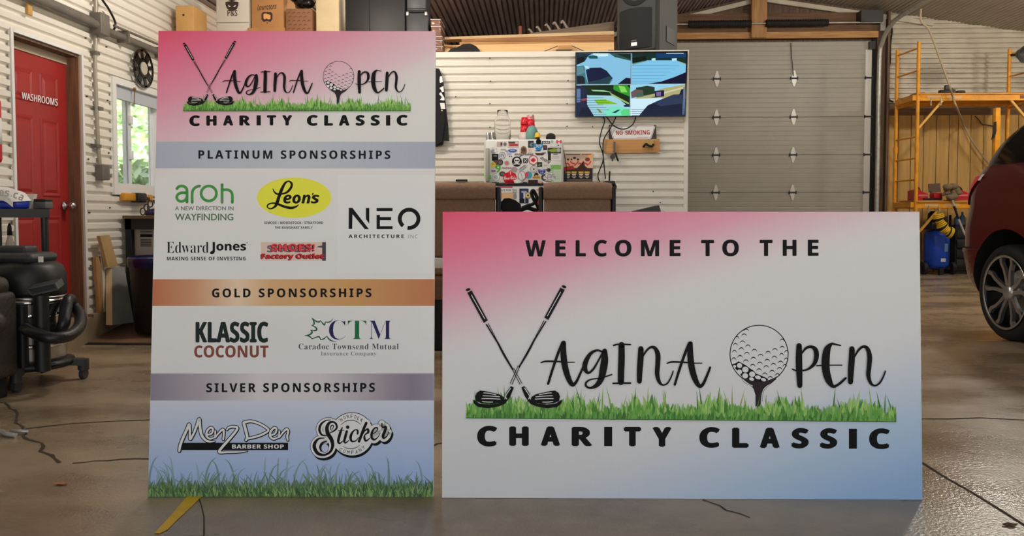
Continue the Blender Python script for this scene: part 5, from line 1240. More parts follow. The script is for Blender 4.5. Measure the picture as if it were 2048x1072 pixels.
for pl, c in (([(160, 542), (862, 538), (856, 860), (640, 690), (250, 684)], emat(14, 38, 18)), ([(620, 540), (820, 539), (860, 600), (850, 700), (700, 640), (620, 600)], emat(52, 150, 46)), ([(690, 545), (780, 560), (820, 640), (730, 640)], emat(130, 214, 90)), ([(300, 605), (480, 610), (600, 640), (330, 625)], emat(150, 200, 150)), ([(560, 640), (840, 790), (850, 820), (600, 690)], emat(160, 190, 110)), ([(340, 748), (500, 740), (690, 808), (400, 816)], emat(126, 190, 36)),
               ([(88, 545), (160, 545), (244, 610), (244, 820), (345, 984), (88, 984)], emat(24, 34, 66)), ([(95, 590), (150, 592), (150, 780), (95, 790)], emat(90, 120, 160)), ([(160, 740), (244, 720), (244, 760), (160, 770)], emat(150, 70, 80)), ([(170, 860), (260, 860), (340, 984), (120, 984)], emat(12, 16, 44)), ([(465, 930), (560, 850), (720, 845), (856, 900), (856, 976), (520, 982)], emat(120, 226, 190)), ([(600, 932), (680, 890), (722, 890), (650, 938)], emat(20, 60, 70)), ([(720, 920), (780, 880), (856, 882), (856, 976), (740, 970)], emat(88, 214, 130)), ([(760, 830), (856, 800), (856, 850), (780, 850)], emat(20, 30, 60)), ([(380, 870), (430, 890), (460, 940), (420, 930)], emat(120, 140, 40))): a.poly(pl, c)
a.poly([(862, 976), (1640, 974), (1646, 524), (868, 530)], emat(150, 212, 238))
for pl, c in (([(940, 722), (1200, 640), (1300, 590), (1646, 528), (1646, 730), (940, 732)], emat(176, 170, 120)), ([(1340, 640), (1640, 560), (1640, 580), (1345, 660)], emat(206, 204, 170)), ([(940, 575), (1100, 548), (1210, 566), (1210, 660), (960, 712)], emat(30, 56, 40)), ([(870, 640), (930, 600), (1040, 610), (1050, 690), (880, 724)], emat(108, 84, 82)), ([(940, 660), (1030, 640), (1050, 700), (950, 716)], emat(60, 100, 84)), ([(865, 734), (1330, 722), (1110, 830), (985, 976), (863, 976)], emat(206, 236, 248)),
               ([(985, 976), (1110, 828), (1240, 770), (1480, 672), (1560, 670), (1590, 600), (1640, 590), (1640, 974)], emat(22, 30, 54)), ([(1200, 800), (1480, 676), (1600, 680), (1600, 800), (1300, 840)], emat(44, 56, 84)), ([(1208, 622), (1345, 610), (1345, 700), (1215, 712)], emat(20, 22, 60)), ([(1230, 640), (1300, 632), (1300, 690), (1235, 696)], emat(120, 100, 150)), ([(1150, 715), (1210, 700), (1250, 715)], emat(40, 50, 50)), ([(1620, 570), (1640, 560), (1632, 960), (1604, 960)], emat(90, 110, 150))): a.poly(pl, c)
for i in range(7): a.poly([(868 + i * 3, 800 + i * 28), (1636, 796 + i * 28), (1636, 800 + i * 28), (868 + i * 3, 806 + i * 28)], emat(26, 34, 60)) if i > 2 else None
for i in range(8): a.poly([(92, 720 + i * 34), (480 + 40 * (i % 3), 718 + i * 34), (480 + 40 * (i % 3), 722 + i * 34), (92, 727 + i * 34)], emat(20, 30, 60))
a.poly([(868, 530), (876, 530), (886, 82), (878, 82)], emat(180, 200, 210)); a.poly([(92, 540), (1648, 524), (1648, 518), (92, 534)], emat(180, 200, 210)); a.poly([(852, 976), (860, 976), (868, 530), (860, 530)], emat(180, 200, 210))
a.build('screen_picture', t)
mb = MB()
for P in ([(1206, 232), (1209, 243), (1203, 262), (1199, 285), (1205, 305), (1206, 322), (1196, 350), (1200, 365)], [(1232, 234), (1222, 254), (1208, 278), (1206, 300), (1208, 330), (1211, 358)], [(1212, 232), (1226, 250), (1242, 258), (1256, 256), (1266, 248), (1272, 234)]):
    mb.tube([ony(x, y, YT - .055) for x, y in P], .0055, 6)
single(mb, 'television_cable', black_matte, 'thin black cables hanging from the television down the white ribs', 'cable')
# no smoking plate on the coat board
yn = YT - .03
def at_n(x, y): return ony(x, y, yn)
pl = [at_n(x, y) for x, y in ((1218, 250), (1312, 250), (1313, 278), (1218, 278))]
t = thing('no_smoking_sign', 'white and dark brown plate reading NO SMOKING below the television', 'sign', (pl[0].x + .2, yn, pl[2].z))
MB().prism(pl, (0, .012, 0)).build('plate', mat('plate_dark', (56, 40, 36), .5), t)
a = Art(at_n, (0, -1, 0), .001, 3e-5); a.at(1195, 235, 7.147)
a.poly([(172, 140), (190, 116), (800, 110), (826, 130), (770, 300), (745, 308), (235, 312), (215, 296)], WHT2)
for q in ([(186, 150), (205, 128), (790, 122), (812, 136), (762, 286), (738, 294), (245, 298), (228, 284)],):
    a.line(q + [q[0]], 6, ink(96, 60, 56))
a.text('NO', (264, 188, 360, 254), ink(140, 46, 50), 'bold', .01, dy=-3); a.text('SMOKING', (398, 186, 746, 250), ink(140, 46, 50), 'bold', .01, dy=-6)
a.text('sorry', (296, 138, 356, 170), ink(120, 70, 66), 'bi'); a.rect(560, 282, 715, 292, WHT2); a.text('thank you', (566, 279, 712, 294), ink(110, 80, 76), 'sans')
a.build('sign_lettering', t)
bp_ = [at_n(x, y) for x, y in ((1209, 307), (1316, 305), (1320, 301), (1319, 278), (1207, 279))]
t = thing('hook_board', 'pine board with hooks mounted under the NO SMOKING plate', 'board', (bp_[0].x + .25, yn, bp_[0].z))
MB().prism([p + Vector((0, -.006, 0)) for p in bp_], (0, .022, 0)).build('pine_board', mat('hook_pine', (206, 152, 92), .6, var=.2, vscale=2, stretch=(1.5, 20, 25)), t)
q = at_n(1295, 292); MB().box((q.x - .045, yn - .02, q.z - .01), (q.x + .05, yn - .006, q.z + .055)).build('hook_block', wood_tan, t)
MB().tube([q + Vector((-.04, -.03, -.01)), q + Vector((-.02, -.05, .012)), q + Vector((0, -.04, .002)), q + Vector((.03, -.05, -.008)), q + Vector((.045, -.04, .012))], .010, 7).build('hook', black_matte, t)
t = thing('hanging_pliers', 'dark pliers hanging open from the hook board', 'tool', (at_n(1230, 320).x, yn, at_n(1230, 323).z))
MB().bar(at_n(1228.5, 284) + Vector((0, -.03, 0)), at_n(1229, 308) + Vector((0, -.03, 0)), .016, .01).build('jaw', grey_plastic, t)
MB().tube([at_n(1230, 306) + Vector((0, -.03, 0)), at_n(1233, 315) + Vector((0, -.03, 0)), at_n(1236, 323) + Vector((0, -.03, 0))], .008, 7).build('handle', black_matte, t)
MB().tube([at_n(1229, 307) + Vector((0, -.03, 0)), at_n(1225, 313) + Vector((0, -.03, 0)), at_n(1224, 323) + Vector((0, -.03, 0))], .006, 7).cyl(at_n(1224.5, 314) + Vector((0, -.036, 0)), at_n(1224.5, 314) + Vector((0, -.026, 0)), .022, n=12).build('handle', dark_grey, t)
# poster beside the refrigerator
def at_p(x, y): return ony(x, y, YT - .02)
P = [at_p(x, y) for x, y in ((1127, 306.5), (1186, 306.5), (1185, 363.5), (1127, 363.5))]
t = thing('wall_poster', 'colourful wall poster right of the stickered refrigerator', 'poster', (P[0].x + .13, YT - .02, P[2].z))
MB().prism(P, (0, .006, 0)).build('sheet', mat('poster_paper', (206, 180, 162), .6), t)
a = Art(at_p, (0, -1, 0), .001, 3e-5)
a.rect(1127.5, 335, 1185, 363, ink(48, 42, 40)); a.rect(1128, 318, 1186, 336, ink(206, 160, 140)); a.rect(1176, 307, 1186, 318, ink(206, 150, 100))
a.line([(1132, 309), (1160, 309)], 1.2, BLK); a.line([(1164, 309), (1182, 308.5)], 1.5, ink(150, 60, 50))
for x, y, r in ((1136, 319, 2.5), (1143, 319, 2), (1149, 316, 3), (1156, 319, 2.5), (1175, 319, 5)): a.ell(x, y, r, r * .8, ink(110, 50, 44) if r > 4 else DKB)
for i in range(12): a.ell(1134 + i * 4.2, 327 + 2.5 * math.sin(i * 2.1), 3.6, 1.6, ink(186, 70, 60), math.sin(i))
a.poly([(1150, 340), (1160, 330), (1167, 322), (1170, 332), (1180, 340), (1175, 344), (1154, 344)], ink(64, 40, 36)); a.poly([(1128, 334), (1146, 331), (1150, 338), (1128, 342)], ink(150, 50, 46))
for x in (1136, 1148, 1162, 1174):
    a.poly([(x - 5, 343), (x + 5, 343), (x + 5, 346), (x - 5, 346)], ink(206, 168, 70)); a.poly([(x - 5, 347), (x + 5, 347), (x + 3, 351), (x - 3, 351)], ink(190, 176, 166)); a.poly([(x - 5, 353), (x + 5, 353), (x, 357)], ink(170, 160, 150))
a.line([(1130, 360), (1183, 360)], 1.2, ink(150, 140, 130)); a.rect(1127.5, 346, 1134, 363, ink(40, 44, 60)); a.build('printed_picture', t)
# hanging shirt
t = thing('hanging_jacket', 'black jacket with white lettering hanging on the wall beside the tall board', 'jacket', (ony(880, 200, YT - .06).x, YT - .06, ony(880, 290, YT).z))
O = [(846, 140), (866, 136), (878, 137), (881, 146), (884, 152), (887, 175), (891, 215), (895, 250), (897, 281), (886, 280), (885, 289), (872, 293), (858, 288), (840, 290), (836, 200)]
mb = MB(); front = [ony(x, y, YT - .085) for x, y in O]; mb.prism(front, (0, .055, 0)); mb.build('body', mat('jacket_black', (20, 20, 22), .85, bump=.5, bscale=14), t)
mb = MB(); mb.prism([ony(x, y, YT - .10) for x, y in ((872, 150), (880, 148), (886, 175), (890, 240), (884, 284), (874, 289))], (0, .016, 0)); mb.build('sleeve', mat('jacket_black', (20, 20, 22)), t)
a = Art(lambda x, y: ony(x, y, YT - .10), (0, -1, 0), .0015)
for pl in ([(880, 153), (884, 152), (886, 164), (880, 166), (879, 160)], [(879, 176), (887, 172), (888, 184), (884, 184), (882, 180)], [(878, 188), (882, 184), (889, 196), (889, 201), (880, 200), (884, 194)], [(880, 206), (889, 206), (891, 218), (882, 218)]): a.poly(pl, WHT2)
a.ell(884, 221, 1.2, 1.6, WHT2); a.build('sleeve_lettering', t)

# ------------------------------------------------------------------ refrigerator and what stands on it
YR_ = 6.14
f0, f1 = ony(979, 320, YR_), ony(1124, 320, YR_); ftop = ony(1050, 280, YR_).z; zsp = ony(1050, 368.5, YR_).z; fl0 = ony(967.5, 320, YR_ + .03)
t = thing('refrigerator', 'white refrigerator covered with stickers between the two brown seats', 'refrigerator', ((f0.x + f1.x) / 2, 6.45, 0))
fm = mat('fridge_white', (240, 240, 236), .35)
MB().rbox((fl0.x, YR_ + .06, .05), (f1.x + .012, 6.79, ftop), .01).build('cabinet', mat('fridge_side', (206, 210, 198), .4), t)
MB().rbox((f0.x - .03, YR_, zsp + .006), (f1.x, YR_ + .055, ftop + .006), .014, 3).build('freezer_door', fm, t)
MB().rbox((f0.x - .03, YR_, .10), (f1.x, YR_ + .055, zsp - .008), .014, 3).build('fresh_food_door', fm, t)
MB().box((f0.x, YR_ + .05, .0), (f1.x, 6.7, .06)).build('plinth', black_matte, t)
q0, q1 = ony(971, 296, YR_ - .03), ony(978.5, 364, YR_ - .03)
MB().rbox((q0.x, YR_ - .045, q1.z), (q1.x, YR_ - .012, q0.z), .008).rbox((q0.x, YR_ - .02, q0.z - .03), (q1.x, YR_ + .005, q0.z), .004).rbox((q0.x, YR_ - .02, q1.z), (q1.x, YR_ + .005, q1.z + .03), .004).build('door_handle', mat('handle_grey', (176, 178, 168), .4), t)
MB().rbox((f0.x - .032, YR_ - .004, zsp - .012), (f1.x, YR_ + .02, zsp + .004), .003).build('door_gap', black_matte, t)
yk = YR_
def fa():
    a = Art(lambda x, y: ony(x, y, yk), (0, -1, 0), .0012, 3e-5); a.at(960, 215, 6.7); return a
sn = [0]
def stick(fn, label):
    a = fa(); a.z += sn[0] * 1.5e-5; sn[0] += 1; fn(a); return a.build('sticker', t, label)
GY = ink(120, 120, 122); RD = ink(186, 30, 44); BL = ink(36, 70, 150)
I = ink
def rectS(x0, y0, x1, y1, c, inner=None, label=None):
    def f(a):
        a.rect(x0, y0, x1, y1, c)
        if inner:
            for it in inner: (a.rect if len(it) == 5 else a.poly)(*it)
    stick(f, label)
def discS(x, y, rx, ry, cs, label=None, inner=None):
    def f(a):
        for k, c in cs: a.ell(x, y, rx * k, ry * k, c)
        if inner: inner(a)
    stick(f, label)
rectS(225, 460, 300, 525, I(170, 150, 150), [(275, 470, 300, 510, I(60, 50, 56))], 'pale rectangle sticker with dark corner')
discS(335, 492, 26, 30, ((1, I(150, 140, 140)), (.7, I(110, 96, 100))), 'small grey round sticker')
rectS(376, 448, 518, 540, I(160, 140, 140), [(382, 454, 512, 534, I(190, 180, 178)), (384, 460, 470, 484, I(60, 56, 58)), (390, 488, 510, 520, I(160, 50, 56))], 'red and grey framed rectangle sticker')
discS(585, 570, 42, 52, ((1, I(120, 88, 66)), (.6, I(70, 54, 44))), 'brown bear-like round sticker', lambda a: a.rect(545, 585, 625, 612, I(104, 76, 60)))
rectS(645, 445, 720, 540, I(52, 54, 60), [([(660, 500), (690, 470), (716, 476), (690, 500), (716, 515), (680, 525)], I(110, 120, 132))], 'dark square sticker with a swirl')
def fblue(a): a.poly([(722, 480), (840, 475), (846, 520), (815, 575), (760, 575), (722, 520)], I(34, 120, 176)); a.line([(740, 545), (770, 520), (790, 535), (830, 510)], 6, WHT2); a.ell(785, 460, 36, 40, BLK); a.scrawl((745, 495, 825, 515), WHT2)
stick(fblue, 'blue shield sticker with black cap')
def f_(a): a.rect(832, 450, 936, 486, BLK); a.text('MXR', (842, 456, 928, 480), WHT2, 'bi', .02)
stick(f_, 'black MXR nameplate sticker')
rectS(846, 505, 898, 570, I(40, 36, 44), [(862, 520, 882, 545, I(150, 50, 60))])
def flag(a): a.rect(1024, 436, 1092, 480, WHT2); a.rect(1024, 436, 1042, 480, RD); a.rect(1074, 436, 1092, 480, RD); a.ell(1058, 458, 10, 12, RD, 0, 8)
stick(flag, 'small Canadian flag sticker')
discS(965, 455, 16, 20, ((1, I(130, 170, 150)),)); discS(985, 505, 50, 22, ((1, I(176, 180, 176)), (.8, I(196, 198, 196))))
def bowling(a): a.ell(188, 570, 44, 40, I(176, 178, 180)); a.ell(180, 590, 34, 30, I(130, 132, 136)); a.poly([(190, 490), (215, 490), (212, 560), (222, 600), (190, 600), (196, 550)], WHT2)
stick(bowling, 'silver bulb shaped magnet sticker')
stick(lambda a: (a.ell(436, 578, 58, 24, I(58, 78, 136)), a.ell(436, 572, 40, 12, I(120, 136, 176))), 'blue oval car sticker')
def canyon(a): a.rect(905, 540, 1085, 615, I(56, 60, 46)); a.poly([(905, 575), (990, 548), (1085, 560), (1085, 590), (960, 600)], I(120, 140, 60)); a.rect(910, 600, 950, 710, I(40, 38, 36)); a.rect(950, 640, 1082, 712, I(190, 190, 188)); a.line([(965, 660), (1060, 655)], 5, GY); a.line([(965, 680), (1060, 676)], 4, GY)
stick(canyon, 'green landscape sticker beside a pale card')
discS(1052, 570, 30, 34, ((1, I(90, 92, 100)), (.75, I(150, 152, 160))))
rectS(160, 622, 246, 715, I(20, 20, 22), [(180, 640, 226, 656, I(110, 110, 110))], 'black square sticker on the left')
discS(298, 645, 44, 50, ((1, I(110, 116, 124)), (.8, I(190, 192, 196)), (.55, I(120, 126, 134))), 'grey ring sticker with a tower', lambda a: a.poly([(290, 665), (298, 615), (306, 665)], WHT2))
def skulls(a): a.ell(408, 655, 34, 26, WHT2); a.ell(396, 655, 8, 8, DKB); a.ell(420, 655, 8, 8, DKB)
stick(skulls, 'small white skull sticker')
def jolly(a):
    a.ell(494, 724, 66, 68, BLK); a.ell(494, 708, 38, 34, WHT2); a.ell(480, 710, 12, 11, BLK); a.ell(508, 710, 12, 11, BLK); a.poly([(490, 722), (498, 722), (494, 730)], BLK); a.rect(478, 730, 510, 748, WHT2)
    a.line([(450, 765), (540, 745)], 8, WHT2); a.line([(450, 745), (540, 768)], 8, WHT2); a.line([(530, 660), (560, 640)], 10, BLK)
stick(jolly, 'black disc with skull and crossbones')
stick(lambda a: a.scrawl((460, 618, 715, 640), I(70, 60, 60), 0, 8, 18), 'dark curved word sticker')
def xsq(a): a.rect(576, 680, 640, 746, I(44, 42, 44)); a.line([(588, 692), (628, 734)], 7, WHT2); a.line([(628, 692), (588, 734)], 7, WHT2)
stick(xsq, 'black square with white cross')
def maple(a):
    a.ell(713, 704, 64, 66, I(170, 80, 84)); a.ell(713, 704, 52, 53, WHT2)
    L = [(713, 668), (722, 686), (736, 680), (732, 696), (748, 694), (742, 706), (750, 712), (730, 724), (732, 732), (716, 728), (716, 742), (710, 742), (710, 728), (694, 732), (696, 724), (676, 712), (684, 706), (678, 694), (694, 696), (690, 680), (704, 686)]
    a.poly(L, RD)
stick(maple, 'round red maple leaf sticker')
stick(lambda a: (a.poly([(730, 610), (880, 610), (840, 640), (760, 640)], I(60, 44, 40)), a.rect(830, 598, 884, 612, GY)), 'dark boat sticker')
stick(lambda a: (a.poly([(790, 660), (820, 655), (960, 735), (940, 775), (800, 700)], WHT2), a.scrawl((800, 690, 945, 722), BLK, .5, 9, 9)), 'slanted white lettering sticker')
rectS(765, 732, 832, 795, I(30, 36, 32), [([(775, 775), (800, 750), (825, 760), (800, 785)], I(90, 120, 70))])
discS(358, 745, 34, 36, ((1, I(130, 160, 140)), (.7, I(190, 90, 100))), 'small round pink and green sticker')
discS(215, 738, 38, 34, ((1, I(90, 64, 56)),)); discS(270, 735, 40, 42, ((1, I(60, 52, 54)), (.6, I(96, 84, 84))))
discS(178, 768, 34, 40, ((1, I(196, 176, 70)),), 'yellow face sticker', lambda a: (a.ell(168, 760, 5, 6, DKB), a.ell(188, 760, 5, 6, DKB)))
stick(lambda a: a.text('9', (205, 768, 278, 874), I(70, 140, 50), 'bold', .03), 'large green number 9')
stick(lambda a: (a.scrawl((290, 800, 420, 822), I(120, 50, 50), 0, 6, 11), a.ell(458, 832, 42, 36, I(140, 130, 132))), 'reddish word sticker')
stick(lambda a: (a.stroke([(520, 835, 8), (560, 800, 8), (600, 775, 8), (618, 790, 8), (580, 830, 8), (530, 850, 8)], GY), a.scrawl((530, 795, 610, 822), I(80, 80, 84), -.5, 4, 7)), 'grey slanted script sticker')
discS(722, 825, 48, 50, ((1, I(84, 86, 84)), (.88, WHT2), (.7, I(150, 150, 146)), (.5, I(206, 206, 204))), 'grey round seal sticker', lambda a: a.ell(722, 826, 10, 14, DKB))
def shield(a): a.poly([(778, 828), (828, 838), (880, 826), (876, 866), (850, 890), (828, 900), (804, 890), (782, 866)], I(34, 44, 116)); a.text('69', (808, 862, 848, 886), WHT2, 'bold'); a.rect(792, 846, 866, 852, I(150, 160, 200))
stick(shield, 'blue route shield sticker')
discS(920, 838, 32, 24, ((1, I(50, 48, 50)),)); discS(212, 935, 50, 50, ((1, I(120, 150, 130)), (.9, I(196, 200, 196)), (.6, I(150, 160, 156))), 'pale ring sticker')
discS(300, 890, 42, 34, ((1, I(40, 38, 38)), (.6, I(90, 86, 86))))
def cola(a):
    a.poly([(392, 850), (410, 840), (424, 850), (430, 866), (476, 885), (492, 930), (476, 985), (440, 1025), (350, 1025), (320, 985), (308, 930), (325, 885), (380, 866)], I(178, 26, 38)); a.poly([(400, 850), (418, 850), (414, 900), (402, 900)], I(226, 150, 150))
    a.text('Coca-Cola', (322, 920, 480, 968), WHT2, 'script', .01, dy=-8); a.ell(400, 1000, 60, 22, I(120, 20, 30))
stick(cola, 'big red round bottle sticker')
def tennis(a): a.ell(560, 915, 52, 64, GY); a.ell(560, 915, 44, 56, WHT2); a.line([(545, 870), (575, 960)], 6, GY); a.ell(650, 905, 50, 50, I(60, 140, 160)); a.poly([(600, 905), (612, 872), (640, 856), (650, 905), (625, 948)], I(196, 60, 84)); a.line([(570, 990), (620, 935)], 9, I(150, 80, 100))
stick(tennis, 'two overlapping round sticks in blue and pink')
def bear(a): a.poly([(720, 915), (735, 880), (765, 872), (782, 890), (780, 918), (760, 905), (745, 905), (740, 920)], I(60, 40, 30)); a.rect(705, 922, 808, 952, I(196, 150, 60)); a.scrawl((712, 928, 800, 946), I(90, 60, 30), 0, 6, 8)
stick(bear, 'brown animal over yellow word sticker')
def cancer(a):
    for x, y, r in ((905, 910, 36), (940, 900, 40), (985, 905, 38), (1010, 930, 26), (930, 940, 36), (980, 945, 36)): a.ell(x, y, r, r * .8, I(90, 90, 92))
    for x, y, r in ((905, 910, 30), (940, 900, 34), (985, 905, 32), (1010, 930, 20), (930, 940, 30), (980, 945, 30)): a.ell(x, y, r, r * .8, WHT2)
    a.scrawl((905, 888, 1000, 912), I(80, 80, 82), 0, 7, 7); a.text('CANCER', (898, 918, 1015, 950), I(80, 80, 82), 'bold')
stick(cancer, 'white cloud lettering sticker')
stick(lambda a: a.put([(850 + 0, 0)] * 0 + [p for i in range(17) for r in (46, 24) for t_ in [R(60 + 240 * i / 16)] for p in [(866 + r * math.cos(t_), 938 + r * math.sin(t_))]], [(2 * i, 2 * i + 1, 2 * i + 3, 2 * i + 2) for i in range(16)], I(56, 54, 56)), 'dark horseshoe letter sticker')
rectS(645, 972, 776, 1014, I(52, 30, 32), None, 'dark red bar sticker'); rectS(792, 985, 825, 1016, I(206, 150, 130))
stick(lambda a: (a.ell(500, 990, 56, 26, I(170, 200, 176)), a.ell(500, 990, 46, 18, I(206, 216, 206))), 'pale green oval sticker')
stick(lambda a: (a.poly([(840, 995), (900, 968), (985, 990), (1000, 1010), (860, 1012)], I(206, 206, 204)), a.poly([(860, 995), (900, 975), (960, 990), (955, 1002), (880, 1000)], I(110, 90, 84))), 'pale truck sticker')
rectS(946, 770, 1085, 1012, I(140, 170, 128), [(946, 770, 1085, 830, I(110, 160, 84)), (985, 830, 1085, 1012, I(176, 190, 170))] + [(990, 840 + i * 14, 1075, 845 + i * 14, I(140, 150, 136)) for i in range(11)], 'green printed notice on the right of the freezer door')
stick(lambda a: (a.scrawl((155, 1000, 255, 1014), DKB, 0, 5, 10), a.poly([(560, 1018), (580, 998), (630, 1000), (625, 1018)], I(52, 44, 66))), 'tiny dark word sticker')
for x0, y0, x1, y1, c in ((275, 556, 345, 570, I(150, 150, 152)), (340, 575, 372, 590, I(110, 116, 150)), (360, 600, 420, 640, I(150, 160, 190)), (640, 550, 690, 600, I(196, 170, 160)), (740, 575, 810, 585, I(60, 60, 66)), (150, 838, 210, 862, I(130, 100, 130)), (1040, 500, 1060, 512, DKB), (980, 620, 1040, 634, GY), (855, 765, 900, 780, I(180, 160, 150)), (65, 905, 80, 940, I(70, 200, 70)), (128, 905, 150, 960, I(70, 200, 70))): rectS(x0, y0, x1, y1, c)
# lower door prints, seen between the seats
def low(fn, label):
    a = Art(lambda x, y: ony(x, y, yk), (0, -1, 0), .0012 + sn[0] * 1.5e-5, 3e-5); sn[0] += 1; a.at(865, 340, 3.938); fn(a); a.build('sticker', t, label)
low(lambda a: (a.rect(520, 140, 672, 180, WHT2), a.text('OUT FOR THE', (530, 152, 662, 166), I(66, 66, 68), 'bold'), a.scrawl((630, 170, 662, 180), I(66, 66, 68), 0, 3, 5), a.rect(520, 130, 630, 140, I(150, 50, 60))), 'OUT FOR THE notice')
low(lambda a: (a.rect(524, 182, 640, 226, I(196, 160, 120)), a.ell(650, 206, 14, 24, I(130, 130, 136))), 'tan tape sticker')
low(lambda a: (a.rect(684, 146, 756, 262, I(40, 48, 80)), a.rect(700, 165, 742, 180, I(150, 160, 190)), a.rect(716, 180, 730, 258, I(190, 196, 206)), a.rect(690, 225, 725, 258, I(24, 26, 34))), 'dark blue poster sticker')
low(lambda a: (a.ell(752, 200, 26, 26, I(150, 120, 90)), a.ell(752, 200, 18, 18, I(216, 190, 120)), a.ell(752, 200, 8, 8, I(90, 70, 90))), 'round golden badge sticker')
low(lambda a: (a.ell(795, 172, 20, 20, I(60, 62, 80)), a.ell(795, 172, 12, 12, WHT2), a.poly([(815, 152), (836, 146), (848, 158), (826, 168)], I(206, 130, 110))), 'ring sticker')
low(lambda a: (a.rect(818, 212, 864, 330, I(206, 30, 34)), a.rect(818, 180, 860, 212, I(196, 170, 160))), 'plain red panel sticker')
# magnets and things on top
fz = ftop + .007
def topx(px, Y): return ony(px, 275, Y).x
x = topx(1005, 6.42)
t2 = thing('glass_jar', 'large empty clear glass jar on top of the refrigerator', 'jar', (x, 6.42, fz))
hj = ony(1005, 221, 6.42).z - fz
MB().lathe([(0, .002), (.062, .002), (.068, .012), (.067, hj * .66), (.058, hj * .78), (.046, hj * .84), (.046, hj), (.043, hj), (.043, hj * .84), (.055, hj * .77), (.063, hj * .65), (.063, .016), (0, .010)], (x, 6.42, fz), 28).build('jar_glass', glass, t2)
for i, (px, Yy) in enumerate(((976.5, 6.40), (985, 6.36))):
    x = topx(px, Yy); single(MB().lathe([(0, 0), (.017, 0), (.018, .005), (.02, .075), (.018, .078), (0, .078)], (x, Yy, fz), 16), 'steel_tumbler', steel, ('left' if i == 0 else 'right') + ' one of two small steel tumblers beside the glass jar', 'tumbler', 'steel tumblers on the refrigerator')
def cup(px, Y, z, m, label, h=.075, tilt=0.0, cat='cup', r0=.026, r1=.038, up=True):
    x = ony(px, 260, Y).x; c = Vector((x, Y, z)); ax = (math.sin(tilt), 0, math.cos(tilt))
    pr = [(0, 0), (r1, 0), (r1 + .003, .004), (r1, .009), (r0, h), (0, h)] if up else [(0, 0), (r0, 0), (r1, h - .006), (r1 + .003, h), (r1 - .002, h), (r0 - .002, .006), (0, .006)]
    return single(MB().lathe(pr, c, 22, ax), 'party_cup', m, label, cat, None)
rc = mat('cup_red', (216, 26, 40), .3)
bag = thing('cup_bag', 'clear plastic bag of red party cups on the refrigerator', 'bag', (topx(1055, 6.45), 6.45, fz))
bx = topx(1055, 6.45)
pk = mat('pink_print', (226, 150, 150), .4); tm = mat('teal_print', (110, 160, 150), .4)
MB().lathe([(0, 0), (.05, .0), (.052, .03), (.05, .085), (0, .085)], (bx - .022, 6.46, fz), 20).build('printed_base', mat('bag_white', (220, 200, 196), .35), bag)
for k, (dx, dz, m_) in enumerate(((-.026, .086, rc), (-.025, .118, rc), (-.024, .150, rc), (.028, .10, pk), (.027, .135, rc), (.026, .172, pk))):
    MB().lathe([(0, 0), (.034, 0), (.036, .006), (.030, .06), (0, .06)], (bx + dx, 6.46 + .01 * (k % 2), fz + dz), 20, (-.06 if dx > 0 else .04, 0, 1)).build('party_cup', m_, bag, label='red plastic cup' if m_ is rc else 'pink plastic cup')
MB().lathe([(0, 0), (.03, 0), (.033, .01), (.031, .1), (0, .1)], (bx + .028, 6.47, fz), 18).build('printed_base', mat('bag_white', (220, 200, 196)), bag)
MB().prism([(bx + .035, 6.43, fz + .215), (bx + .05, 6.43, fz + .25), (bx + .028, 6.43, fz + .23), (bx + .012, 6.43, fz + .245), (bx + .018, 6.43, fz + .215)], (0, .02, 0)).build('bag_tie', white_plastic, bag)
x = ony(1064, 262, 6.36).x
single(MB().lathe([(0, 0), (.04, .0), (.05, .03), (.048, .08), (.03, .12), (.01, .128), (0, .128)], (x, 6.33, fz), 22), 'teal_pouch', tm, 'teal printed pouch leaning on the bag of red cups', 'pouch')
x = ony(1075, 275, 6.22).x
t2 = thing('toy_figure', 'small figure in a yellow hard hat on the refrigerator edge', 'figurine', (x, 6.22, fz))
MB().lathe([(0, .02), (.026, .02), (.027, .026), (.022, .03), (.02, .05), (.012, .06), (0, .062)], (x, 6.22, fz), 18).build('hard_hat', mat('hat_yellow', (236, 190, 20), .4), t2)
MB().lathe([(0, 0), (.018, 0), (.02, .012), (.017, .022), (0, .022)], (x, 6.22, fz), 14).build('head', black_plastic, t2)
x = topx(1101.5, 6.3)
single(MB().lathe([(0, 0), (.034, 0), (.04, .02), (.04, .035), (.03, .055), (.012, .062), (0, .063)], (x, 6.3, fz), 22), 'round_speaker', mat('mesh_black', (34, 33, 33), .9), 'round black mesh speaker at the right end of the refrigerator top', 'speaker')
x0, x1 = topx(1022, 6.4), topx(1042, 6.4)
single(MB().rbox((x0, 6.38, fz), (x1, 6.42, fz + .012), .004), 'flat_tool', dark_grey, 'thin dark tool lying between glass jar and cup bag', 'tool')
mb = MB().tube([ony(x_, y_, 6.82) for x_, y_ in ((1124, 292), (1128, 305), (1131, 322), (1133, 340), (1132, 355))], .004, 6)
single(mb, 'cable', dark_grey, 'thin cable hanging down beside the refrigerator', 'cable')

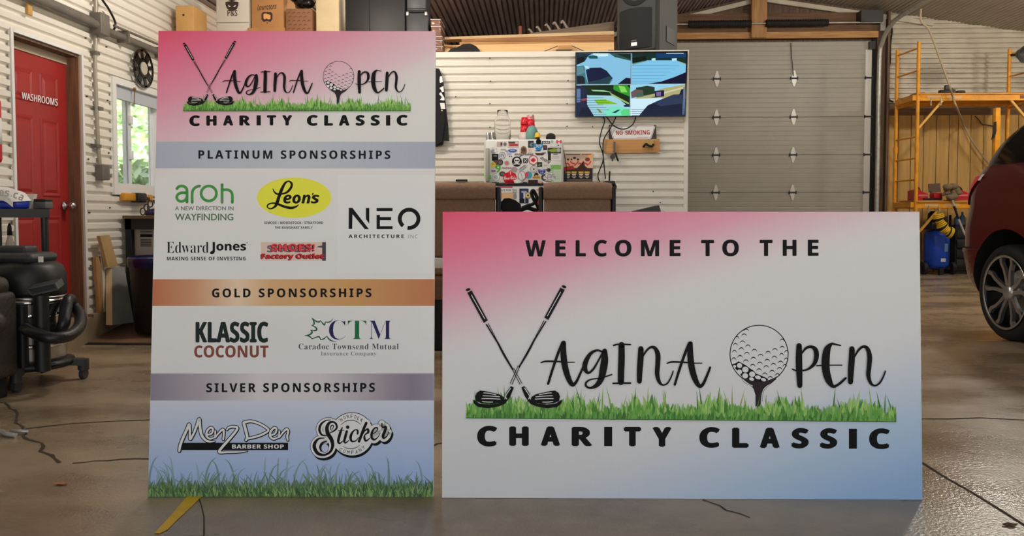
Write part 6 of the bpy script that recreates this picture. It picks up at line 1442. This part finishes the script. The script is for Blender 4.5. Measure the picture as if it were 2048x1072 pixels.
# ------------------------------------------------------------------ two tall seats seen from behind
sy = 5.02
def seat(px0, px1, label, first=None):
    x0, x1 = ony(px0, 390, sy).x, ony(px1, 390, sy).x; xc = (x0 + x1) / 2; w = (x1 - x0) / 2
    if first:
        c = copy_tree(first); c.location = (xc, sy, 0); c['label'] = label; return c
    t = thing('tall_seat', label, 'seat', (xc, sy, 0), 'tall seats facing the television', (0, 0, 0))
    zt_ = ony(px0, 363.5, sy).z; zm_ = ony(px0, 397, sy).z
    MB().rbox((-w, 0, .62), (w, .10, zm_ + .02), .03, 3).build('backrest', fabric, t)
    prof = [(-.02, zm_ - .005), (-.038, zm_ + .03), (-.035, zm_ + .07), (-.01, zt_ - .012), (.04, zt_), (.09, zt_ - .02), (.12, zm_ + .05), (.10, zm_)]
    n_ = 12; vs = []; fs = []
    for i in range(n_ + 1):
        u = -1 + 2 * i / n_; dz = -.018 * abs(u) ** 6; e = 1 - .04 * abs(u) ** 8
        for y, z in spline([Vector((a_, b_, 0)) for a_, b_ in prof], 3, True) and [(q.x, q.y) for q in spline([Vector((a_, b_, 0)) for a_, b_ in prof], 3, True)][:-1]: vs.append((u * (w + .004), y * e + .04 * (1 - e), zm_ + (z - zm_) * (1 + dz * 4)))
    k = len(vs) // (n_ + 1)
    for i in range(n_):
        for j in range(k): fs.append((i * k + j, i * k + (j + 1) % k, (i + 1) * k + (j + 1) % k, (i + 1) * k + j))
    mb = MB(); mb.add(vs, fs, True); mb.add(vs[:k], [list(range(k))]); mb.add(vs[-k:], [list(range(k))[::-1]]); mb.build('head_roll', fabric, t)
    for s_ in (-1, 1): MB().rbox((s_ * (w + .004), .035, .40), (s_ * (w + .036), .16, zt_ - .03), .012).build('side_frame', black_plastic, t)
    MB().rbox((-w, .0, .50), (w, .56, .62), .04, 3).build('seat_cushion', fabric, t)
    MB().rbox((-w, -.01, .55), (w, .02, .62), .008).build('back_rail', white_plastic, t, label='pale rail across the back')
    MB().rbox((-w - .03, .0, .34), (w + .03, .55, .50), .01).build('seat_box', wood_brown, t)
    MB().rbox((-w - .02, .03, .0), (w + .02, .5, .34), .01).build('pedestal', black_matte, t)
    return t
s1 = seat(1088, 1222, 'tall brown corduroy seat right of the refrigerator, facing the television')
s2 = seat(857, 989, 'tall brown corduroy seat left of the refrigerator, beside the tall board', s1)
q0, q1 = ony(912, 362, sy + .03), ony(935, 362, sy + .03)
single(MB().rbox((q0.x, sy + .01, q0.z - .004), (q1.x, sy + .05, q0.z + .010), .003), 'remote_control', black_plastic, 'black remote control lying on the left tall seat', 'remote control')
xl, xr = ony(994, 410, sy + .1).x, ony(1086, 410, sy + .1).x
single(MB().rbox((xl + .045, sy + .1, 0), (xr - .05, sy + .5, .86), .015), 'console_cabinet', black_matte, 'black console standing between the two tall seats', 'console')
mb = MB(); S = [(1003, 424), (1002, 404), (1008, 397), (1018, 396), (1030, 400), (1040, 408), (1043, 424)]
mb.prism([ony(x_, y_, sy + .16) for x_, y_ in S], (0, .2, 0)); mb.prism([ony(x_, y_, sy + .14) for x_, y_ in ((1004, 420), (1005, 405), (1020, 403), (1038, 412), (1040, 424), (1004, 424))], (0, .02, 0))
mb.v = [v + Vector((0, 0, 0)) for v in mb.v]
single(mb, 'black_bag', mat('bag_cloth', (20, 20, 21), .8, bump=.5, bscale=25), 'black cloth bag lying on the console between the seats', 'bag')
q = sy + .2
mb = MB().tube([ony(x_, y_, q) for x_, y_ in ((1044, 416), (1056, 411), (1066, 408), (1074, 398), (1070, 386), (1066, 381), (1063, 386), (1067, 398), (1074, 410), (1078, 420))], .012, 7).tube([ony(x_, y_, q) for x_, y_ in ((1040, 421), (1054, 416), (1066, 419), (1076, 422))], .014, 7)
single(mb, 'strap', black_matte, 'black looped strap on the console right of the black bag', 'strap')
# high table with a radio box
tx0, tx1 = ony(1216, 424, 5.6).x, ony(1330, 424, 5.6).x; tz = ony(1250, 423.2, 5.6).z
t = thing('high_table', 'black high table behind the right tall seat', 'table', ((tx0 + tx1) / 2, 5.8, 0))
MB().box((tx0 + .06, 5.6, tz - .03), (tx1, 6.1, tz)).build('table_top', black_plastic, t)
for x in (tx0 + .1, tx1 - .05):
    for y in (5.64, 6.06): MB().box((x - .02, y - .02, 0), (x + .02, y + .02, tz - .03)).build('leg', black_matte, t)
x0, x1 = ony(1208, 380, 5.75).x, ony(1228, 380, 5.75).x
t = thing('radio_box', 'black radio box with a short antenna behind the right tall seat', 'radio', (tx0 + .1, 5.8, tz))
zr_ = ony(1218, 362, 5.75).z
MB().rbox((tx0 + .065, 5.72, tz), (x1 - .004, 5.86, zr_ - .012), .006).rbox((x0, 5.70, zr_ - .03), (x1 + .002, 5.88, zr_), .005).build('radio_body', black_plastic, t)
q = ony(1218.5, 362, 5.8); MB().cyl((q.x, 5.8, zr_), (q.x + .003, 5.8, zr_ + .075), .006, n=8).build('antenna', black_matte, t)
mb = MB(); mb.sphere((x1 + .004, 5.74, ony(1229, 374, 5.74).z), .022, .7, .8, 1.1, 12); mb.build('knob', black_matte, t)
P = [ony(x_, y_, 5.75) for x_, y_ in ((1270, 423.5), (1318, 410.5), (1322, 423)) ]
single(MB().prism([P[0], P[2], P[1], P[0] + Vector((.0, 0, .006))], (0, .22, 0)), 'tilted_case', dark_grey, 'dark wedge case tilted on the black high table', 'case')

# ------------------------------------------------------------------ scaffold by the rear wall
YN, YFb = 11.7, 12.28
sx0, sx1 = ony(1838, 90, YN).x, ony(2022, 100, YFb).x + .03
t = thing('scaffold', 'yellow two storey rolling scaffold with plank decks against the rear wall', 'scaffold', ((sx0 + sx1) / 2, 12.0, 0))
xs_n = {0: sx0, 1: sx1}
zhi = ony(1838, 83, YN).z; zU = ony(1900, 188, YN).z; zL = ony(1880, 403, YN).z
for x in (sx0, sx1):
    for y in (YN, YFb):
        xx = x - (.05 if y == YFb else 0)
        MB().cyl((xx, y, .10), (xx, y, 1.9), .028, n=10).cyl((xx, y, 1.9), (xx, y, zhi), .026, n=10).cyl((xx, y, 1.86), (xx, y, 1.96), .033, n=10).build('post', yellow_paint, t)
        MB().cyl((xx - .025, y, .06), (xx + .025, y, .06), .06, n=16).cyl((xx, y, .06), (xx, y, .12), .02, n=8).build('caster', black_plastic, t)
    for z in (.45, .8, ony(1788, 363, YFb).z, ony(1788, 322, YFb).z, ony(1790, 281, YFb).z, 2.55, ony(1795, 155, YFb).z, ony(1797, 112, YFb).z):
        MB().cyl((x - .0, YN, z), (x - .05, YFb, z), .013, n=8).build('rung', yellow_paint, t)
for z in (zU, zL):
    for y in (YN, YFb):
        MB().box((sx0 - (.05 if y == YFb else 0), y - .025, z - .10), (sx1, y + .025, z)).box((sx0, y - .05, z - .012), (sx1, y + .05, z)).build('side_beam', yellow_paint, t)
    for x in (sx0, sx1): MB().box((x - .075, YN, z - .09), (x + .02, YFb, z - .01)).build('end_beam', yellow_paint, t)
    for k in range(2):
        a0 = YN + .03 + k * .27; MB().box((sx0 + .01, a0, z + .002), (sx1 - .01, a0 + .26, z + .022)).build('deck_board', ply, t)
    for y in (YN,):
        MB().bar((sx0, y, z - .52), (sx0 + .36, y, z - .09), .03, .03).bar((sx1, y, z - .52), (sx1 - .36, y, z - .09), .03, .03).build('diagonal_brace', mat('brace_yellow', (226, 176, 80), .5), t)
    for xx in (1862, 1882): q = ony(xx, 205, YN - .03); MB().cyl((q.x, YN - .03, z - .17), (q.x, YN - .03, z - .06), .008, n=8).build('lock_pin', galv, t)
    q = sx0 + .12; MB().box((q, YN - .027, z - .075), (q + .2, YN - .025, z - .025)).box((q + .28, YN - .027, z - .075), (q + .5, YN - .025, z - .03)).build('warning_decal', mat('decal_cream', (216, 176, 120), .5), t, label='pale warning stickers')
MB().box((sx1 - .24, YN - .028, zU - .075), (sx1 + .1, YN - .025, zU - .03)).build('warning_decal', mat('decal_dark', (120, 50, 20), .5), t, label='dark warning sticker')
def onS(px, dy=.25): return ony(px, 180, YN + dy).x
zd = zU + .023
x0, x1 = onS(1818, .5), onS(1834, .5); single(MB().prism([(x0, YN + .32, zd), (x1 + .05, YN + .32, zd), (x1 + .03, YN + .32, zd + .06), (x0 + .03, YN + .32, zd + .05)], (0, .2, 0)), 'wood_scrap', ply, 'short wood scrap on the left end of the upper scaffold deck', 'wood')
x0, x1 = onS(1852), onS(1888); single(MB().prism([(x0, YN + .2, zd), (x1, YN + .2, zd), (x1, YN + .2, zd + .035), (x0 + .05, YN + .2, zd + .022)], (0, .18, 0)), 'thin_board', wood_pine, 'thin pine board lying on the upper scaffold deck', 'board')
x0, x1 = onS(1878, .1), onS(1909, .1)
t2 = thing('nail_gun', 'black nail gun lying on the upper scaffold deck', 'tool', ((x0 + x1) / 2, YN + .1, zd))
MB().rbox((x0, YN + .06, zd), (x1 - .04, YN + .14, zd + .05), .015).bar((x0 + .12, YN + .1, zd + .045), (x1, YN + .1, zd + .03), .06, .05).build('body', black_plastic, t2)
MB().rbox((x0 + .08, YN + .07, zd + .04), (x0 + .13, YN + .13, zd + .125), .015).bar((x0 + .11, YN + .1, zd + .10), (x1 - .01, YN + .1, zd + .03), .045, .04).build('grip', dark_grey, t2)
x0, x1 = onS(1912, .1), onS(1929, .1); single(MB().rbox((x0, YN + .06, zd), (x1, YN + .14, zd + .04), .014), 'tool_pouch', black_plastic, 'small black pouch right of the nail gun', 'pouch')
# lower deck load
zd = zL + .023
def onL(px, dy): return ony(px, 395, YN + dy)
def redbag(name, label, a0, a1, top, dy):
    p0, p1 = onL(a0, dy), onL(a1, dy); h = ony(a0, top, YN + dy).z - zd
    t2 = thing(name, label, 'tool bag', ((p0.x + p1.x) / 2, YN + dy + .1, zd))
    MB().prism([(p0.x, YN + dy, zd), (p1.x, YN + dy, zd), (p1.x, YN + dy, zd + h * .55), (p1.x - .08, YN + dy, zd + h * .75), (p0.x + .06, YN + dy, zd + h), (p0.x, YN + dy, zd + h * .85)], (0, .22, 0)).build('bag_body', red_plastic, t2)
    MB().tube([(p0.x + .05, YN + dy + .1, zd + h * .9), (p0.x + .09, YN + dy + .1, zd + h * 1.15), (p1.x - .09, YN + dy + .1, zd + h * 1.05), (p1.x - .06, YN + dy + .1, zd + h * .7)], .012, 6).build('carry_strap', black_matte, t2)
    MB().box((p0.x + .06, YN + dy - .004, zd + h * .35), (p0.x + .2, YN + dy, zd + h * .5)).build('bag_badge', mat('badge_pink', (220, 120, 130), .5), t2)
redbag('red_tool_bag', 'red tool bag at the left end of the lower scaffold deck', 1829, 1856, 378, .12)
redbag('red_tool_bag', 'red tool bag behind the grey mop head on the lower deck', 1908, 1940, 377, .22)
p0, p1 = onL(1868, .1), onL(1886, .1); single(MB().rbox((p0.x, YN + .1, zd), (p1.x, YN + .25, zd + .11), .02), 'red_case', red_plastic, 'small red case in the middle of the lower scaffold deck', 'case')
p0, p1 = onL(1857, .2), onL(1881, .2)
single(MB().prism([ony(1858, 385, YN + .27), ony(1882, 384, YN + .27), ony(1880.5, 367, YN + .30), ony(1856.5, 368.5, YN + .30)], (0, .012, .004)).box((p0.x + .06, YN + .26, zd), (p0.x + .09, YN + .28, ony(1870, 385, YN + .27).z + .02)), 'brown_tablet', mat('brown_panel', (84, 60, 46), .6), 'small brown tablet standing on the lower scaffold deck', 'tablet')
p0 = onL(1840, .04); single(MB().rbox((onL(1848, .05).x, YN + .04, zd), (onL(1884, .05).x, YN + .09, zd + .03), .01), 'black_tools', black_plastic, 'dark tools lying flat on the front of the lower deck', 'tools')
c = ony(1900, 393, YN - .02)
t2 = thing('mop', 'grey rag mop head with striped pole hanging off the lower deck', 'mop', (c.x, YN - .05, zd - .5))
mb = MB()
for i in range(16):
    a0 = i * 2.4; r0 = .03 + .02 * (i % 3); mb.sphere((c.x + .10 * math.cos(a0) * (i / 16 + .3), YN - .05 + .03 * math.sin(i * 1.7), zd + .12 + .085 * math.sin(a0)), r0, 1.1, .9, .7, 8)
mb.build('mop_head', mat('mop_grey', (128, 112, 88), .95, bump=.8, bscale=60), t2)
P = [ony(x_, y_, YN - .08) for x_, y_ in ((1905, 400), (1908, 412), (1917, 438), (1930, 470), (1946, 510))]
for i in range(4): MB().cyl(P[i], P[i + 1], .016, n=8).build('pole', black_matte if i % 2 else mat('pole_white', (190, 180, 170), .5), t2)
# hose coil under the deck
t2 = thing('yellow_air_hose', 'yellow and black coiled air hose hanging under the lower deck', 'hose', (ony(1890, 445, YN - .13).x, YN - .13, .6))
P = [ony(x_, y_, YN - .13) for x_, y_ in ((1876, 428), (1878, 440), (1884, 452), (1892, 461), (1902, 466))]
for i in range(16):
    u = i / 15 * 3.999; k = int(u); c = P[k].lerp(P[k + 1], u - k); d = (P[k + 1] - P[k]).normalized(); b_ = d.cross(Vector((0, 1, 0))).normalized()
    r0 = .062 + .012 * math.sin(i)
    MB().tube([c + b_ * r0 * math.cos(s) + Vector((0, 1, 0)) * .05 * math.sin(s) + d * .012 * math.sin(s * .5) for s in [j * math.pi / 4 for j in range(8)]], .012, 6, 3, True).build('coil', mat('hose_yellow', (216, 176, 30), .5) if i % 5 != 3 else black_matte, t2)
q = ony(1877, 416, YN - .06); MB().tube([q, q + Vector((.01, 0, -.05)), P[0]], .007, 6).build('hook', galv, t2)
# air compressor
yc = 11.95; xc = ony(1873, 495, yc).x
t2 = thing('air_compressor', 'upright blue air compressor on wheels under the scaffold', 'compressor', (xc, yc, 0))
w = (ony(1897, 495, yc).x - ony(1850, 495, yc).x) / 2; ztk = ony(1873, 459, yc).z
MB().lathe([(0, .09), (w * .8, .09), (w, .15), (w, ztk - .09), (w * .85, ztk - .02), (0, ztk)], (xc, yc, 0), 32).build('tank', blue_paint, t2)
MB().box((xc + .03, yc - w - .002, .35), (xc + .08, yc - w + .02, .47)).build('tank_label', mat('label_pale_blue', (110, 160, 220), .5), t2, label='pale blue printed label')
MB().box((xc - .02, yc - w - .002, .2), (xc + .05, yc - w + .02, .25)).build('maker_plate', mat('plate_white', (190, 200, 215), .5), t2)
for s_ in (-1, 1): MB().cyl((xc + s_ * (w + .01), yc - .05, .095), (xc + s_ * (w + .06), yc - .05, .095), .095, n=20).build('wheel', rubber, t2)
MB().bar((xc - w, yc - .05, .1), (xc + w, yc - .05, .1), .05).box((xc - .03, yc - w, 0), (xc + .03, yc - w + .06, .1)).build('axle_and_foot', black_matte, t2)
mb = MB().rbox((xc - w * .9, yc - .14, ztk - .005), (xc + w * .5, yc + .14, ztk + .12), .03).lathe([(0, 0), (.09, 0), (.1, .03), (.09, .14), (.05, .18), (0, .18)], (xc - .06, yc - .04, ztk + .10), 16).cyl((xc + .06, yc - .1, ztk + .1), (xc + .06, yc - .1, ztk + .2), .04, n=12)
mb.build('pump_and_motor', black_plastic, t2)
MB().tube([(xc + w * .9, yc - .02, ztk - .1), (xc + w * 1.05, yc - .02, ztk + .05), (xc + w * 1.05, yc - .02, ztk + .22)], .018, 8).build('push_handle', black_matte, t2)
zz = ony(1902, 440, 12.1).z
p = ony(1902, 450, 12.1)
t2 = thing('tool_chest', 'black tool chest beside the blue compressor under the scaffold', 'chest', (p.x + .2, 12.1, 0))
MB().rbox((p.x - .01, 11.95, .05), (p.x + .62, 12.3, p.z), .015).build('chest_body', black_matte, t2)
for k in range(4): MB().rbox((p.x + .01, 11.935, .1 + k * .15), (p.x + .6, 11.955, .22 + k * .15), .006).build('drawer', black_plastic, t2)
MB().box((p.x, 11.97, 0), (p.x + .6, 12.28, .05)).build('base', black_matte, t2)
for k, (dx, hh) in enumerate(((0.02, .17), (.10, .2))):
    single(MB().lathe([(0, 0), (.04, 0), (.042, .01), (.04, hh * .6), (.016, hh * .8), (.014, hh), (0, hh)], (p.x + dx + .03, 12.03, p.z + .001), 14), 'coolant_bottle', mat('coolant_blue', (90, 130, 180), .2), ('left shorter' if k == 0 else 'right taller') + ' blue bottle on the black tool chest', 'bottle', 'bottles on the tool chest')
# loose frame sections behind the car
ylf = 10.6
t2 = thing('ladder_frame', 'spare yellow scaffold end frame standing behind the red car', 'scaffold frame', (ony(2000, 300, ylf).x, ylf, 0))
xa_, xb_ = ony(1992, 300, ylf).x, ony(2013, 300, ylf).x
MB().box((xa_ - .03, ylf - .03, 0), (xa_ + .03, ylf + .03, ony(1994, 216, ylf).z)).build('post', yellow_paint, t2)
MB().box((xb_ - .02, ylf + .2, 0), (xb_ + .03, ylf + .26, ony(2013, 231, ylf + .2).z)).build('post', yellow_paint, t2)
for z in (ony(2003, 255, ylf).z, ony(2003, 255, ylf).z - .5, .7, .3): MB().cyl((xa_ + .02, ylf, z + .05), (xb_, ylf + .22, z - .04), .014, n=8).build('rung', mat('brace_yellow', (226, 176, 80)), t2)
MB().prism([ony(x_, y_, ylf - .04) for x_, y_ in ((1988, 244), (1993, 243), (1993, 262), (1990, 274), (1983, 280), (1987, 262))], (0, .01, 0)).build('black_strap', black_matte, t2)
# hanging rope, wall cord, lamp
mb = MB().tube([ony(x_, y_, 11.4) for x_, y_ in ((1842, 18), (1842, 42), (1857, 58), (1870, 90), (1886, 135), (1900, 175))] + [ony(x_, y_, 11.62) for x_, y_ in ((1906, 195), (1914, 216))] + [ony(x_, y_, 12.5) for x_, y_ in ((1926, 245), (1940, 275), (1958, 302), (1978, 328), (2000, 356))], .014, 7)
single(mb, 'hanging_rope', rope_m, 'long pale rope hanging from the ceiling behind the scaffold', 'rope')
mb = MB().tube([ony(x_, y_, YR - .04) for x_, y_ in ((1782, 51), (1784, 62), (1781, 90), (1780, 125), (1775, 145), (1773, 175), (1774, 192), (1779, 200), (1787, 204))], .012, 7)
single(mb, 'cable', black_matte, 'black cable hanging down the corner of the rear wall', 'cable')
mb = MB().tube([ony(x_, y_, YR - .04) for x_, y_ in ((1950, 232), (1958, 240), (1964, 248), (1975, 250), (1990, 253))], .008, 6)
single(mb, 'loose_cord', dark_grey, 'short dark cord sagging on the tan boards below the scaffold deck', 'cord')
c = ony(2040, 110, 11.5)
t2 = thing('work_lamp', 'dark round work lamp held on the scaffold at the right edge', 'lamp', (c.x, 11.5, c.z))
MB().lathe([(.03, .12), (.06, .10), (.10, .03), (.125, 0), (.12, -.004), (.09, .03), (.0, .09)], (c.x + .03, 11.44, c.z), 24, (-.35, 1, .25)).build('reflector', dark_grey, t2)
MB().bar((c.x - .06, 11.62, c.z + .02), (c.x + .06, 11.58, c.z + .02), .03).build('clamp', black_matte, t2)

# ------------------------------------------------------------------ the red car
paint = mat('dark_red_car_paint', (104, 12, 24), 0.25, 0.35, coat=1.0)
cglass = mat('tinted_glass', (10, 11, 12), 0.06)
XC, Y0c = 4.22, 1.95
SL = [  # height, half width, rear end, front end
    (.24, .84, 6.20, 2.15), (.30, .87, 6.30, 2.06), (.42, .90, 6.40, 1.98), (.58, .915, 6.44, 1.95), (.63, .918, 6.455, 1.95), (.66, .912, 6.43, 1.96), (.80, .918, 6.42, 1.98), (.95, .912, 6.38, 2.05), (1.02, .90, 6.40, 2.2), (1.10, .885, 6.41, 2.45), (1.18, .868, 6.38, 2.9), (1.27, .845, 6.30, 3.15)]
GL = [(1.265, .84, 6.29, 3.1), (1.36, .81, 6.25, 3.35), (1.46, .775, 6.17, 3.6), (1.55, .735, 6.05, 3.85), (1.60, .70, 5.95, 4.0)]
RF = [(1.60, .71, 5.86, 3.95), (1.63, .68, 5.80, 4.1), (1.645, .60, 5.6, 4.3)]
NA = 7
def plan(sl, grow=0.0):
    z, hw, yr, yf = sl; rr, rf_ = .34, .5; hw += grow; yr += grow; yf -= grow; P = []
    for (cx_, cy_, r_, a0) in ((XC - hw + rr, yr - rr, rr, 180), (XC + hw - rr, yr - rr, rr, 90), (XC + hw - rf_, yf + rf_, rf_, 0), (XC - hw + rf_, yf + rf_, rf_, -90)):
        for i in range(NA): t = R(a0 - 90 * i / (NA - 1)); P.append(Vector((cx_ + r_ * math.cos(t), cy_ + r_ * math.sin(t), z)))
    return P
def loft(sls, mb, cap=True, bottom=True):
    rows = [plan(s) for s in sls]; n = len(rows[0]); vs = [p for r_ in rows for p in r_]
    mb.add(vs, [(i * n + k, i * n + (k + 1) % n, (i + 1) * n + (k + 1) % n, (i + 1) * n + k) for i in range(len(rows) - 1) for k in range(n)], True)
    if cap: mb.add(rows[-1], [list(range(n))])
    if bottom: mb.add(rows[0], [list(range(n))[::-1]])
    return mb
def dense(sls, sub=3):
    Q = spline([Vector(s[:3]) for s in sls], sub); W_ = spline([Vector((s[3], 0, 0)) for s in sls], sub)
    return [(q.x, q.y, q.z, w.x) for q, w in zip(Q, W_)]
car = thing('car', 'dark red car at the right picture edge, rear wheel in view', 'car', (XC, 4.2, 0))
hub = onx(2008, 583, XC - .915); HY, HZ = hub.y, .345; FY = HY - 2.72
mb = loft(dense(SL), MB()); vs_n = len(mb.v)
# merge the shell, then cut the wheel arches out of it
me = bpy.data.meshes.new('tmp'); me.from_pydata(mb.v, [], mb.f); bm = bmesh.new(); bm.from_mesh(me); bmesh.ops.remove_doubles(bm, verts=bm.verts[:], dist=1e-5); bmesh.ops.recalc_face_normals(bm, faces=bm.faces[:]); bm.to_mesh(me); bm.free()
me.materials.append(paint); me.materials.append(black_matte)
bo = bpy.data.objects.new('tmp', me); COL.objects.link(bo)
for yy in (HY, FY):
    for s_ in (-1, 1):
        cm = MB().cyl((XC + s_ * 1.1, yy, HZ + .03), (XC + s_ * .58, yy, HZ + .03), .425, n=40); cme = bpy.data.meshes.new('cut'); cme.from_pydata(cm.v, [], cm.f)
        b2 = bmesh.new(); b2.from_mesh(cme); bmesh.ops.remove_doubles(b2, verts=b2.verts[:], dist=1e-5); bmesh.ops.recalc_face_normals(b2, faces=b2.faces[:]); b2.to_mesh(cme); b2.free()
        cme.materials.append(paint); cme.materials.append(black_matte)
        for p in cme.polygons: p.material_index = 1
        co = bpy.data.objects.new('cut', cme); COL.objects.link(co)
        md = bo.modifiers.new('b', 'BOOLEAN'); md.object = co; md.operation = 'DIFFERENCE'; md.solver = 'EXACT'
bpy.context.view_layer.update()
ev = bpy.data.meshes.new_from_object(bo.evaluated_get(bpy.context.evaluated_depsgraph_get()))
for o in [o for o in bpy.data.objects if o.name.startswith(('tmp', 'cut'))]: bpy.data.objects.remove(o)
ev.transform(Matrix.Translation(-ORG[car.name])); ev.name = 'body'
for p in ev.polygons: p.use_smooth = True
ev.set_sharp_from_angle(angle=R(38))
body = bpy.data.objects.new('body', ev); COL.objects.link(body); body.parent = car
loft(dense(GL), MB(), True, False).build('windows', cglass, car)
loft(dense(RF), MB(), True, True).build('roof', paint, car)
def skin(name, m, zs, s0, s1, g, par=car, fn=None, label=None):
    """patch lying on the rear left corner: s<0 runs forward along the side (metres), 0..1 round the corner"""
    D = dense(SL, 6); vs = []; nz, ns = len(zs), 9
    for z in zs:
        k = min(range(len(D)), key=lambda i: abs(D[i][0] - z)); sl = D[k]; hw, yr = sl[1] + g, sl[2] + g; rr = .34
        a_, b_ = (s0, s1) if fn is None else fn(z)
        for j in range(ns):
            s = a_ + (b_ - a_) * j / (ns - 1)
            if s < 0: vs.append((XC - hw, yr - rr + s, z))
            else: t = R(180 - 90 * s); vs.append((XC - hw + rr + rr * math.cos(t), yr - rr + rr * math.sin(t), z))
    fs = [(i * ns + j, i * ns + j + 1, (i + 1) * ns + j + 1, (i + 1) * ns + j) for i in range(nz - 1) for j in range(ns - 1)]
    mb = MB(); mb.add(vs, fs, True); return mb.build(name, m, par, label=label)
tlm = mat('tail_lamp_red', (238, 36, 46), .3)
zz_ = [.98 + .22 * i / 8 for i in range(9)]
skin('tail_light', tlm, zz_, 0, 1, .008, fn=lambda z: (.34 - (z - .98) / .22 * .36, .95), label='glossy red tail light')
skin('tail_light_chip', white_plastic, [1.165, 1.18, 1.195, 1.21], -.02, .03, .010)
skin('bumper_seam', black_matte, [.640, .648, .655], 0, 1, .0015, fn=lambda z: (-.02, 1.0))
MB().tube([Vector((XC - .922, HY - .62, .98)), Vector((XC - .925, HY - .52, .80)), Vector((XC - .928, HY - .46, .66))], .004, 6).build('door_gap', mat('gap_highlight', (130, 90, 92), .4), car)  # pale line: highlight along the rear door gap put into the colour
rim_s = mat('rim_silver', (205, 205, 206), .28, .9); rim_d = mat('rim_dark', (44, 44, 46), .35, .8)
def wheel(y, side):
    x0 = XC + side * .915; d = -side                      # d points into the car
    tire = MB().lathe([(.262, .012), (.285, .0), (.32, .004), (.338, .022), (.345, .05), (.345, .18), (.335, .21), (.30, .225), (.262, .22)], (x0, y, HZ), 48, (d, 0, 0)).build('tire', rubber, car)
    MB().lathe([(.268, .010), (.272, .0), (.262, -.004), (.250, .004), (.246, .02), (.250, .2), (.0, .2)], (x0, y, HZ), 48, (d, 0, 0)).build('rim', rim_d, tire)
    MB().lathe([(.268, .010), (.271, .0), (.262, -.005), (.252, .002)], (x0, y, HZ), 48, (d, 0, 0)).build('rim_lip', rim_s, tire)
    MB().lathe([(.0, .01), (.034, .012), (.05, .02), (.06, .04), (.05, .1), (0, .1)], (x0, y, HZ), 24, (d, 0, 0)).build('hub_cap', rim_s, tire)
    MB().cyl((x0 + d * .12, y, HZ), (x0 + d * .15, y, HZ), .16, n=28).build('brake_disc', galv, tire)
    for k in range(5):
        a0 = 2 * math.pi * k / 5 + .31
        for q in (-1, 1):
            pts = []
            for r_, da, w in ((.045, .30, .016), (.12, .22, .0125), (.17, .23, .0125), (.215, .29, .0135), (.258, .24, .018)): pts.append((r_, a0 + q * da, w))
            vs = []
            for r_, an, w in pts:
                rd = Vector((0, math.cos(an), math.sin(an))); tg = Vector((0, -math.sin(an), math.cos(an))); hx = .028 - (r_ - .05) / .2 * .022
                for dx, sw in ((hx, -1), (hx, 1), (hx + .025, 1), (hx + .025, -1)): vs.append(Vector((x0 + d * dx, y, HZ)) + rd * r_ + tg * w * sw)
            fs = [(4 * i + j, 4 * i + (j + 1) % 4, 4 * i + 4 + (j + 1) % 4, 4 * i + 4 + j) for i in range(4) for j in range(4)] + [(0, 1, 2, 3), (16, 19, 18, 17)]
            mb = MB(); mb.add(vs, fs); mb.build('spoke', rim_s, tire)
for yy in (HY, FY):
    for s_ in (-1, 1): wheel(yy, s_)

# ------------------------------------------------------------------ trees outside the window
leaf_m = mat('leaf_green', (204, 230, 190), .6, var=.35, vscale=2)
bark = mat('bark', (92, 76, 60), .9, var=.3, vscale=10)
def tree(x, y, h, r_, seed, label):
    g_ = random.Random(seed); t = thing('tree', label, 'tree', (x, y, -.2), 'trees outside the window')
    MB().tube([(x, y, -.2), (x + .1, y, h * .3), (x - .05, y + .1, h * .7)], .16, 8).build('trunk', bark, t)
    vs = []; fs = []
    cl = [Vector((x + g_.gauss(0, r_ * .45), y + g_.gauss(0, r_ * .45), h * .55 + max(-h * .4, g_.gauss(0, h * .2)))) for _ in range(34)]
    for c in cl:
        for _ in range(110):
            p = c + Vector((g_.gauss(0, .2 * r_), g_.gauss(0, .2 * r_), g_.gauss(0, .18 * r_))); u = Vector((g_.gauss(0, 1), g_.gauss(0, 1), g_.gauss(0, .6))).normalized(); v = u.cross(Vector((g_.gauss(0, 1), g_.gauss(0, 1), 1))).normalized(); s = g_.uniform(.07, .14)
            o = len(vs); vs += [p - u * s, p + v * s * .5, p + u * s, p - v * s * .5]; fs.append((o, o + 1, o + 2, o + 3))
    mb = MB(); mb.add(vs, fs); f = mb.build('foliage', leaf_m, t, 'stuff', fix=False)
tree(-8.4, 15.3, 4.6, 1.7, 1, 'leafy green tree in sun, nearest outside the window')
tree(-13.2, 24.2, 6.0, 2.4, 2, 'leafy green tree farther off behind the nearest one outside')
tree(-5.7, 10.4, 1.5, .6, 3, 'low leafy bush in sun outside the window')
